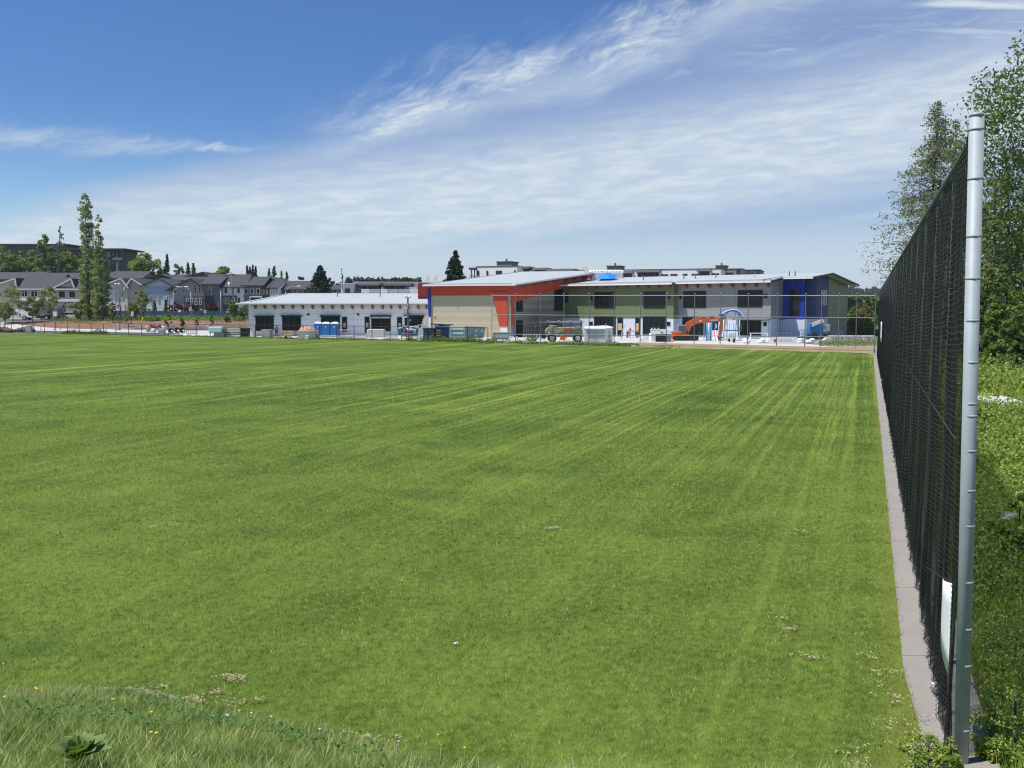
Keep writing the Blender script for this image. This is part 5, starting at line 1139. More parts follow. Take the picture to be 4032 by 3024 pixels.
# low white apartments behind the white wing
house('apartment_block', 'white boxy stair tower with a square window behind the white school wing', 1343, 1396, 236, 1118, 0, 6, 'flat', HC['white_siding'], fasc='none', wins=[(1360, 1379, 1136, 1153, 0, 0, 'd')], ov=.5, ovx=.4, **ap)
house('apartment_block', 'low white flat roofed block right of the white stair tower', 1396, 1640, 244, 1112, 0, 10, 'flat', HC['white_siding'], fasc='none', wins=[(x, x+16, 1122, 1134, 1, 0, 'd') for x in (1408, 1440, 1475, 1510, 1548, 1590)], ov=.2, ovx=.2, **ap)
for x0, x1, lab in ((1424, 1492, 'dark roofed rooftop pavilion left of its twin behind the white wing'), (1512, 1604, 'dark roofed rooftop pavilion right of its twin behind the white wing')):
    house('roof_pavilion', lab, x0, x1, 238, 1124, 1112, 5, 'eave', HC['grey_shade_siding'], cat='pavilion', wins=[(x0+8+k*20, x0+20+k*20, 1127, 1138, 0, 0, 'd') for k in range(int((x1-x0)/22))], ov=.8, ovx=1.2)
pr = thing('balcony_parapet', W(1520, 1150, 233), 'row of grey and white parapet panels below the rooftop pavilions', 'parapet')
for i, (x0, x1, c) in enumerate(((1396, 1422, 'slate'), (1424, 1455, 'white_siding'), (1456, 1496, 'blue_siding_dark'), (1498, 1527, 'white_siding'), (1530, 1568, 'blue_siding_dark'), (1570, 1612, 'blue_siding_dark'), (1614, 1645, 'white_siding'))):
    wl = Wall((W(x0, 1213, 233).x, 233), (1, 0)); a, b, c0, d_ = wl.rect(x0, x1, 1138, 1158); mb = MB(); wl.box(mb, a, b, 2, d_, -.2, 0); mb.build('panel', HC[c], pr, world=True)
# long white apartments behind the hall and wing
def pent(x0, x1, y0, y1, m_='olive_grey'):
    def f(th, wl):
        a, b, c, d_ = wl.rect(x0, x1, y0, y1); mb = MB(); wl.box(mb, a, b, c-.6, d_, -8, -3); o = mb.build('penthouse', HC[m_], th, world=True)
        mb = MB(); wl.box(mb, a-.2, b+.2, d_, d_+.2, -8.2, -2.8); mb.build('penthouse_roof', HC['slate'], th, world=True)
        mb = MB(); wl.box(mb, (a+b)/2-.2, (a+b)/2+.2, d_, d_+.9, -5, -4.6); mb.build('flue', Mx['galvd'], th, world=True)
    return f
def pav(x0, x1, y0, y1):
    def f(th, wl):
        a, b, c, d_ = wl.rect(x0, x1, y0, y1); mb = MB(); wl.box(mb, a, b, c-.5, d_-.5, -3, .4); mb.build('recess', HC['slate'], th, world=True)
        mb = MB(); wl.box(mb, a-.5, b+.5, d_-.5, d_, -3, 1.4); mb.build('canopy', HC['grey_shade_siding'], th, world=True)
        for k in range(3): q = a+(b-a)*(k+.5)/3; mb = MB(); wl.box(mb, q-.06, q+.06, c-.5, d_-.5, .42, .5); mb.build('mullion', HC['grey_shade_siding'], th, world=True)
    return f
def canopy_l(th, wl):
    a, b, c, d_ = wl.rect(1851, 1878, 1054, 1062); mb = MB(); wl.box(mb, a, b, c, d_, -4, .8); mb.build('canopy', HC['slate'], th, world=True)
    for x in (1860, 1872):
        a, b, c, d_ = wl.rect(x-1.2, x+1.2, 1061, 1095); mb = MB(); wl.box(mb, a, b, c, d_, .3, .6); mb.build('post', HC['slate'], th, world=True)
    a, b, c, d_ = wl.rect(1853, 1876, 1083, 1095); mb = MB(); wl.box(mb, a, b, c-1, c-.8, -3, .6); wl.box(mb, a, b, d_-.1, d_, .5, .56)
    for k in range(9): q = a+(b-a)*k/8; wl.box(mb, q-.02, q+.02, c-.8, d_-.1, .5, .54)
    mb.build('balustrade', HC['slate'], th, world=True)
house('apartment_block', 'white apartment block with a roof box seen above the hall roof', 1876, 2036, 222, 1050, 0, 14, 'flat', HC['white_siding'], fasc='dark', wins=[(1880, 1887, 1066, 1084, 0, 0, 'd'), (1916, 1922, 1066, 1085, 0, 0, 'd'), (1953, 1976, 1066, 1079, 0, 1, 'd'), (2025, 2030, 1064, 1073, 0, 0, 'd')], ov=.1, ovx=.1, zb=0, extra=[pent(1939, 1997, 1030, 1048), canopy_l], **ap)
house('apartment_block', 'grey and white stepped part of the far apartments right of the roof box', 2036, 2262, 224, 1064, 0, 12, 'flat', HC['white_siding'], fasc='dark', wins=[], ov=.1, ovx=.1, zb=0, extra=[pav(2034, 2082, 1050, 1072), pav(2110, 2150, 1055, 1070), pav(2162, 2255, 1059, 1070)], **ap)
house('apartment_block', 'long white apartment block with slot windows above the two storey wing roof', 2376, 2835, 215, 1062, 0, 14, 'flat', HC['white_siding'], fasc='dark', wins=[(2603, 2629, 1080, 1086, 0, 0, 'd'), (2638, 2665, 1079, 1086, 0, 0, 'd'), (2686, 2704, 1078, 1085, 0, 0, 'd'), (2721, 2749, 1078, 1085, 0, 0, 'd'), (2801, 2829, 1076, 1083, 0, 0, 'd')], ov=.1, ovx=.1, zb=0,
      extra=[pent(2377, 2428, 1047, 1066), pav(2440, 2486, 1068, 1090), pav(2512, 2592, 1064, 1086), pav(2752, 2790, 1060, 1082)], **ap)
house('apartment_block', 'beige right part of the far apartment block with a small roof box', 2835, 2920, 216, 1060, 0, 12, 'flat', HC['olive_grey'], fasc='dark', wins=[(2854, 2884, 1074, 1082, 0, 0, 'd'), (2897, 2914, 1065, 1078, 0, 0, 'd')], ov=.1, ovx=.1, zb=0, extra=[pent(2809, 2848, 1046, 1058)], **ap)
house('apartment_block', 'dark receding end of the far apartments above the grey walls', 2920, 2990, 226, 1064, 0, 12, 'flat', HC['grey_shade_siding'], fasc='dark', wins=[(x, x+8, 1067, 1075, 0, 0, 'w') for x in (2924, 2938, 2952, 2966)], ov=.4, ovx=.1, zb=0, **ap)
# ================= street and site things =================
def cx(px, py): return GT(px, py)
def S_(p): return p.y/FP                                               # metres per photo pixel at p
def lampost(px, ybase, ytop, Y, dirs, label, mt='galv', name='street_lamp', hgt=0):
    top = W(px, ytop, Y); z0 = Tz(top.x, Y); th = thing(name, (top.x, Y, z0), label, 'street lamp', 'street lamps')
    H = top.z-z0; MB().tube((0, 0, -.2), (0, 0, H), .13, .08, 8).build('pole', Mx[mt], th, True)
    for d_ in dirs:
        pts_ = [Vector((d_*2.6*(1-math.cos(t*math.pi/2)), 0, H+1.3*math.sin(t*math.pi/2))) for t in (0, .25, .5, .75, 1)]
        MB().path(pts_, .06).build('arm', Mx[mt], th, True)
        e = pts_[-1]; MB().blob((e.x+d_*.4, 0, e.z-.02), (.55, .22, .12), 10, 6).build('lamp_head', Mx['white'], th, True)
    return th
lampost(682, 1250, 1152, 209, (1,), 'curved grey street lamp reaching right over the pale grey wall')
lampost(751, 1246, 1150, 216, (-1,), 'street lamp reaching left before the brown lower floor')
lampost(868, 1252, 1145, 206, (), 'straight pale street pole left of the utility pole')
lampost(1124, 1240, 1150, 206, (1,), 'curved street lamp just above the left roof edge of the white wing')
def upole(px, ytop, Y, lab, lean=0., boxes=1):
    top = W(px, ytop, Y); z0 = Tz(top.x, Y); th = thing('utility_pole', (top.x, Y, z0), lab, 'utility pole'); H = top.z-z0
    MB().tube((lean, 0, -.3), (0, 0, H), .17, .12, 8).build('pole', Mx['barkg'], th, True)
    return th, H
u, H = upole(909, 1072, 206, 'tall wooden utility pole with a white transformer before the charcoal townhouse', .6)
MB().tube((-.45, -.1, H-3.3), (-.45, -.1, H-2.2), .22, .22, 10).build('transformer', Mx['white'], u, True); MB().bar((-.5, 0, H-1.9), (.1, 0, H-1.7), .1, .1).build('bracket', Mx['galvd'], u)
u, H = upole(462, 1116, 201, 'utility pole with two lamps beside the poplars', .7)
for s in (-1, 1): MB().blob((s*.35, -.1, H-.1), (.28, .2, .2), 8, 5).build('lamp', Mx['white'], u, True)
for z in (.9, 1.3, 3.2): MB().box(-.2, .2, -.35, -.15, H-z-4.0, H-z-3.7).build('meter_box', Mx['galvd'], u)
u, H = upole(1606, 1168, 139, 'site utility pole with floodlights and cables before the white wing', 0)
for s in (-1, 1): MB().tube((s*.25, -.3, H), (s*.45, -.1, H-.05), .22, .12, 10).build('floodlight', Mx['white'], u, True)
for i, z in enumerate((1.6, 2.4, 2.9, 3.4)): MB().box(.16 if i % 2 else -.5, .5 if i % 2 else -.16, -.3, -.05, H-z-.25, H-z).build('junction_box', Mx['galvd'] if i % 2 else Mx['offw'], u)
MB().path([Vector((-.2, -.1, H-1.5)), Vector((-.6, -.1, H-2.2)), Vector((-.3, -.1, H-3.2)), Vector((.5, -.1, H-2.6)), Vector((.3, -.1, H-1.5))], .025, 5).build('cable', Mx['black'], u)
# overhead wires
wr_ = thing('overhead_wires', W(600, 1172, 203), 'thin sagging power wires crossing before the pale blue townhouse', 'wires')
for k, dy in enumerate((0, 6)):
    a, b = W(462, 1166+dy, 201), W(905, 1170+dy, 205); pts_ = [a.lerp(b, i/14)-Vector((0, 0, .9*4*(i/14)*(1-i/14))) for i in range(15)]
    MB().path(pts_, .02, 4).build('wire', Mx['black'], wr_, world=True)
def sign(px, y0, y1, wpx, ybase, Y, lab, shape='rect', glyph=None, col='white', n='road_sign'):
    c = W(px, (y0+y1)/2, Y); z0 = Tz(c.x, Y); th = thing(n, (c.x, Y, z0), lab, 'road sign', 'road signs'); k = Y/FP; hz = c.z-z0; w_, h_ = wpx*k/2, (y1-y0)*k/2
    MB().tube((0, .06, -.2), (0, .06, hz), .045, .045, 6).build('post', Mx['galvd'], th)
    if shape == 'tri':
        MB().prism([(-w_, 0, hz+h_), (w_, 0, hz+h_), (0, 0, hz-h_)], (0, 1, 0), .03).build('plate', Mx['red'], th)
        MB().prism([(-w_*.55, -.012, hz+h_*.72), (w_*.55, -.012, hz+h_*.72), (0, -.012, hz-h_*.35)], (0, 1, 0), .01).build('face', Mx['white'], th)
    else:
        MB().box(-w_, w_, 0, .03, hz-h_, hz+h_).build('plate', Mx[col], th, bevel=.02)
        if glyph: 
            for g_ in glyph: MB().box(w_*g_[0], w_*g_[1], -.012, 0, hz+h_*g_[2], hz+h_*g_[3]).build('symbol', Mx[g_[4]], th)
    return th
sign(749, 1210, 1224, 10, 1250, 205, 'white rectangular road sign on the lamp post before the red leaved tree', glyph=[(-.5, .4, .2, .6, 'dark'), (-.2, .2, -.7, .2, 'dark')])
sign(707, 1219, 1229, 12, 1250, 205, 'wide white board sign left of the lamp', glyph=[(-.9, .9, .9, 1, 'galvd')])
sign(672, 1214, 1220, 5, 1250, 207, 'small grey sign beside the curved lamp'); sign(759, 1216, 1228, 5, 1250, 209, 'narrow grey sign right of the lamp', col='galvd')
sign(808, 1221, 1232, 9, 1253, 205, 'white sign with a dark number left of the green container', glyph=[(-.3, .3, -.4, .6, 'dark')])
sign(896, 1215, 1224, 9, 1246, 204, 'red and white give way sign left of the utility pole', 'tri'); sign(896, 1225, 1231, 7, 1246, 204.5, 'small white tab sign below the give way triangle')
sign(216, 1227, 1246, 14, 1265, 197, 'white two panel sign near the front of the minivan', glyph=[(-.05, .05, -1, 1, 'dark'), (-.8, -.4, .1, .5, 'grey')])
sign(521, 1227, 1244, 9, 1265, 198, 'small white sign right of the utility pole with two lamps', glyph=[(-.05, .05, -1, 1, 'grey')])
sign(588, 1216, 1228, 12, 1250, 207, 'octagonal grey back of a sign before the pale house', col='galvd')
# hydrant, hedge, flowers
p = W(563, 1252, 200); p.z = Tz(p.x, 200); th = thing('fire_hydrant', p, 'yellow fire hydrant beside the yellow flowering shrubs', 'fire hydrant')
MB().tube((0, 0, 0), (0, 0, .75), .16, .14, 10).build('barrel', Mx['yellow'], th, True); MB().blob((0, 0, .78), (.18, .18, .14), 10, 5).build('bonnet', Mx['yellow'], th, True); MB().tube((-.3, 0, .5), (.3, 0, .5), .08, .08, 8).build('nozzle', Mx['yellow'], th)
def lowplants(name, label, x0, x1, y0, y1, n, sz, mt, hz, seed, kind='stuff', cat='shrubs'):
    r = np.random.RandomState(seed); C = []
    for _ in range(n):
        px, py = r.uniform(x0, x1), r.uniform(y0, y1); q = GT(px, py); C.append((q.x, q.y, q.z+abs(r.normal(0, hz))))
    V, F = leafcloud(np.array(C), sz*r.uniform(.6, 1.4, n), r); return tag(np_mesh(name, V, F, LF[mt]), label, cat, kind=kind)
lowplants('verge_shrubs', 'low green shrubs along the verge below the street', 200, 990, 1256, 1264, 9000, .17, 'mid', .38, 301)
lowplants('yellow_shrubs', 'yellow flowering shrubs on the verge by the hydrant', 530, 592, 1256, 1262, 700, .13, 'yellow', .3, 302)
lowplants('verge_shrubs', 'olive ground cover on the bank before the white wing', 880, 978, 1256, 1275, 1500, .12, 'olive', .25, 303)
# fence-line weeds (far edge of the field)
def edgeweeds(lab, x0, x1, n, hz, seed, mt='mid', dy=.35, sz=.07):
    r = np.random.RandomState(seed); a, b = G(x0, 1330).x, G(x1, 1340).x; X = r.uniform(a, b, n); Yv = np.where(X < -2.6, 122.7-.543*(X+2.6), 122.7-.69*(X+2.6))+r.normal(dy, .3, n)
    k = .3+.7*np.abs(np.sin(X*.9+np.sin(X*.37)*3)); C = np.stack([X, Yv, np.abs(r.normal(0, 1, n))*hz*k+.02], -1); V, F = leafcloud(C, sz*r.uniform(.6, 1.4, n), r)
    tag(np_mesh('fence_weeds', V, F, LF[mt]), lab, 'weeds', kind='stuff')
edgeweeds('grass and weeds along the foot of the low black fence', -40, 1640, 14000, .10, 311, 'mid')
edgeweeds('taller green weeds before the teal skip container', 1640, 1960, 6000, .30, 312, 'light', .5, .09)
edgeweeds('green weeds along the foot of the tall netting fence', 1940, 2560, 6000, .22, 313, 'mid', .4, .08)
edgeweeds('dark weeds at the left end of the low black fence', -20, 90, 3500, .45, 314, 'dark', .6, .10)
p = GT(2095, 1352); tree('low_bush', 'round green bush at the foot of the tall netting fence', p+Vector((0, .6, 0)), 1.15, .75, 900, .07, 'mid', seed=320, t0=0., cat='bush', trunk_r=.02, cl=20)
lowplants('bank_weeds', 'dry weeds on the bank behind the timber edging at right', 3225, 3450, 1350, 1362, 2600, .08, 'olive', .22, 321)
# low black field fence
lf = thing('field_fence', (-60, FY(-60), 0), 'low black chain link fence along the far left side of the field', 'fence')
P0, P1 = Vector((-118, FY(-118), 0)), Vector((-3.2, FY(-3.2), 0)); Lt = (P1-P0).length; np_ = int(Lt/3.15)
for i in range(np_+1):
    q = P0.lerp(P1, i/np_); MB().tube(q+Vector((0, 0, -.1)), q+Vector((0, 0, 2.02)), .05, .05, 6).build('post', Mx['black'], lf, world=True)
MB().tube(P0+Vector((0, 0, 2.0)), P1+Vector((0, 0, 2.0)), .03, .03, 6).build('top_rail', Mx['black'], lf, world=True)
def netmat(name, c, a):
    m, t, b = newmat(name); b.inputs['Base Color'].default_value = (*c, 1); tr = t.node('ShaderNodeBsdfTransparent'); ms = t.node('ShaderNodeMixShader'); ms.inputs[0].default_value = 1-a
    t.l.new(b.outputs[0], ms.inputs[1]); t.l.new(tr.outputs[0], ms.inputs[2]); t.l.new(ms.outputs[0], t.n['Material Output'].inputs[0]); return m
NB, NG = netmat('black_netting', (.01, .01, .01), .10), netmat('grey_netting', (.10, .11, .11), .045)
def netpanel(a, b, z0, z1, mt, parent): a, b = Vector(a), Vector(b); MB().add([(a.x, a.y, z0), (b.x, b.y, z0), (b.x, b.y, z1), (a.x, a.y, z1)], [(0, 1, 2, 3)]).build('mesh_panel', mt, parent, world=True)
netpanel(P0, P1, .02, 1.99, NB, lf)
# tall netting fence with timber edging
Q0, Q1 = Vector((-2.6, 122.7, 0)), Vector((37.4, 95.3, 0))
bf = thing('netting_fence', (10, 114, 0), 'tall galvanised pipe and netting fence across the field before the school', 'fence')
pxs = [1936, 2030, 2128, 2221, 2320, 2419, 2522, 2625, 2735, 2838, 2946, 3061, 3172, 3235, 3304, 3374, 3448]
def onb(px): 
    a, b, c = ray(px, 1213); d_ = Q1-Q0; t = (Q0.x*b-Q0.y*a)/(d_.y*a-d_.x*b); return Q0+d_*t
for i, px in enumerate(pxs):
    q = onb(px); zt = W(px, 1160, q.y).z; zb_ = 0 if px < 2500 else W(px, 1362, q.y).z*0+.5
    MB().tube(q+Vector((0, 0, -.1)), q+Vector((0, 0, zt+.05)), .065 if px in (1936, 3172) else .05, .05, 8).build('post', Mx['galv' if px in (1936,) else 'galvd'], bf, world=True)
    MB().blob(q+Vector((0, 0, zt+.08)), (.09, .09, .1), 8, 5).build('post_cap', Mx['galvd'], bf, world=True)
for py0, py1 in ((1163, 1164), (1239, 1252), (1316, 1327)):
    for i in range(len(pxs)-1):
        a, b = onb(pxs[i]), onb(pxs[i+1]); k0, k1 = (pxs[i]-1936)/1512, (pxs[i+1]-1936)/1512
        za, zb_ = W(pxs[i], py0+(py1-py0)*k0, a.y).z, W(pxs[i+1], py0+(py1-py0)*k1, b.y).z
        MB().tube(a+Vector((0, 0, za)), b+Vector((0, 0, zb_)), .042, .042, 6, False).build('rail', Mx['galv' if py0 == 1163 else 'galvd'], bf, world=True)
netpanel(Q0, Q1, .3, 5.95, NG, bf)
te = thing('timber_edging', (25, 104, 0), 'low timber board edging under the right part of the netting fence', 'edging')
xs_ = [2521, 2838, 3061, 3172, 3304, 3446]
for i in range(len(xs_)-1):
    a, b = onb(xs_[i]), onb(xs_[i+1]); off = Vector((-.56, -.83, 0))*.12
    for j in range(2):
        z_ = .14+.28*j-.05; MB().bar(a+off*(1+.15*j)+Vector((0, 0, z_)), b+off*(1+.15*j)+Vector((0, 0, z_)), .07, .27).build('board', Mx['wood'], te, world=True)
# minivan -------------------------------------------------------
def carbody(mb, prof, w, inset=.0):
    n = len(prof); vs = []
    for s in (-1, 1):
        for (x, z) in prof: vs.append((x, s*(w/2-(inset if z > .95 else 0)), z))
    return mb.add(vs, [tuple(range(n))[::-1] if True else 0, tuple(range(n, 2*n))]+[(i, (i+1) % n, n+(i+1) % n, n+i) for i in range(n)])
def wheels(th, xs_, w, r=.33, tw=.22):
    for x in xs_:
        for s in (-1, 1):
            o = MB().tube((x, s*w/2-s*tw, r), (x, s*w/2+s*.01, r), r, r, 16).build('wheel', Mx['rubber'], th)
            MB().tube((x, s*w/2+s*.005, r), (x, s*w/2+s*.03, r), r*.6, r*.55, 12).build('hubcap', Mx['galv'], o)
carw = pm('car_paint_white', (.72, .73, .74), .25, .02, 2, 0, 0, .6); card = pm('car_paint_dark', (.02, .022, .025), .25, .05, 2, 0, 0, .6)
def car(name, lab, p, rz, pm_, L=5.0, van=True):
    th = thing(name, p, lab, 'car', 'vehicles on the street', rz); k = L/5
    body = [(-2.5, .35), (-2.52, .85), (-2.3, 1.05), (2.3, 1.12), (2.48, .95), (2.5, .35)] if van else [(-2.3, .3), (-2.35, .75), (-2.2, .9), (2.15, .95), (2.3, .8), (2.3, .3)]
    roof = [(-2.3, 1.03), (-1.15, 1.62), (-.6, 1.75), (1.9, 1.76), (2.3, 1.55), (2.42, 1.08)] if van else [(-1.2, .9), (-.5, 1.38), (.9, 1.42), (1.7, .95)]
    mb = MB(); carbody(mb, [(x*k, z) for x, z in body], 1.9); mb.build('body', pm_, th, bevel=.06)
    mb = MB(); carbody(mb, [(x*k, z) for x, z in roof], 1.7); mb.build('cabin', pm_, th, bevel=.06)
    if van:
        for (a, b) in ((-1.0, -.15), (-.08, .9), (.98, 2.05)):
            for s in (-1, 1): MB().prism([((a+(-.35 if a < -.9 else 0))*k, s*.86, 1.12), (b*k, s*.86, 1.12), (b*k, s*.86, 1.60), (a*k, s*.86, 1.60)], (0, s, 0), .02).build('side_window', Mx['pane'], th)
        MB().add([(-2.1*k, -.74, 1.14), (-2.1*k, .74, 1.14), (-1.18*k, .70, 1.62), (-1.18*k, -.70, 1.62)], [(0, 1, 2, 3)]).build('windscreen', Mx['panel2'], th)
        for s in (-1, 1): MB().blob((-1.15*k, s*1.02, 1.12), (.1, .1, .08), 6, 4).build('mirror', pm_, th)
    else:
        for s in (-1, 1): MB().prism([(-.75, s*.86, .97), (1.3, s*.86, .97), (.85, s*.86, 1.33), (-.42, s*.86, 1.33)], (0, s, 0), .02).build('side_window', Mx['pane'], th)
    for s in (-1, 1): MB().blob((-2.42*k, s*.7, .72), (.08, .2, .09), 8, 5).build('headlight', Mx['plast'], th)
    wheels(th, (-1.55*k, 1.5*k), 1.9); return th
p = W(284, 1256, 209); p.z = Tz(p.x, 209)+.02; car('minivan', 'white minivan parked on the street by the poplars', p, 0, carw, 5.1)
p = W(196, 1256, 211); p.z = Tz(p.x, 211)+.02; car('sedan', 'dark sedan half hidden between the truck and the minivan', p, 0, card, 4.6, False)
# white dump truck
p = W(112, 1258, 207); p.z = Tz(p.x, 207)+.02; th = thing('dump_truck', p, 'white conventional truck with a grey dump box at far left', 'truck')
mb = MB(); carbody(mb, [(-1.2, .7), (-1.25, 1.5), (-.9, 1.75), (.4, 2.05), (.45, .7)], 2.1); mb.build('hood', carw, th, bevel=.06)
mb = MB(); carbody(mb, [(.4, .6), (.35, 2.0), (.75, 2.75), (1.0, 3.0), (2.1, 3.05), (2.2, .6)], 2.3); mb.build('cab', carw, th, bevel=.06)
MB().add([(.36, -.95, 2.08), (.36, .95, 2.08), (.74, .9, 2.72), (.74, -.9, 2.72)], [(0, 1, 2, 3)]).build('windscreen', Mx['pane'], th)
MB().prism([(.75, -1.16, 2.05), (1.9, -1.16, 2.05), (1.9, -1.16, 2.65), (1.0, -1.16, 2.65)], (0, -1, 0), .02).build('side_window', Mx['pane'], th)
mb = MB(); carbody(mb, [(2.4, 1.2), (2.2, 3.0), (7.2, 2.8), (7.4, 1.2)], 2.4); mb.build('dump_box', Mx['galvd'], th, bevel=.05)
mb = MB(); mb.box(-4.2, -1.4, -1.2, 1.2, .7, 2.2); mb.build('attached_chipper_box', carw, th, bevel=.08)
for i in range(4): MB().box(-3.9+i*.58, -3.45+i*.58, -1.23, -1.2, 1.2, 1.8).build('grille_panel', Mx['grey'], th)
MB().box(-1.0, 7.2, -.5, .5, .5, .75).build('chassis', Mx['dark'], th); wheels(th, (-.3, 4.6, 6.0), 2.4, .5, .3)
# construction fence with blue and green wraps, panels repeated
cf = thing('street_hoarding', W(640, 1245, 221), 'blue and green wrapped construction fence panels along the houses', 'hoarding')
wrapb = pm('blue_fence_wrap', (.02, .08, .16), .7, .3, .8); wrapg = pm('green_fence_wrap', (.02, .10, .08), .7, .3, .8)
x_ = 330
while x_ < 985:
    x2 = min(x_+27, 985); a, b = W(x_, 1225, 221), W(x2-1, 1256, 221); z0 = Tz(a.x, 221)
    MB().box(a.x, b.x, 220.95, 221.05, z0, z0+1.9).build('panel', wrapb if (int(x_/27) % 3) else wrapg, cf, world=True)
    MB().tube((a.x, 220.9, z0), (a.x, 220.9, z0+2.05), .04, .04, 5).build('post', Mx['galvd'], cf, world=True); x_ = x2+.01
gc = W(828, 1257, 214); gc.z = Tz(gc.x, 214); th = thing('green_container', gc, 'plain green utility box on the verge below the dark red tree', 'container')
MB().box(-.95, .95, -.6, .6, 0, 1.45).build('cabinet', Mx['green'], th, bevel=.05); MB().box(-1.0, 1.0, -.65, .65, 1.45, 1.55).build('lid', Mx['green'], th)
# retaining wall of the parking lot (dark low wall)
# pillars and blocks
def block(px0, px1, y0, y1, lab, mt='conc', name='concrete_block', cat='concrete block', d=.8, bev=.06, taper=0., grp=None, rz=0, notch=False, pyb=None):
    p = GT((px0+px1)/2, pyb or y1); k = S_(p); w_ = (px1-px0)*k; h = (y1-y0)*k; th = thing(name, p, lab, cat, grp, rz)
    mb = MB(); t_ = taper; mb.add([(sx*w_/2*(1-t_*(z > 0)), sy*d/2*(1-t_*(z > 0)), h if z else 0) for sx in (-1, 1) for sy in (-1, 1) for z in (0, 1)], [(0, 1, 3, 2), (4, 6, 7, 5), (0, 4, 5, 1), (2, 3, 7, 6), (0, 2, 6, 4), (1, 5, 7, 3)])
    mb.build('block', Mx[mt] if isinstance(mt, str) else mt, th, bevel=bev)
    if notch: MB().box(-w_*.28, w_*.28, -d*.28, d*.28, h-.02, h+.12).build('lifting_lug', Mx['conc'], th, bevel=.03)
    return th, w_, h
gb = 'loose concrete blocks on the site'
block(104, 127, 1282, 1309, 'tapered concrete block behind the black fence near the left edge', taper=.12, grp=gb, notch=True)
block(453, 471, 1274, 1300, 'tapered concrete block on the pavement left of the rubble heap', taper=.15, grp=gb, notch=True)
block(625, 650, 1296, 1321, 'concrete pillar with a cap before the rubble heap', taper=.04, grp=gb, notch=True)
block(812, 826, 1281, 1297, 'small pale concrete block beside the orange fittings', taper=.1, grp=gb)
block(1030, 1058, 1298, 1330, 'pale concrete slab propped upright left of the standing person', 'concw', grp=gb, d=.4)
block(1058, 1073, 1297, 1331, 'dark upright concrete slab touching the standing person', 'conc', grp=gb, d=.9)
block(994, 1008, 1299, 1330, 'narrow leaning concrete piece right of the charcoal bin', 'concw', grp=gb, taper=.3)
block(1179, 1250, 1300, 1334, 'big concrete block under the orange cloths', 'conc', grp=gb, d=2.2)
block(1202, 1219, 1320, 1337, 'small pale concrete footing before the block with orange cloths', 'concw', grp=gb, taper=.15)
block(1447, 1516, 1296, 1328, 'large pale concrete block before the white wing window', 'concw', grp=gb, d=1.6, bev=.12)
# orange cloths over the block
oc_ = thing('orange_cloth', GT(1222, 1331)+Vector((0, -1.3, 0)), 'orange work cloths draped over the big concrete block', 'cloth'); rr = random.Random(4); k = .0365
for (x0, x1, y0, y1) in ((-38, -16, 28, 44), (-22, 6, 30, 47), (-10, 2, 2, 42), (4, 28, 20, 40), (8, 16, 2, 26), (18, 24, 3, 26)):
    V = []; nx, nz = 6, 6
    for i in range(nx):
        for j in range(nz): V.append(((x0+(x1-x0)*i/(nx-1)+rr.uniform(-1, 1))*k, -.02-.12*math.sin(i*2.1+j)-(.9 if y0 > 20 else 0)*0+(y0 > 25)*(.9*(j/(nz-1))), (y0+(y1-y0)*j/(nz-1)+2*math.sin(i*1.7))*k))
    F = [(i*nz+j, (i+1)*nz+j, (i+1)*nz+j+1, i*nz+j+1) for i in range(nx-1) for j in range(nz-1)]
    o = MB().add(V, F).build('fold', Mx['orcloth'], oc_, True); so_ = o.modifiers.new('thick', 'SOLIDIFY'); so_.thickness = .04
# rubble heap with red sheet
p = GT(606, 1308); th = thing('rubble_crate', p, 'heap of rubble sacks under a red sheet left of the concrete pillar', 'rubble'); rr = random.Random(9); k = S_(p)
for i in range(9): MB().blob((rr.uniform(-32, 30)*k, rr.uniform(-.4, .6), rr.uniform(6, 20)*k), (.55, .45, .38), 8, 5, .12, rr).build('sack', Mx['offw' if i % 2 else 'conc'], th, True)
V = [((-18+9*i)*k, -.4+.35*j, (27+5*math.sin(i*1.4+j)-3*j)*k) for i in range(6) for j in range(4)]; MB().add(V, [(i*4+j, (i+1)*4+j, (i+1)*4+j+1, i*4+j+1) for i in range(5) for j in range(3)]).build('red_sheet', Mx['red'], th, True)
# black rolls
p = GT(690, 1311); k = S_(p)
for i, (x, r0, L, lab) in enumerate(((-14, .42, 1.2, 'coiled black pipe roll leftmost by the bike rack'), (8, .48, 1.4, 'black pipe roll between its two neighbours'), (26, .46, 1.1, 'black pipe roll rightmost next to the bike rack'))):
    th = thing('pipe_roll', p+Vector((x*k, i*.3, .0)), lab, 'pipe roll', 'black pipe rolls')
    for j in range(4): 
        ring = [Vector((r0*(1-j*.12)*math.cos(a*.5236), -.25+.16*j, r0+r0*(1-j*.12)*math.sin(a*.5236))) for a in range(13)]; MB().path(ring, .07, 6).build('coil', Mx['black'], th, True)
# bike racks
for (px, py, n_, mt, lab, hh, sp) in ((756, 1315, 6, 'black', 'low black bike rack standing on the bright pavement', .85, .36), (858, 1287, 6, 'woodd', 'row of tall brown posts with a rail beside the orange fittings', 1.25, .44)):
    p = GT(px, py); th = thing('bike_rack', p, lab, 'rack'); w_ = sp*(n_-1)
    for i in range(n_):
        x = -w_/2+i*sp; MB().tube((x, 0, 0), (x, 0, hh), .045, .045, 6).build('post', Mx[mt], th)
    MB().tube((-w_/2, 0, hh), (w_/2, 0, hh), .04, .04, 6).build('top_rail', Mx[mt], th); MB().tube((-w_/2, 0, .12), (w_/2, 0, .12), .04, .04, 6).build('foot_rail', Mx[mt], th)
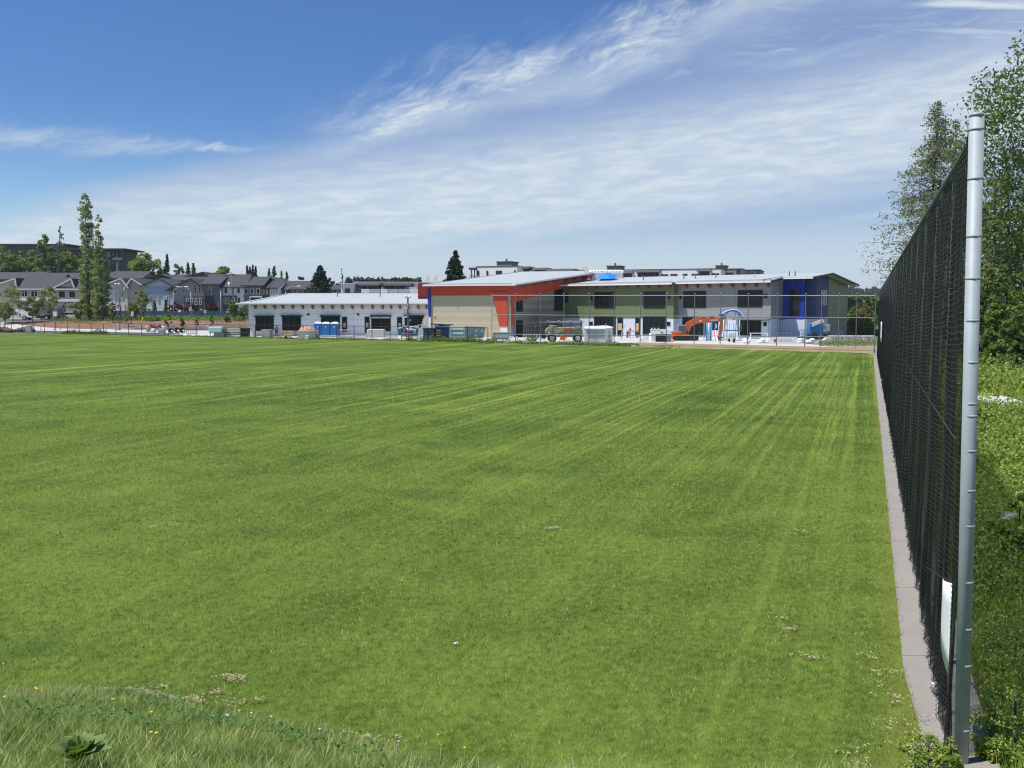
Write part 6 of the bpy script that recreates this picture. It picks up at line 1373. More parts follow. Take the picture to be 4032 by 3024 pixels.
# orange marker posts
for i, (px, y0, y1) in enumerate(((106, 1270, 1280), (135, 1276, 1303), (161, 1268, 1300), (214, 1268, 1299), (238, 1266, 1297), (384, 1275, 1287), (473, 1283, 1299))):
    p = GT(px, y1); h = (y1-y0)*S_(p); th = thing('marker_post', p, ['short orange marker leftmost behind the black fence', 'orange marker post under a white crossbar', 'orange marker post third from the left edge', 'slanted orange marker post below the two panel sign', 'orange marker post right of the slanted one', 'short orange marker on the mulch below the poplars', 'orange marker by the tapered concrete block'][i], 'marker post', 'orange marker posts')
    MB().tube((0, 0, 0), (.12 if i == 3 else 0, 0, h), .06, .05, 8).build('tube', Mx['orange'], th); MB().tube((0, 0, 0), (0, 0, .12), .2, .16, 10).build('foot', Mx['rubber'], th)
    MB().tube((.03, 0, h*.6), (.03, 0, h*.72), .068, .066, 8).build('reflective_band', Mx['white'], th)
# fallen dark tree trunk / flatbed load at the far left
p = GT(62, 1284); th = thing('dirt_pile', p, 'long dark pile of soil and brush behind the black fence at far left', 'pile'); rr = random.Random(12)
for i in range(12): MB().blob((-3.6+i*.62, rr.uniform(-.3, .3), .3), (.7, .6, .5+.25*math.sin(i*.9)), 8, 5, .15, rr).build('mound', Mx['woodd'], th, True)
p = GT(18, 1300); th = tree('dead_shrub', 'leafless dark forked shrub at the left end of the low fence', p, 2.6, 1.2, 120, .08, 'dark', seed=402, t0=.3, cat='shrub', cl=14)
# stacks and pallets --------------------------------------------
def stack(px0, px1, y0, y1, lab, mt, n, name, cat, d=1.1, jit=.06, part_n='board', grp=None, gap=.35, mt2=None):
    p = GT((px0+px1)/2, y1); k = S_(p); w_ = (px1-px0)*k; h = (y1-y0)*k; th = thing(name, p, lab, cat, grp); rr = random.Random(int(px0)); lh = h/n
    for i in range(n):
        sh = rr.uniform(-jit, jit)*w_; MB().box(-w_/2+sh, w_/2+sh, -d/2+rr.uniform(-.05, .05), d/2, i*lh+lh*gap*.5, (i+1)*lh-lh*gap*.3).build(part_n, Mx[mt if i % 2 == 0 or not mt2 else mt2], th)
        if i < n-1 or n == 1: MB().box(-w_/2*.8, w_/2*.8, -d*.4, d*.4, max(0, i*lh-.01), i*lh+lh*gap*.5).build('batten', Mx['woodd'], th)
    return th
stack(888, 952, 1292, 1326, 'stack of white boards with dark gaps left of the charcoal bin', 'white', 4, 'board_stack', 'board stack', 1.6, .02, mt2='concw')
p = GT(860, 1328); k = S_(p); th = thing('wrapped_pallet', p, 'pale blue plastic wrapped pallet on a grey crate', 'pallet')
MB().box(-14*k, 28*k, -.6, .6, 0, 18*k).build('crate', Mx['conc'], th, bevel=.04); mb = MB(); mb.box(-32*k, 22*k, -.9, .9, 18*k, 42*k); mb.build('wrap', Mx['plast'], th, bevel=.15); MB().box(24*k, 30*k, -.3, .3, 0, 42*k).build('post', Mx['concw'], th)
p = GT(967, 1328); k = S_(p); th = thing('charcoal_bin', p, 'tall charcoal grey bin at the left corner of the white wing', 'bin')
MB().box(-15*k, 15*k, -.6, .6, .08, 33*k).build('box', Mx['slate' if 'slate' in Mx else 'dark'], th, bevel=.04); MB().box(-15.5*k, 15.5*k, -.65, .65, 33*k, 36*k).build('lid', Mx['dark'], th); MB().box(-13*k, 13*k, -.62, -.6, 18*k, 19*k).build('seam', Mx['galvd'], th)
stack(1107, 1160, 1302, 1324, 'pile of pale lumber boards right of the standing person', 'wood', 4, 'lumber_stack', 'lumber', 1.3, .05)
p = GT(1138, 1334); th = thing('wheelbarrow', p, 'red wheelbarrow with a white tray before the lumber pile', 'wheelbarrow'); k = S_(p)
MB().prism([(-16*k, -.3, .45), (16*k, -.3, .45), (19*k, -.35, .72), (-19*k, -.35, .72)], (0, 1, 0), .62).build('tray', Mx['offw'], th, bevel=.03); MB().tube((-.5, .05, .2), (-.5, -.05, .2), .2, .2, 12).build('wheel', Mx['rubber'], th)
for s in (-.25, .25): MB().bar((-.5, s*.3, .22), (.75, s, .5), .05, .05).build('handle', Mx['red'], th); MB().bar((.3, s, 0), (.25, s, .45), .05, .05).build('leg', Mx['red'], th)
# portable toilets
def toilet(px, y1, lab, w_=1.17, h=2.25):
    p = GT(px, y1)+Vector((0, 1.5, 0)); th = thing('portable_toilet', p, lab, 'portable toilet', 'blue portable toilets')
    a = w_/2; MB().box(-a, a, -a, a, .12, h-.2).build('cabin', Mx['blue'], th, bevel=.04); MB().box(-a-.04, a+.04, -a-.04, a+.04, 0, .12).build('skid', Mx['dark'], th)
    mb = MB(); mb.add([(-a-.05, -a-.05, h-.2), (a+.05, -a-.05, h-.2), (a+.05, a+.05, h-.2), (-a-.05, a+.05, h-.2), (-a*.5, -a*.5, h+.05), (a*.5, -a*.5, h+.05), (a*.5, a*.5, h+.05), (-a*.5, a*.5, h+.05)], [(0, 1, 5, 4), (1, 2, 6, 5), (2, 3, 7, 6), (3, 0, 4, 7), (4, 5, 6, 7), (3, 2, 1, 0)]); mb.build('roof', Mx['white'], th, bevel=.03)
    d_ = MB().box(-a*.62, a*.62, -a-.03, -a, .2, h-.35).build('door', Mx['blue'], th, bevel=.015); MB().box(-.1, .1, -a-.045, -a-.03, 1.45, 1.62).build('sign_plate', Mx['white'], d_); MB().box(a*.4, a*.52, -a-.06, -a-.03, .95, 1.15).build('handle', Mx['galvd'], d_)
    for s in (-1, 1): MB().box(s*a*.8-.05, s*a*.8+.05, -a-.03, -a, .15, h-.25).build('corner_rib', Mx['bluel'], th)
toilet(1247, 1326, 'leftmost of the three blue portable toilets, touching the orange cloths'); toilet(1278, 1327, 'middle one of the three blue portable toilets'); toilet(1312, 1327, 'rightmost of the three blue portable toilets')
# white pipes / planks lying along the fence
for i, (x0, x1, py, h, lab, mt) in enumerate(((1252, 1330, 1332, .45, 'long white plank bundle before the portable toilets', 'white'), (1334, 1400, 1333, .40, 'white plank bundle right of the portable toilets', 'concw'), (1400, 1446, 1333, .5, 'short white plank bundle left of the large pale block', 'white'), (1518, 1566, 1334, .55, 'white plank bundle right of the large pale block', 'white'))):
    stack(x0, x1, py-h/.036, py, lab, mt, 2, 'plank_bundle', 'planks', .8, .02, 'plank', 'white plank bundles behind the fence', mt2='concw')
p = GT(1352, 1325); th = thing('pallet_stack', p+Vector((0, 1.2, 0)), 'stack of thin dark and white trays right of the portable toilets', 'pallet'); 
for i in range(5): MB().box(-1.0, 1.0-.1*i, -.5, .5, .15+i*.2, .22+i*.2).build('tray', Mx['grey' if i % 2 else 'offw'], th)
p = GT(1347, 1337); th = thing('stake', p, 'white stake standing between the plank bundles', 'stake'); MB().tube((0, 0, 0), (0, 0, .9), .05, .04, 6).build('shaft', Mx['white'], th); MB().blob((0, 0, .92), (.07, .07, .07), 6, 4).build('cap', Mx['white'], th)
# green bin, blue skip with debris
p = GT(1580, 1321)+Vector((0, 1, 0)); k = S_(p); th = thing('green_bin', p, 'green bin beside the utility pole', 'bin'); MB().prism([(-13*k, -.5, .1), (13*k, -.5, .1), (17*k, -.5, 33*k), (-17*k, -.5, 33*k)], (0, 1, 0), 1.1).build('tub', Mx['green'], th, bevel=.04); MB().box(-17.5*k, 17.5*k, -.55, .65, 33*k, 35*k).build('rim', Mx['green'], th)
p = GT(1610, 1328)+Vector((0, 1, 0)); k = S_(p); th = thing('blue_skip', p, 'dark blue skip heaped with pale debris behind the fence', 'skip')
MB().prism([(-28*k, -.8, .15), (30*k, -.8, .15), (34*k, -.8, 34*k), (-33*k, -.8, 34*k)], (0, 1, 0), 1.9).build('hull', Mx['blued'], th, bevel=.04); MB().box(-34*k, 35*k, -.88, -.78, 32*k, 35*k).build('rim', Mx['blue'], th)
rr = random.Random(31)
for i in range(9): MB().obox(Vector((rr.uniform(-24, 26)*k, rr.uniform(-.4, .7), (36+rr.uniform(0, 6))*k)), (rr.uniform(.6, 2.0), .5, .07), rr.uniform(-.5, .5), rr.uniform(-.3, .3), rr.uniform(-.35, .2)).build('debris_board', Mx[('white', 'plast', 'offw')[i % 3]], th)
p = GT(1612, 1336); k = S_(p); th = thing('work_table', p, 'cluttered workbench with blue sheet and white shelving at the fence', 'workbench')
for j in range(4): MB().box(-32*k, 32*k, -.3, .3, .1+j*.24, .16+j*.24).build('shelf', Mx['offw'], th)
for x in (-31, -10, 10, 31): MB().box(x*k-.03, x*k+.03, -.3, .3, 0, 1.0).build('leg', Mx['galvd'], th)
for i in range(5): MB().obox(Vector((rr.uniform(-20, 20)*k, -.2, 1.1+rr.uniform(0, .5))), (rr.uniform(.3, .8), .3, rr.uniform(.2, .5)), rr.uniform(-1, 1), .2, .3).build('clutter', Mx[('blue', 'offw', 'plast', 'red', 'white')[i]], th, bevel=.03)
# tall leaning form with red and white rungs
p = GT(1653, 1344); k = S_(p); th = thing('leaning_ladder', p, 'tall pink and white step ladder leaning by the blue tarp', 'ladder')
a, b = Vector((0, 0, 0)), Vector((22*k, .6, 90*k)); sd = Vector((9*k, 0, 0))
for s in (-1, 1): MB().bar(a+sd*s, b+sd*s*.7, .1, .1).build('rail', pm('pink_primer', (.55, .26, .22), .6, .1, 3) if s < 0 else bpy.data.materials['pink_primer'], th)
for i in range(9): 
    c = a.lerp(b, (i+.6)/9.4); MB().box(c.x-9*k, c.x+9*k, c.y-.12, c.y+.05, c.z-.06, c.z+.20).build('step', Mx['white'], th)
# blue mottled tarp load
m, t, b_ = newmat('mottled_blue'); P_ = t.node('ShaderNodeTexCoord').outputs['Object']; vo = t.noise(P_, 2.6, 2, .4, 2.2); t.put(b_.inputs['Base Color'], t.mix(t.m('MULTIPLY', t.ss(vo, .5, .53), t.m('SUBTRACT', 1., t.ss(vo, .56, .59))), (.012, .04, .11), (.25, .42, .62))); b_.inputs['Roughness'].default_value = .4
p = GT(1690, 1342); k = S_(p); th = thing('covered_load', p, 'blue patterned tarpaulin over a load right of the leaning ladder', 'tarp'); MB().box(-22*k, 22*k, -.6, .9, 0, 48*k).build('cover', m, th, bevel=.1); MB().box(-25*k, 24*k, -.7, 1, 48*k, 50*k).build('top_board', Mx['dark'], th)
p = GT(1741, 1340)+Vector((0, .6, 0)); k = S_(p); th = thing('blue_container', p, 'dark blue open container with black sheets on top', 'container'); MB().box(-27*k, 27*k, -.8, 1.2, .1, 52*k).build('hull', Mx['blued'], th, bevel=.03); MB().box(-28*k, 28*k, -.85, -.8, 50*k, 53*k).build('rim', Mx['bluel'], th)
for i, (x0, x1, z) in enumerate(((-30, 30, 55), (-10, 42, 58), (-46, 4, 60))): MB().obox(Vector(((x0+x1)/2*k, 0, z*k)), ((x1-x0)*k, 1.6, .12), 0, 0, .04*(i-1)).build('black_sheet', Mx['black'], th)
p = GT(1727, 1341); k = S_(p); th = thing('wooden_shelf', p, 'small wooden shelf rack before the dark blue container', 'shelf'); 
for j in range(5): MB().box(-9*k, 9*k, -.25, .2, .1+j*.32, .2+j*.32).build('shelf', Mx['wood'], th)
for s in (-1, 1): MB().box(s*9*k-.04, s*9*k+.04, -.25, .2, 0, 1.6).build('side', Mx['woodd'], th)
# teal waste container
p = GT(1800, 1341); k = S_(p); a, c_ = W(1770, 1213, p.y).x-p.x, W(1831, 1213, p.y).x-p.x; e_ = Vector((W(1912, 1213, p.y+3.2).x-p.x, 3.2, 0)); h = 50*k
th = thing('waste_container', p, 'pale and dark teal roll off waste container with white labels', 'waste container')
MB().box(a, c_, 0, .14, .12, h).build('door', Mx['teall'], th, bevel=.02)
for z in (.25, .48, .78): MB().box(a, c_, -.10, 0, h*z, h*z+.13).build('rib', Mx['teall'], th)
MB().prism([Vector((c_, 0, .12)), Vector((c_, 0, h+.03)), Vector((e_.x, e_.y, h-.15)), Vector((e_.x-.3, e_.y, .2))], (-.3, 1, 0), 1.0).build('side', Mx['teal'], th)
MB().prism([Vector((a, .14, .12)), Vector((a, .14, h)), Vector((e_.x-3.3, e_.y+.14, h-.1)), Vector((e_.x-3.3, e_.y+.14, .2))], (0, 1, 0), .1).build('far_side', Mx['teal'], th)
MB().bar((c_, 0, h+.05), (e_.x, e_.y, h-.12), .12, .10).build('top_rail', Mx['black'], th)
dd = (e_-Vector((c_, 0, 0))).normalized(); nn = Vector((dd.y, -dd.x, 0))
for (s, z, w_, h_) in ((.52, .72, .5, .28), (.80, .70, .45, .3), (.5, .33, .55, .26)):
    q = Vector((c_, 0, 0))+(e_-Vector((c_, 0, 0)))*s+nn*.03+Vector((0, 0, h*z)); MB().bar(q-dd*w_/2, q+dd*w_/2, .02, h_).build('label_plate', Mx['offw'], th)
for z in (.55, .88): MB().box(a+.5, a+1.9, -.12, -.10, h*z-.12, h*z+.1).build('label_plate', Mx['white'], th)
# mesh cage sign
p = GT(1976, 1342); k = S_(p); th = thing('banner_crate', p, 'grey mesh crate with a faded banner behind the first netting post', 'crate')
MB().box(-34*k, 34*k, -.3, .6, .15, 34*k).build('cage', netmat('cage_mesh', (.32, .34, .37), .85), th); MB().box(-34*k, 34*k, -.34, -.3, 12*k, 27*k).build('banner', Mx['galv'], th)
for z in (6, 33): MB().tube((-34*k, -.32, z*k), (34*k, -.32, z*k), .04, .04, 6).build('rail', Mx['galv'], th)
for i, (lw) in enumerate((4, 2, 4, 2, 4, 2, 4)):
    MB().box((-22+i*7)*k, (-22+i*7+lw)*k, -.36, -.34, 14*k, 24*k).build('faded_mark', Mx['plast'], th)
def sawhorse(px, y1, wpx, hpx, lab, mt='white', grp=None, name='sawhorse'):
    p = GT(px, y1); k = S_(p); w_, h = wpx*k/2, hpx*k; th = thing(name, p, lab, 'sawhorse', grp)
    MB().bar((-w_, 0, h), (w_, 0, h), .10, .10).build('top_beam', Mx[mt], th)
    for s in (-1, 1):
        for t_ in (-1, 1): MB().bar((s*w_*.85, 0, h), (s*w_, t_*.3, 0), .07, .07).build('leg', Mx[mt], th)
        MB().bar((s*w_*.92, -.2, h*.4), (s*w_*.92, .2, h*.4), .05, .05).build('brace', Mx[mt], th)
    MB().bar((-w_*.9, -.15, h*.45), (w_*.9, -.15, h*.45), .05, .07).build('cross_bar', Mx[mt], th)
    return th
sawhorse(2014, 1344, 16, 20, 'small white sawhorse right of the mesh crate')
p = GT(2034, 1340); th = thing('white_tube', p, 'white round tube standing beside the small sawhorse', 'tube'); MB().tube((0, 0, 0), (0, 0, .5), .12, .12, 10).build('tube', Mx['white'], th); MB().tube((0, 0, .5), (0, 0, .53), .135, .135, 10).build('rim', Mx['offw'], th)
p = GT(2104, 1348)+Vector((0, .8, 0)); k = S_(p); th = thing('white_rack', p, 'white lattice rack behind the round bush', 'rack')
MB().box(-44*k, 42*k, -.2, .2, 26*k, 29*k).build('top_beam', Mx['white'], th)
for i in range(9): MB().box((-43+i*10.4)*k, (-40+i*10.4)*k, -.2, .1, 8*k, 26*k).build('slat', Mx['white'], th)
MB().box(-44*k, 42*k, -.25, .25, 5*k, 9*k).build('bottom_beam', Mx['white'], th); MB().box(-58*k, -10*k, -.9, .1, 0, 5*k).build('slab', Mx['concw'], th)
for i, (x0, x1, py, lab, mt) in enumerate(((1990, 2060, 1350, 'pale boards lying flat at the foot of the netting fence', 'offw'), (2060, 2160, 1352, 'white flat boards before the lattice rack', 'concw'), (2160, 2240, 1353, 'short pale boards below the loader wheels', 'offw'), (2430, 2500, 1356, 'pale planks before the grey sloping sheet', 'wood'))):
    stack(x0, x1, py-6, py, lab, mt, 2, 'flat_boards', 'boards', 1.0, .03, 'board', 'flat boards at the fence foot')
# covered walkway frame
p = GT(2212, 1330)+Vector((0, 4, 0)); k = S_(p); th = thing('shade_frame', p, 'grey steel shelter frame on round posts before the shaded wall', 'shelter')
MB().box(-88*k, 86*k, -1.2, 1.2, 56*k, 62*k).build('beam', Mx['grey'], th, bevel=.04)
for x in (-50, -6, 38, 80): MB().tube((x*k, -.9, 0), (x*k, -.9, 56*k), .15, .15, 10).build('column', Mx['galvd'], th, True); MB().tube((x*k, -1.4, 63*k), (x*k, 1.4, 63*k), .12, .12, 8).build('joist', Mx['galvd'], th, True)
# tan loader
p = GT(2224, 1350)+Vector((0, 1.5, 0)); k = S_(p); th = thing('telehandler', p, 'tan and orange lift machine with big dark tyres behind the netting', 'loader')
mb = MB(); carbody(mb, [(-2.4, .75), (-2.5, 1.45), (-2.2, 1.9), (2.2, 2.0), (2.35, 1.4), (2.3, .75)], 1.8); mb.build('body', Mx['tan'], th, bevel=.06)
MB().bar((-1.0, -1.0, 1.35), (2.0, -1.0, 2.0), .3, .3).build('boom', Mx['tan'], th, bevel=.03); MB().bar((-.2, -1.2, 1.75), (.9, -1.2, 1.9), .14, .14).build('orange_arm', Mx['orange'], th)
MB().bar((.2, -1.25, .5), (.5, -1.25, 1.7), .1, .12).build('hydraulic', Mx['orange'], th); MB().box(-.6, .1, -1.15, -.95, .35, 1.0).build('orange_housing', Mx['orange'], th, bevel=.05)
MB().box(-2.95, -2.4, -.7, .7, .5, 1.1).build('bumper', Mx['dark'], th, bevel=.05); MB().box(-1.9, -1.0, -.8, .8, 1.9, 2.2).build('hood', Mx['tan'], th, bevel=.05)
wheels(th, (-1.6, 1.7), 2.3, .55, .4)
MB().box(-2.2, -1.9, -.95, -.9, 1.05, 1.3).build('lamp', Mx['offw'], th)
p = GT(2118, 1332)+Vector((0, 2, 0)); th = thing('machine_stand', p, 'dark machine stand with a seat left of the tan loader', 'machine'); MB().tube((0, 0, 0), (0, 0, 1.5), .08, .06, 8).build('column', Mx['dark'], th); MB().box(-.5, .6, -.3, .3, .8, 1.0).build('arm', Mx['dark'], th, bevel=.04); MB().blob((-.2, 0, 1.55), (.35, .25, .2), 8, 5).build('head', Mx['dark'], th); MB().box(-.4, .4, -.4, .4, 0, .15).build('foot', Mx['dark'], th)
# white site shed
p = GT(2358, 1352); k = S_(p); th = thing('site_shed', p+Vector((0, .6, 0)), 'white ribbed site shed with a shallow roof behind the netting', 'shed')
w1, w2, h = 52*k, 35*k, 62*k
MB().box(-50*k, 24*k, -.0, 2.6, 0, h-.15).build('wall', panelmat('ribbed_white', (.68, .69, .70), .32, 0, (0, 0), (1, 0), .25, .05, .5, .05), th)
MB().prism([(24*k, 0, 0), (60*k, 1.2, 0), (60*k, 1.2, h-.05), (24*k, 0, h-.15)], (-.2, 1, 0), 1.5).build('side_wall', Mx['white'], th)
mb = MB(); mb.slab([(-53*k, -.2, h-.12), (26*k, -.2, h-.12), (63*k, 1.1, h+.02), (40*k, 2.7, h+.22), (-53*k, 2.7, h+.05)], .1); mb.build('roof', Mx['white'], th)
d_ = MB().box(37*k, 50*k, .55, .62, .1, h*.8).build('door', Mx['offw'], th); MB().box(46*k, 48*k, .48, .55, h*.4, h*.45).build('handle', Mx['dark'], d_); MB().box(-20*k, 0, -.03, 0, h*.6, h*.78).build('notice', Mx['offw'], th)
MB().tube((33*k, 1.5, h), (33*k, 1.5, h+.5), .08, .06, 6).build('vent_pipe', Mx['galvd'], th)
# tables and arcs with seated worker
p = GT(2496, 1332)+Vector((0, 2, 0)); k = S_(p); th = thing('timber_table', p, 'pale timber work table below the boarded door', 'table'); MB().box(-24*k, 24*k, -.5, .5, 24*k, 28*k).build('tabletop', Mx['wood'], th)
for x in (-20, 20): MB().box(x*k-.06, x*k+.06, -.4, .4, 0, 24*k).build('leg', Mx['woodd'], th)
def arch(px, y1, wpx, hpx, lab):
    p = GT(px, y1)+Vector((0, 1.5, 0)); k = S_(p); th = thing('arched_bar', p, lab, 'play frame')
    for dy in (0, .45): MB().path([Vector((wpx*k*(1-math.cos(t*math.pi/2/6)), dy, hpx*k*math.sin(t*math.pi/2/6))) for t in range(7)], .04, 6).build('arc', Mx['galv'], th)
    for t in range(1, 6): c = Vector((wpx*k*(1-math.cos(t*math.pi/2/6)), 0, hpx*k*math.sin(t*math.pi/2/6))); MB().tube(c, c+Vector((0, .45, 0)), .025, .025, 5).build('rung', Mx['galv'], th)
arch(2452, 1340, 18, 58, 'curved white climbing ladder left of the timber table')
# grey sloping sheet
p = GT(2530, 1361); k = S_(p); th = thing('ground_sheet', p, 'grey geotextile sheet sloping down at the end of the timber edging', 'sheet')
m_ = MB(); m_.add([(-48*k, -.3, .03), (26*k, -.3, .03), (28*k, 1.2, 34*k), (10*k, 2.2, 34*k), (-10*k, 1.6, 16*k)], [(0, 1, 2, 3, 4)]); o = m_.build('cover', Mx['conc'], th); so_ = o.modifiers.new('t', 'SOLIDIFY'); so_.thickness = .05
for i, (x, lab) in enumerate(((2556, 'thin white stake left of the black and white box'),)):
    p = GT(x-20, 1330)+Vector((0, 2, 0)); th = thing('stake', p, lab, 'stake'); MB().tube((0, 0, 0), (0, 0, 1.0), .04, .03, 6).build('shaft', Mx['white'], th); MB().box(-.08, .08, -.02, .02, .9, 1.02).build('tag', Mx['white'], th)
# black and white box (barbecue like kiosk)
p = GT(2605, 1347); k = S_(p); th = thing('site_box', p+Vector((0, .5, 0)), 'white site box with a dark open front and grey cover beside the excavator', 'box')
MB().box(-40*k, -22*k, -.1, 1.6, 0, 34*k).build('side_panel', Mx['white'], th); MB().box(-22*k, 38*k, .1, 1.6, 0, 32*k).build('dark_front', Mx['black'], th); MB().box(24*k, 40*k, -.05, .1, 0, 32*k).build('end_panel', Mx['grey'], th)
mb = MB(); mb.slab([(-41*k, -.2, 33*k), (41*k, -.2, 34*k), (36*k, 1.7, 50*k), (-36*k, 1.7, 50*k)], .12); mb.build('cover', Mx['galv'], th, bevel=.04); MB().box(-41*k, 41*k, -.24, -.12, 31*k, 34*k).build('white_edge', Mx['white'], th); MB().box(-2*k, 6*k, -.3, -.2, 35*k, 40*k).build('latch', Mx['dark'], th)
for x in (-34, -22, -8): MB().box(x*k, (x+4)*k, .9, 1.1, 46*k, 55*k).build('lifting_lug', Mx['white'], th)
# orange excavator
p = GT(2668, 1344)+Vector((0, 3.0, 0)); Ye = p.y; th = thing('excavator', p, 'orange excavator with its arm folded down to the ground before the grey wall', 'excavator')
def e3(px, py, dy=0.): q = W(px, py, Ye+dy); return q
tr_ = MB(); 
for s in (-1, 1):
    o = MB(); a, b = e3(2650, 1340, s*1.1), e3(2716, 1340, s*1.1); z0 = p.z; pr_ = [(a.x, z0+.25), (a.x+.25, z0), (b.x+.9, z0), (b.x+1.15, z0+.25), (b.x+1.15, z0+.55), (b.x+.9, z0+.8), (a.x+.25, z0+.8), (a.x, z0+.55)]
    o.prism([(x, Ye+s*1.1-.25, z) for x, z in pr_], (0, 1, 0), .5); t1 = o.build('track', Mx['rubber'], th, world=True)
    for i in range(5): xx = a.x+.45+i*(b.x-a.x+.3)/4; MB().tube((xx, Ye+s*1.1-.3, z0+.38), (xx, Ye+s*1.1+.3, z0+.38), .22, .22, 10).build('roller', Mx['dark'], t1, world=True)
a, b = e3(2645, 1304), e3(2700, 1336)
MB().prism([(a.x, Ye-1.2, b.z), (a.x, Ye-1.2, a.z), (a.x+1.1, Ye-1.2, a.z), (a.x+1.15, Ye-1.2, a.z-.35), (b.x+.3, Ye-1.2, a.z-.4), (b.x+.3, Ye-1.2, b.z)], (0, 1, 0), 2.3).build('house', Mx['orange'], th, world=True, bevel=.05)
MB().prism([(a.x-.25, Ye-1.15, b.z+.1), (a.x-.25, Ye-1.15, a.z-.1), (a.x, Ye-1.15, a.z), (a.x, Ye-1.15, b.z)], (0, 1, 0), 2.2).build('counterweight', Mx['orange'], th, world=True, bevel=.05)
cb = MB().box(b.x-1.25, b.x-.15, Ye-1.0, Ye-.1, a.z-.3, a.z+.85).build('cab', Mx['grey'], th, world=True, bevel=.08)
MB().box(b.x-1.15, b.x-.25, Ye-1.05, Ye-1.0, a.z+.1, a.z+.75).build('cab_window', Mx['panel2'], cb, world=True)
def beam(pts_, w_, ht, nm, mt):
    o = MB()
    for i in range(len(pts_)-1): o.bar(pts_[i]-(pts_[i+1]-pts_[i]).normalized()*.15, pts_[i+1]+(pts_[i+1]-pts_[i]).normalized()*.15, w_, ht)
    return o.build(nm, mt, th, world=True)
bp = [e3(2690, 1320), e3(2712, 1278), e3(2742, 1262), e3(2836, 1260)]
def taperbeam(pts_, hs, w_, nm):
    up = []; dn = []
    for i, q in enumerate(pts_):
        d_ = (pts_[min(i+1, len(pts_)-1)]-pts_[max(i-1, 0)]).normalized(); n_ = Vector((-d_.z, 0, d_.x)); up.append(q+n_*hs[i]/2-Vector((0, w_/2, 0))); dn.append(q-n_*hs[i]/2-Vector((0, w_/2, 0)))
    n_ = len(up); o = MB()
    for i in range(n_-1): o.prism([dn[i], dn[i+1], up[i+1], up[i]], (0, 1, 0), w_)
    return o.build(nm, Mx['orange'], th, world=True)
taperbeam(bp, [.6, .8, .85, .5], .45, 'boom'); taperbeam([e3(2852, 1240), e3(2846, 1262), e3(2832, 1328)], [.35, .62, .35], .38, 'stick')
bm2 = MB().bar(e3(2795, 1262, -.25), e3(2826, 1260, -.25), .02, .16).build('boom_label', Mx['offw'], th, world=True); MB().bar(e3(2752, 1264, -.25), e3(2764, 1264, -.25), .02, .24).build('boom_label', Mx['offw'], th, world=True)
MB().tube(e3(2704, 1322, -.35), e3(2722, 1284, -.35), .08, .06, 8).build('hydraulic_ram', Mx['galvd'], th, world=True); MB().tube(e3(2770, 1256, -.1), e3(2846, 1243, -.1), .07, .06, 8).build('hydraulic_ram', Mx['dark'], th, world=True); MB().tube(e3(2856, 1262, -.2), e3(2850, 1310, -.2), .08, .06, 8).build('hydraulic_ram', Mx['galvd'], th, world=True)
bk_ = [e3(2822, 1326), e3(2842, 1326), e3(2856, 1338), e3(2856, 1352), e3(2838, 1353), e3(2824, 1346)]
MB().prism([q-Vector((0, .55, 0)) for q in bk_], (0, 1, 0), 1.1).build('bucket', Mx['woodd'], th, world=True, bevel=.03)
pl_ = thing('timber_plank', e3(2770, 1246, -.2), 'pale plank lying on top of the excavator arm', 'plank'); MB().bar(e3(2752, 1250, -.1), e3(2810, 1237, -.1), .3, .12).build('plank', Mx['wood'], pl_, world=True)
# playground with blue arched roof
Yp = 124; zg = Tz(30, Yp); p = W(2884, 1330, Yp); p.z = zg; th = thing('play_tower', p, 'playground tower with a blue arched roof and pale posts behind the excavator arm', 'playground')
def g3(px, py, dy=0.): return W(px, py, Yp+dy)
arc = [(2843, 1236), (2858, 1226), (2880, 1219), (2900, 1220), (2916, 1230), (2926, 1246)]
for s, nm in ((0, 'front'), (1.6, 'back')):
    pass
o = MB(); 
for i in range(len(arc)-1):
    a, b = g3(*arc[i]), g3(*arc[i+1]); n_ = Vector((0, 1.8, 0)); o.add([a, b, b+n_, a+n_, a-Vector((0, 0, .25)), b-Vector((0, 0, .25)), b+n_-Vector((0, 0, .25)), a+n_-Vector((0, 0, .25))], [(0, 1, 2, 3), (7, 6, 5, 4), (0, 4, 5, 1), (3, 2, 6, 7)])
o.build('arched_roof', Mx['tarpb'], th, world=True); MB().path([g3(*q, -.05) for q in arc], .06, 6).build('roof_edge', Mx['white'], th, world=True)
for (px, yt) in ((2865, 1228), (2899, 1222), (2914, 1236), (2852, 1250)):
    a = g3(px, yt); MB().tube((a.x, a.y+.2, zg), (a.x, a.y+.2, a.z), .09, .09, 8).build('post', Mx['plast'], th, True, world=True)
a, b = g3(2858, 1300), g3(2918, 1304); MB().box(a.x, b.x, Yp, Yp+1.6, b.z, a.z).build('deck', Mx['bluel'], th, world=True)
for i in range(5): xx = a.x+(b.x-a.x)*i/4; MB().tube((xx, Yp, a.z), (xx, Yp, a.z+.9), .03, .03, 5).build('railing_bar', Mx['grey'], th, world=True)
a, b = g3(2801, 1268, -.4), g3(2828, 1301, -.4); pn = MB().box(a.x, b.x, Yp-.45, Yp-.38, b.z, a.z).build('panel', pm('navy_plastic', (.02, .03, .15), .4, .05, 3), th, world=True)
c = g3(2815, 1284, -.5); mo = []
for i in range(17): t_ = -math.pi/2+math.pi*i/16; mo.append((c.x+.30*math.cos(t_)-.02, Yp-.50, c.z+.36*math.sin(t_)))
for i in range(15, 0, -1): t_ = -math.pi/2+math.pi*i/16; mo.append((c.x+.12*math.cos(t_)-.02, Yp-.50, c.z+.33*math.sin(t_)))
MB().prism(mo, (0, 1, 0), .04).build('crescent', Mx['white'], pn, world=True)
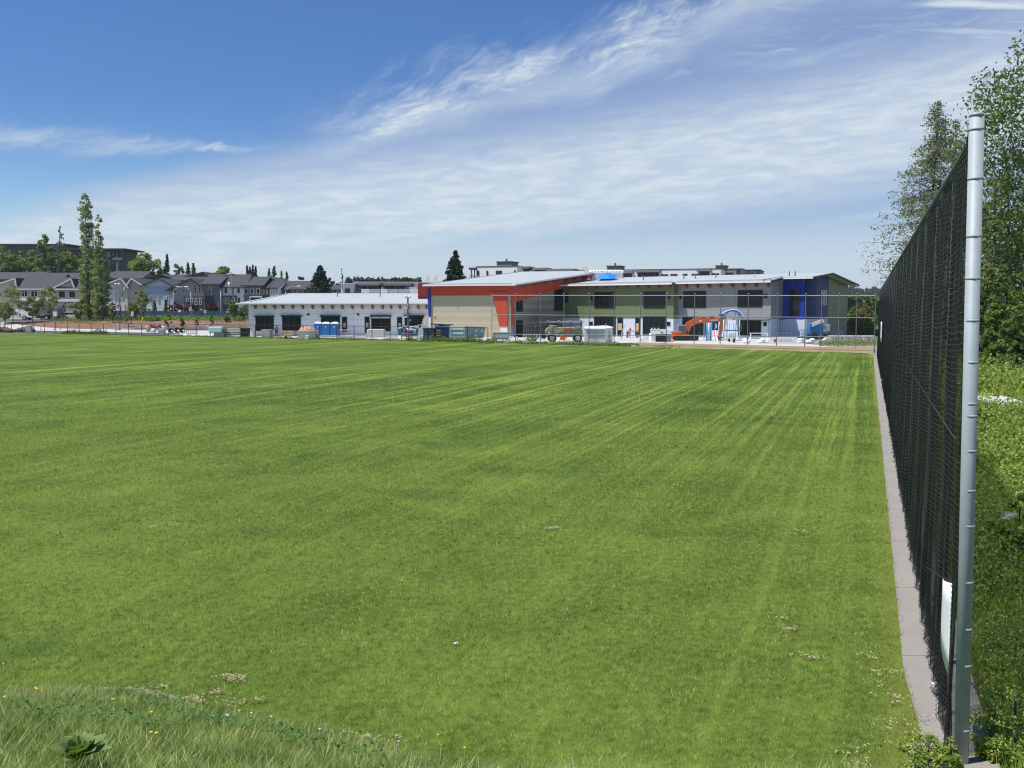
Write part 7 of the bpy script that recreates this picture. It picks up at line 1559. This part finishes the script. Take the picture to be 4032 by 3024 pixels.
for i in range(3): a, b = g3(2782+i*7, 1272), g3(2782+i*7, 1326); MB().tube((a.x, Yp-.3, zg), (a.x, Yp-.3, a.z), .10, .10, 8).build('tube_panel', Mx['bluel' if i != 1 else 'plast'], th, True, world=True)
for px in (2773, 2803): a = g3(px, 1268, -.6); MB().tube((a.x, Yp-.6, zg), (a.x, Yp-.6, a.z), .06, .06, 6).build('post', Mx['galv'], th, world=True)
sl_ = [g3(2816, 1302, -.6), g3(2820, 1326, -1.2), g3(2826, 1350, -1.8)]; MB().path(sl_, .16, 6).build('slide', Mx['white'], th, world=True); MB().path([q+Vector((-.17, -.1, .05)) for q in sl_], .05, 6).build('slide_rim', Mx['red'], th, world=True)
p = GT(2886, 1350)+Vector((0, .8, 0)); k = S_(p); th = thing('panel_cabinet', p, 'white ribbed panel box on dark legs below the playground roof', 'cabinet'); MB().box(-15*k, 14*k, -.3, .3, 16*k, 40*k).build('body', Mx['offw'], th, bevel=.03)
for i in range(4): MB().box((-13+i*7)*k, (-10+i*7)*k, -.33, -.3, 18*k, 38*k).build('rib', Mx['white'], th)
for x in (-10, 10): MB().box((x-3)*k, (x+3)*k, -.25, .25, 0, 16*k).build('leg', Mx['dark'], th)
p = GT(2760, 1325)+Vector((0, 4, 0)); th = thing('climbing_ring', p, 'rust red round play panel left of the blue tube panel', 'play panel'); MB().path([Vector((.55*math.cos(t*.5236), 0, 1.0+.55*math.sin(t*.5236))) for t in range(13)], .07, 6).build('ring', Mx['woodd'], th); MB().tube((0, 0, 0), (0, 0, .5), .06, .06, 6).build('post', Mx['galv'], th); MB().tube((0, 0, 1.55), (0, 0, 1.9), .06, .06, 6).build('post', Mx['galv'], th)
for i, (px, py, w_, h_, lab) in enumerate(((2850, 1356, 40, 10, 'white beam fallen aslant beside the excavator bucket'),)):
    p = GT(2856, 1352); th = thing('white_beam', p, lab, 'beam'); k = S_(p); MB().bar((-18*k, 0, 20*k), (18*k, -.3, 2*k), .18, .12).build('beam', Mx['white'], th); MB().bar((-19*k, .01, 21*k), (-17*k, -.01, 19.5*k), .2, .14).build('end_plate', Mx['galvd'], th)
sawhorse(2988, 1346, 74, 34, 'long white trestle below the pale door', 'white'); sawhorse(3088, 1336, 62, 24, 'white trestle bench left of the blue lift', 'offw')
p = GT(3062, 1334)+Vector((0, .6, 0)); th = thing('grey_bucket', p, 'grey canister standing on the trestle bench left of the blue lift', 'canister'); MB().tube((0, -.6, .82), (0, -.6, 1.25), .18, .15, 10).build('can', Mx['galvd'], th); MB().tube((0, -.6, 1.25), (0, -.6, 1.3), .1, .08, 8).build('cap', Mx['dark'], th)
for i, (px, lab) in enumerate(((2940, 'lumpy white sandbag leftmost below the long trestle'), (2998, 'pair of white sandbags by the printed board'), (3015, 'white sandbag touching the printed board'), (3150, 'white sandbag heap left of the blue lift wheels'), (3190, 'larger white covered heap before the blue lift'))):
    p = GT(px, 1352); th = thing('sandbag', p, lab, 'sandbag', 'white sandbags behind the timber edging'); rr = random.Random(px)
    for j in range(3): MB().blob((rr.uniform(-.35, .35), rr.uniform(-.1, .2), .2+.22*(j == 2)), (.42, .3, .22), 9, 6, .1, rr).build('sack', Mx['white'], th, True)
p = GT(3085, 1356); k = S_(p); th = thing('printed_board', p, 'long white board with a red round emblem behind the timber edging', 'board'); MB().box(-55*k, 54*k, 0, .12, .05, 28*k).build('board', Mx['white'], th, bevel=.02)
MB().tube((-33*k, 0, 15*k), (-33*k, -.03, 15*k), .19, .19, 14).build('emblem', Mx['red'], th)
for (x0, x1, z) in ((-20, 30, 17), (-20, 38, 11)): 
    x_ = x0
    while x_ < x1: MB().box(x_*k, (x_+3)*k, -.012, 0, z*k, (z+3)*k).build('grey_mark', Mx['galv'], th); x_ += 5
# blue boom lift
p = GT(3212, 1340)+Vector((0, 2.5, 0)); Yl = p.y; th = thing('boom_lift', p, 'blue boom lift with folded white arms and a basket at left', 'boom lift')
def l3(px, py, dy=0.): return W(px, py, Yl+dy)
a, b = l3(3186, 1274), l3(3232, 1306); MB().box(a.x, b.x, Yl-.9, Yl+.9, b.z, a.z).build('turret', Mx['bluel'], th, world=True, bevel=.08)
a, b = l3(3233, 1278), l3(3261, 1306); MB().box(a.x, b.x, Yl-.9, Yl+.9, b.z, a.z).build('engine_cover', Mx['galv'], th, world=True, bevel=.1)
a, b = l3(3196, 1308), l3(3236, 1328); MB().box(a.x, b.x, Yl-.8, Yl+.8, b.z, a.z).build('chassis', Mx['bluel'], th, world=True, bevel=.06)
for px in (3198, 3252):
    for s in (-1, 1): a = l3(px, 1326); MB().tube((a.x, Yl+s*.75, p.z+.45), (a.x, Yl+s*1.15, p.z+.45), .45, .45, 14).build('wheel', Mx['rubber'], th, world=True)
for (q0, q1) in (((3192, 1278), (3240, 1258)), ((3196, 1284), (3244, 1264))): MB().bar(l3(*q0, -.95), l3(*q1, -.95), .22, .2).build('boom_arm', Mx['white'], th, world=True)
MB().bar(l3(3193, 1274, -.95), l3(3186, 1306, -.95), .24, .24).build('link_arm', Mx['bluel'], th, world=True)
a, b = l3(3152, 1299, -.9), l3(3184, 1330, -.9); bs = MB()
for z in (a.z, (a.z+b.z)/2, b.z+.08):
    for y_ in (Yl-1.6, Yl-.6): bs.bar((a.x, y_, z), (b.x, y_, z), .07, .07)
    for x_ in (a.x, b.x): bs.bar((x_, Yl-1.6, z), (x_, Yl-.6, z), .07, .07)
for x_ in (a.x, (a.x+b.x)/2, b.x):
    for y_ in (Yl-1.6, Yl-.6): bs.bar((x_, y_, b.z), (x_, y_, a.z), .07, .07)
bs.box(a.x, b.x, Yl-1.6, Yl-.6, b.z-.05, b.z+.25); bs.build('basket', Mx['bluel'], th, world=True)
# lock-block walls
for i, (x0, x1) in enumerate(((3262, 3288), (3288, 3318), (3340, 3365) if False else (3240, 3262))):
    block(x0, x1, 1290, 1318, ['shaded stacked concrete block left before the olive end wall', 'shaded stacked concrete block right before the olive end wall', 'shaded concrete block closest to the blue lift'][i], 'conc', d=1.0, grp='shaded concrete blocks by the end wall', pyb=1328)
xs_ = [3262, 3290, 3312, 3338, 3364, 3388, 3393, 3417, 3440]
names_ = ['leftmost sunlit lock block with a sloping end', 'second sunlit lock block from the left', 'third sunlit lock block from the left', 'fourth sunlit lock block from the left', 'fifth sunlit lock block left of the dark gap', '', 'sunlit lock block right of the dark gap', 'last sunlit lock block beside the side fence']
for i in range(8):
    if xs_[i+1]-xs_[i] < 10: continue
    block(xs_[i]+.6, xs_[i+1]-.6, 1321, 1349, names_[i], 'conc', d=1.2, bev=.07, taper=.06, grp='sunlit lock blocks behind the netting', notch=False)
p = GT(3252, 1350); k = S_(p); th = thing('rubble_slope', p, 'pale broken concrete ramp piece left of the sunlit lock blocks', 'rubble'); MB().prism([(-24*k, 0, 0), (14*k, 0, 0), (14*k, 0, 20*k), (4*k, 0, 20*k), (-10*k, 0, 8*k)], (0, 1, 0), 1.0).build('chunk', Mx['concw'], th, bevel=.05); MB().prism([(-34*k, .2, 0), (-20*k, .2, 0), (-22*k, .2, 5*k), (-31*k, .2, 4*k)], (0, 1, 0), .6).build('chunk', Mx['conc'], th, bevel=.05)
p = GT(3395, 1326)+Vector((0, 9, 0)); th = thing('silt_fence', p, 'low black silt sheet running behind the sunlit lock blocks', 'sheet'); V = []
for i in range(13):
    x_ = -9+i*1.25; z_ = .95+.35*math.sin(i*.8)+.25*math.sin(i*2.1); V += [(x_, .3*math.sin(i), 0), (x_+.2, .3*math.sin(i)+.1, z_)]
o = MB().add(V, [(2*i, 2*i+2, 2*i+3, 2*i+1) for i in range(12)]).build('black_sheet', Mx['black'], th); so_ = o.modifiers.new('t', 'SOLIDIFY'); so_.thickness = .06
for i in range(0, 13, 3): MB().tube((-9+i*1.25, .1, 0), (-9+i*1.25, .1, 1.2), .04, .04, 5).build('stake', Mx['wood'], th)
for i, (px, lab) in enumerate(((3394, 'orange traffic cone behind the lock blocks'), (3408, 'second orange traffic cone close to the side fence'))):
    p = GT(px, 1326)+Vector((0, 4, 0)); th = thing('traffic_cone', p, lab, 'traffic cone'); MB().tube((0, 0, .04), (0, 0, .72), .17, .04, 10).build('cone', Mx['orange'], th, True); MB().box(-.22, .22, -.22, .22, 0, .05).build('foot', Mx['rubber'], th); MB().tube((0, 0, .38), (0, 0, .52), .105, .078, 10).build('reflective_band', Mx['white'], th)
for i, (px, lab) in enumerate(((3366, 'white plastic post leaning behind the lock blocks'), (3388, 'white plastic post upright before the green maple'), (3432, 'white plastic post close to the side fence end'))):
    p = GT(px, 1318)+Vector((0, 6, 0)); th = thing('white_post', p, lab, 'post'); MB().tube((0, 0, 0), (.5 if i == 0 else .1, 0, 1.7), .09, .07, 8).build('tube', Mx['white'], th); MB().tube((0, 0, 0), (0, 0, .08), .16, .16, 8).build('foot', Mx['rubber'], th)
# picket fence in the trees at right, footpath stone
p = GT(3990, 1372)+Vector((0, 12, 0)); th = thing('picket_fence', Vector((p.x, p.y-10, Tz(p.x, p.y))), 'white picket fence half hidden in the bushes at right', 'fence'); k = S_(p)
for i in range(16): MB().box((-1.6+i*.24), (-1.5+i*.24), 0, .04, 0, 2.2+.05*(i % 2)).build('picket', Mx['white'], th)
for z in (.5, 1.7): MB().box(-1.7, 2.3, .04, .08, z, z+.08).build('rail', Mx['white'], th)
p = GT(3965, 2075); th = thing('rough_stone', p, 'rough pale stone end sticking out of the bush at right', 'stone'); rr = random.Random(8); MB().blob((.06, 0, .16), (.24, .22, .17), 10, 7, .1, rr).build('stone', Mx['conc'], th); MB().blob((.28, .05, .1), (.18, .16, .12), 8, 6, .12, rr).build('chip', Mx['conc'], th)
for i, (px, py, lab) in enumerate(((3845, 1508, 'broken pale rock at the footpath edge behind the post'), (3870, 1512, 'small pale rock right beside the broken one'))):
    p = GT(px, py); th = thing('path_rock', p, lab, 'rock'); MB().blob((0, 0, .15), (.45, .35, .28), 8, 6, .2, random.Random(i)).build('rock', Mx['concw'], th); MB().blob((.4, .1, .08), (.2, .2, .12), 7, 5, .2, random.Random(i+5)).build('chip', Mx['concw'], th)
p = GT(4022, 1440); th = thing('white_stake', p, 'thin white stake standing in the meadow at the right edge', 'stake'); MB().tube((-.15, 0, 0), (.12, 0, 1.3), .03, .03, 6).build('shaft', Mx['white'], th); MB().tube((.1, 0, 1.25), (.14, 0, 1.4), .045, .045, 6).build('cap', Mx['white'], th)
p = G(1792, 2547); th = thing('white_scrap', p, 'small white scrap lying on the lawn', 'litter'); MB().obox(Vector((0, 0, .05)), (.035, .025, .01), .4, .2).build('scrap', Mx['white'], th); MB().obox(Vector((.03, .02, .055)), (.02, .02, .015), .9, .3).build('fold', Mx['offw'], th)
# ================= people =================
def person(p, lab, jacket, trousers, hatm, pose='stand', face=0., H=1.76):
    th = thing('person', p, lab, 'person', None, face); k = H/1.76
    if pose == 'stand': J = dict(hip=(0, 0, .93), ch=(0, .02, 1.28), nk=(0, .02, 1.48), hd=(0, -.02, 1.62), ls=(-.19, .02, 1.42), le=(-.26, .05, 1.14), lw=(-.22, -.12, .98), rs=(.19, .02, 1.42), re=(.27, .04, 1.15), rw=(.24, -.08, .92), lk=(-.11, -.03, .50), la=(-.13, .02, .08), rk=(.11, -.02, .50), ra=(.12, .02, .08), lh=(-.1, 0, .9), rh=(.1, 0, .9))
    else: J = dict(hip=(0, 0, .86), ch=(.05, -.28, 1.10), nk=(.08, -.42, 1.22), hd=(.1, -.54, 1.28), ls=(-.12, -.36, 1.2), le=(-.2, -.45, .95), lw=(-.15, -.6, .8), rs=(.24, -.34, 1.2), re=(.3, -.48, .95), rw=(.25, -.62, .8), lk=(-.12, -.14, .48), la=(-.14, .05, .08), rk=(.13, -.12, .48), ra=(.14, .05, .08), lh=(-.1, 0, .84), rh=(.1, 0, .84))
    J = {a: Vector(b)*k for a, b in J.items()}
    def skin(name, chains, mt, parent, lev=1):
        idx = {}; V = []; Rr_ = []; E2 = []
        for ch in chains:
            pr = None
            for (key, pos, r) in ch:
                if key not in idx: idx[key] = len(V); V.append(pos); Rr_.append(r)
                if pr is not None: E2.append((pr, idx[key]))
                pr = idx[key]
        me = bpy.data.meshes.new(name); me.from_pydata(V, E2, []); me.update(); me.materials.append(mt)
        o = bpy.data.objects.new(name, me); COL.objects.link(o); o.parent = parent
        md = o.modifiers.new('skin', 'SKIN'); sv = me.skin_vertices[0].data if me.skin_vertices else None
        if sv is None:
            bm = bmesh.new(); bm.from_mesh(me); bm.verts.layers.skin.verify(); bm.to_mesh(me); bm.free(); sv = me.skin_vertices[0].data
        for i, r in enumerate(Rr_): sv[i].radius = (r*k, r*k)
        sv[0].use_root = True
        s2 = o.modifiers.new('sub', 'SUBSURF'); s2.levels = lev; s2.render_levels = lev
        return o
    j = J
    head = [('nk', j['nk'], .055), ('h0', j['hd']+Vector((0, 0, -.07))*k, .07), ('h1', j['hd']+Vector((0, -.01, .02))*k, .095), ('h2', j['hd']+Vector((0, .01, .11))*k, .07)]
    def arm(s, w=1.0): return [('ch', j['ch'], .15*w), (s+'s', j[s+'s'], .068*w), (s+'e', j[s+'e'], .048*w), (s+'w', j[s+'w'], .033*w)]
    def hand(s):
        d_ = (j[s+'w']-j[s+'e']).normalized(); sd = Vector((0, 1, 0)); c0 = (s+'w', j[s+'w'], .033); c1 = (s+'p', j[s+'w']+d_*.07, .032); out = [[c0, c1]]
        for f in range(4): b0 = j[s+'w']+d_*(.10+.0)+sd*(-.03+.02*f); out.append([c1, (s+'f%d' % f, b0, .011), (s+'g%d' % f, b0+d_*(.05+.008*(1-abs(f-1.5)))+Vector((.0, -.012, 0)), .009)])
        out.append([c0, (s+'t', j[s+'w']+d_*.045+sd*-.045, .012), (s+'u', j[s+'w']+d_*.08+sd*-.055, .010)]); return out
    def leg(s, w=1.0): return [('hip', j['hip'], .13*w), (s+'h', j[s+'h'], .10*w), (s+'k', j[s+'k'], .066*w), (s+'a', j[s+'a'], .048*w)]
    foot = lambda s: [(s+'a', j[s+'a'], .048), (s+'t', j[s+'a']+Vector((0, -.16, -.035))*k, .04)]
    body = skin('body', [[('hip', j['hip'], .13), ('ch', j['ch'], .15), ('nk', j['nk'], .055)], head, arm('l'), arm('r'), leg('l'), leg('r'), foot('l'), foot('r')]+hand('l')+hand('r'), Mx['skin'], th, 1)
    skin('jacket', [[('hip2', j['hip']+Vector((0, 0, .02)), .155), ('ch', j['ch'], .175), ('nk', j['nk']-Vector((0, 0, .04)), .075)], [(a, b, c*1.22) for a, b, c in arm('l')], [(a, b, c*1.22) for a, b, c in arm('r')]], jacket, th)
    skin('trousers', [[(a, b, c*1.2) for a, b, c in leg('l')], [(a, b, c*1.2) for a, b, c in leg('r')]], trousers, th)
    for s in 'lr':
        q = j[s+'a']; MB().blob((q.x, q.y-.08, .05), (.055, .15, .055), 8, 5).build('boot', Mx['black'], th, True)
    q = j['hd']
    MB().blob((q.x, q.y+.01, q.z+.09), (.125, .14, .10), 12, 7).build('helmet' if hatm != Mx['black'] else 'hair', hatm, th, True)
    for s in (-1, 1): MB().blob((q.x+s*.035, q.y-.098, q.z+.03), (.014, .01, .010), 6, 4).build('eye', Mx['dark'], th); MB().blob((q.x+s*.098, q.y, q.z+.015), (.014, .03, .035), 6, 5).build('ear', Mx['skin'], th, True)
    MB().blob((q.x, q.y-.108, q.z), (.016, .025, .025), 6, 5).build('nose', Mx['skin'], th, True); MB().box(q.x-.025, q.x+.025, q.y-.1, q.y-.085, q.z-.048, q.z-.04).build('mouth', Mx['bracket'], th)
    return th
jk = pm('navy_cloth', (.025, .03, .045), .85, .2, 8); gc_ = pm('grey_cloth', (.10, .11, .13), .85, .2, 8); hv = pm('hi_vis_orange', (.72, .12, .04), .7, .1, 5)
p = GT(1085, 1326)+Vector((0, .6, 0)); p.z = Tz(p.x, p.y)+.01; person(p, 'person in dark grey work clothes standing before the white wing', gc_, jk, Mx['black'], 'stand', .2)
p = GT(2486, 1330)+Vector((0, 3.0, 0)); p.z = Tz(p.x, p.y)+.01; person(p, 'worker in an orange vest bending over the timber table', hv, jk, Mx['orange'], 'bend', .1, 1.7)
p = GT(3345, 1322)+Vector((0, 10, 0)); p.z = Tz(p.x, p.y)+.01; person(p, 'worker in an orange jacket behind the black silt sheet at right', hv, jk, Mx['orange'], 'stand', -.5, 1.7)

# ================= air =================
hz = MB(); hz.box(-9400, 9400, -400, 12400, -3, 70)
m = bpy.data.materials.new('haze_air'); m.use_nodes = True; t = NT(m.node_tree); t.n.remove(t.n['Principled BSDF'])
pv = t.node('ShaderNodeVolumePrincipled'); pv.inputs['Color'].default_value = (.80, .90, 1, 1); pv.inputs['Density'].default_value = .00011; pv.inputs['Anisotropy'].default_value = .2
t.l.new(pv.outputs[0], t.n['Material Output'].inputs['Volume'])
tag(hz.build('haze', m), kind='stuff')
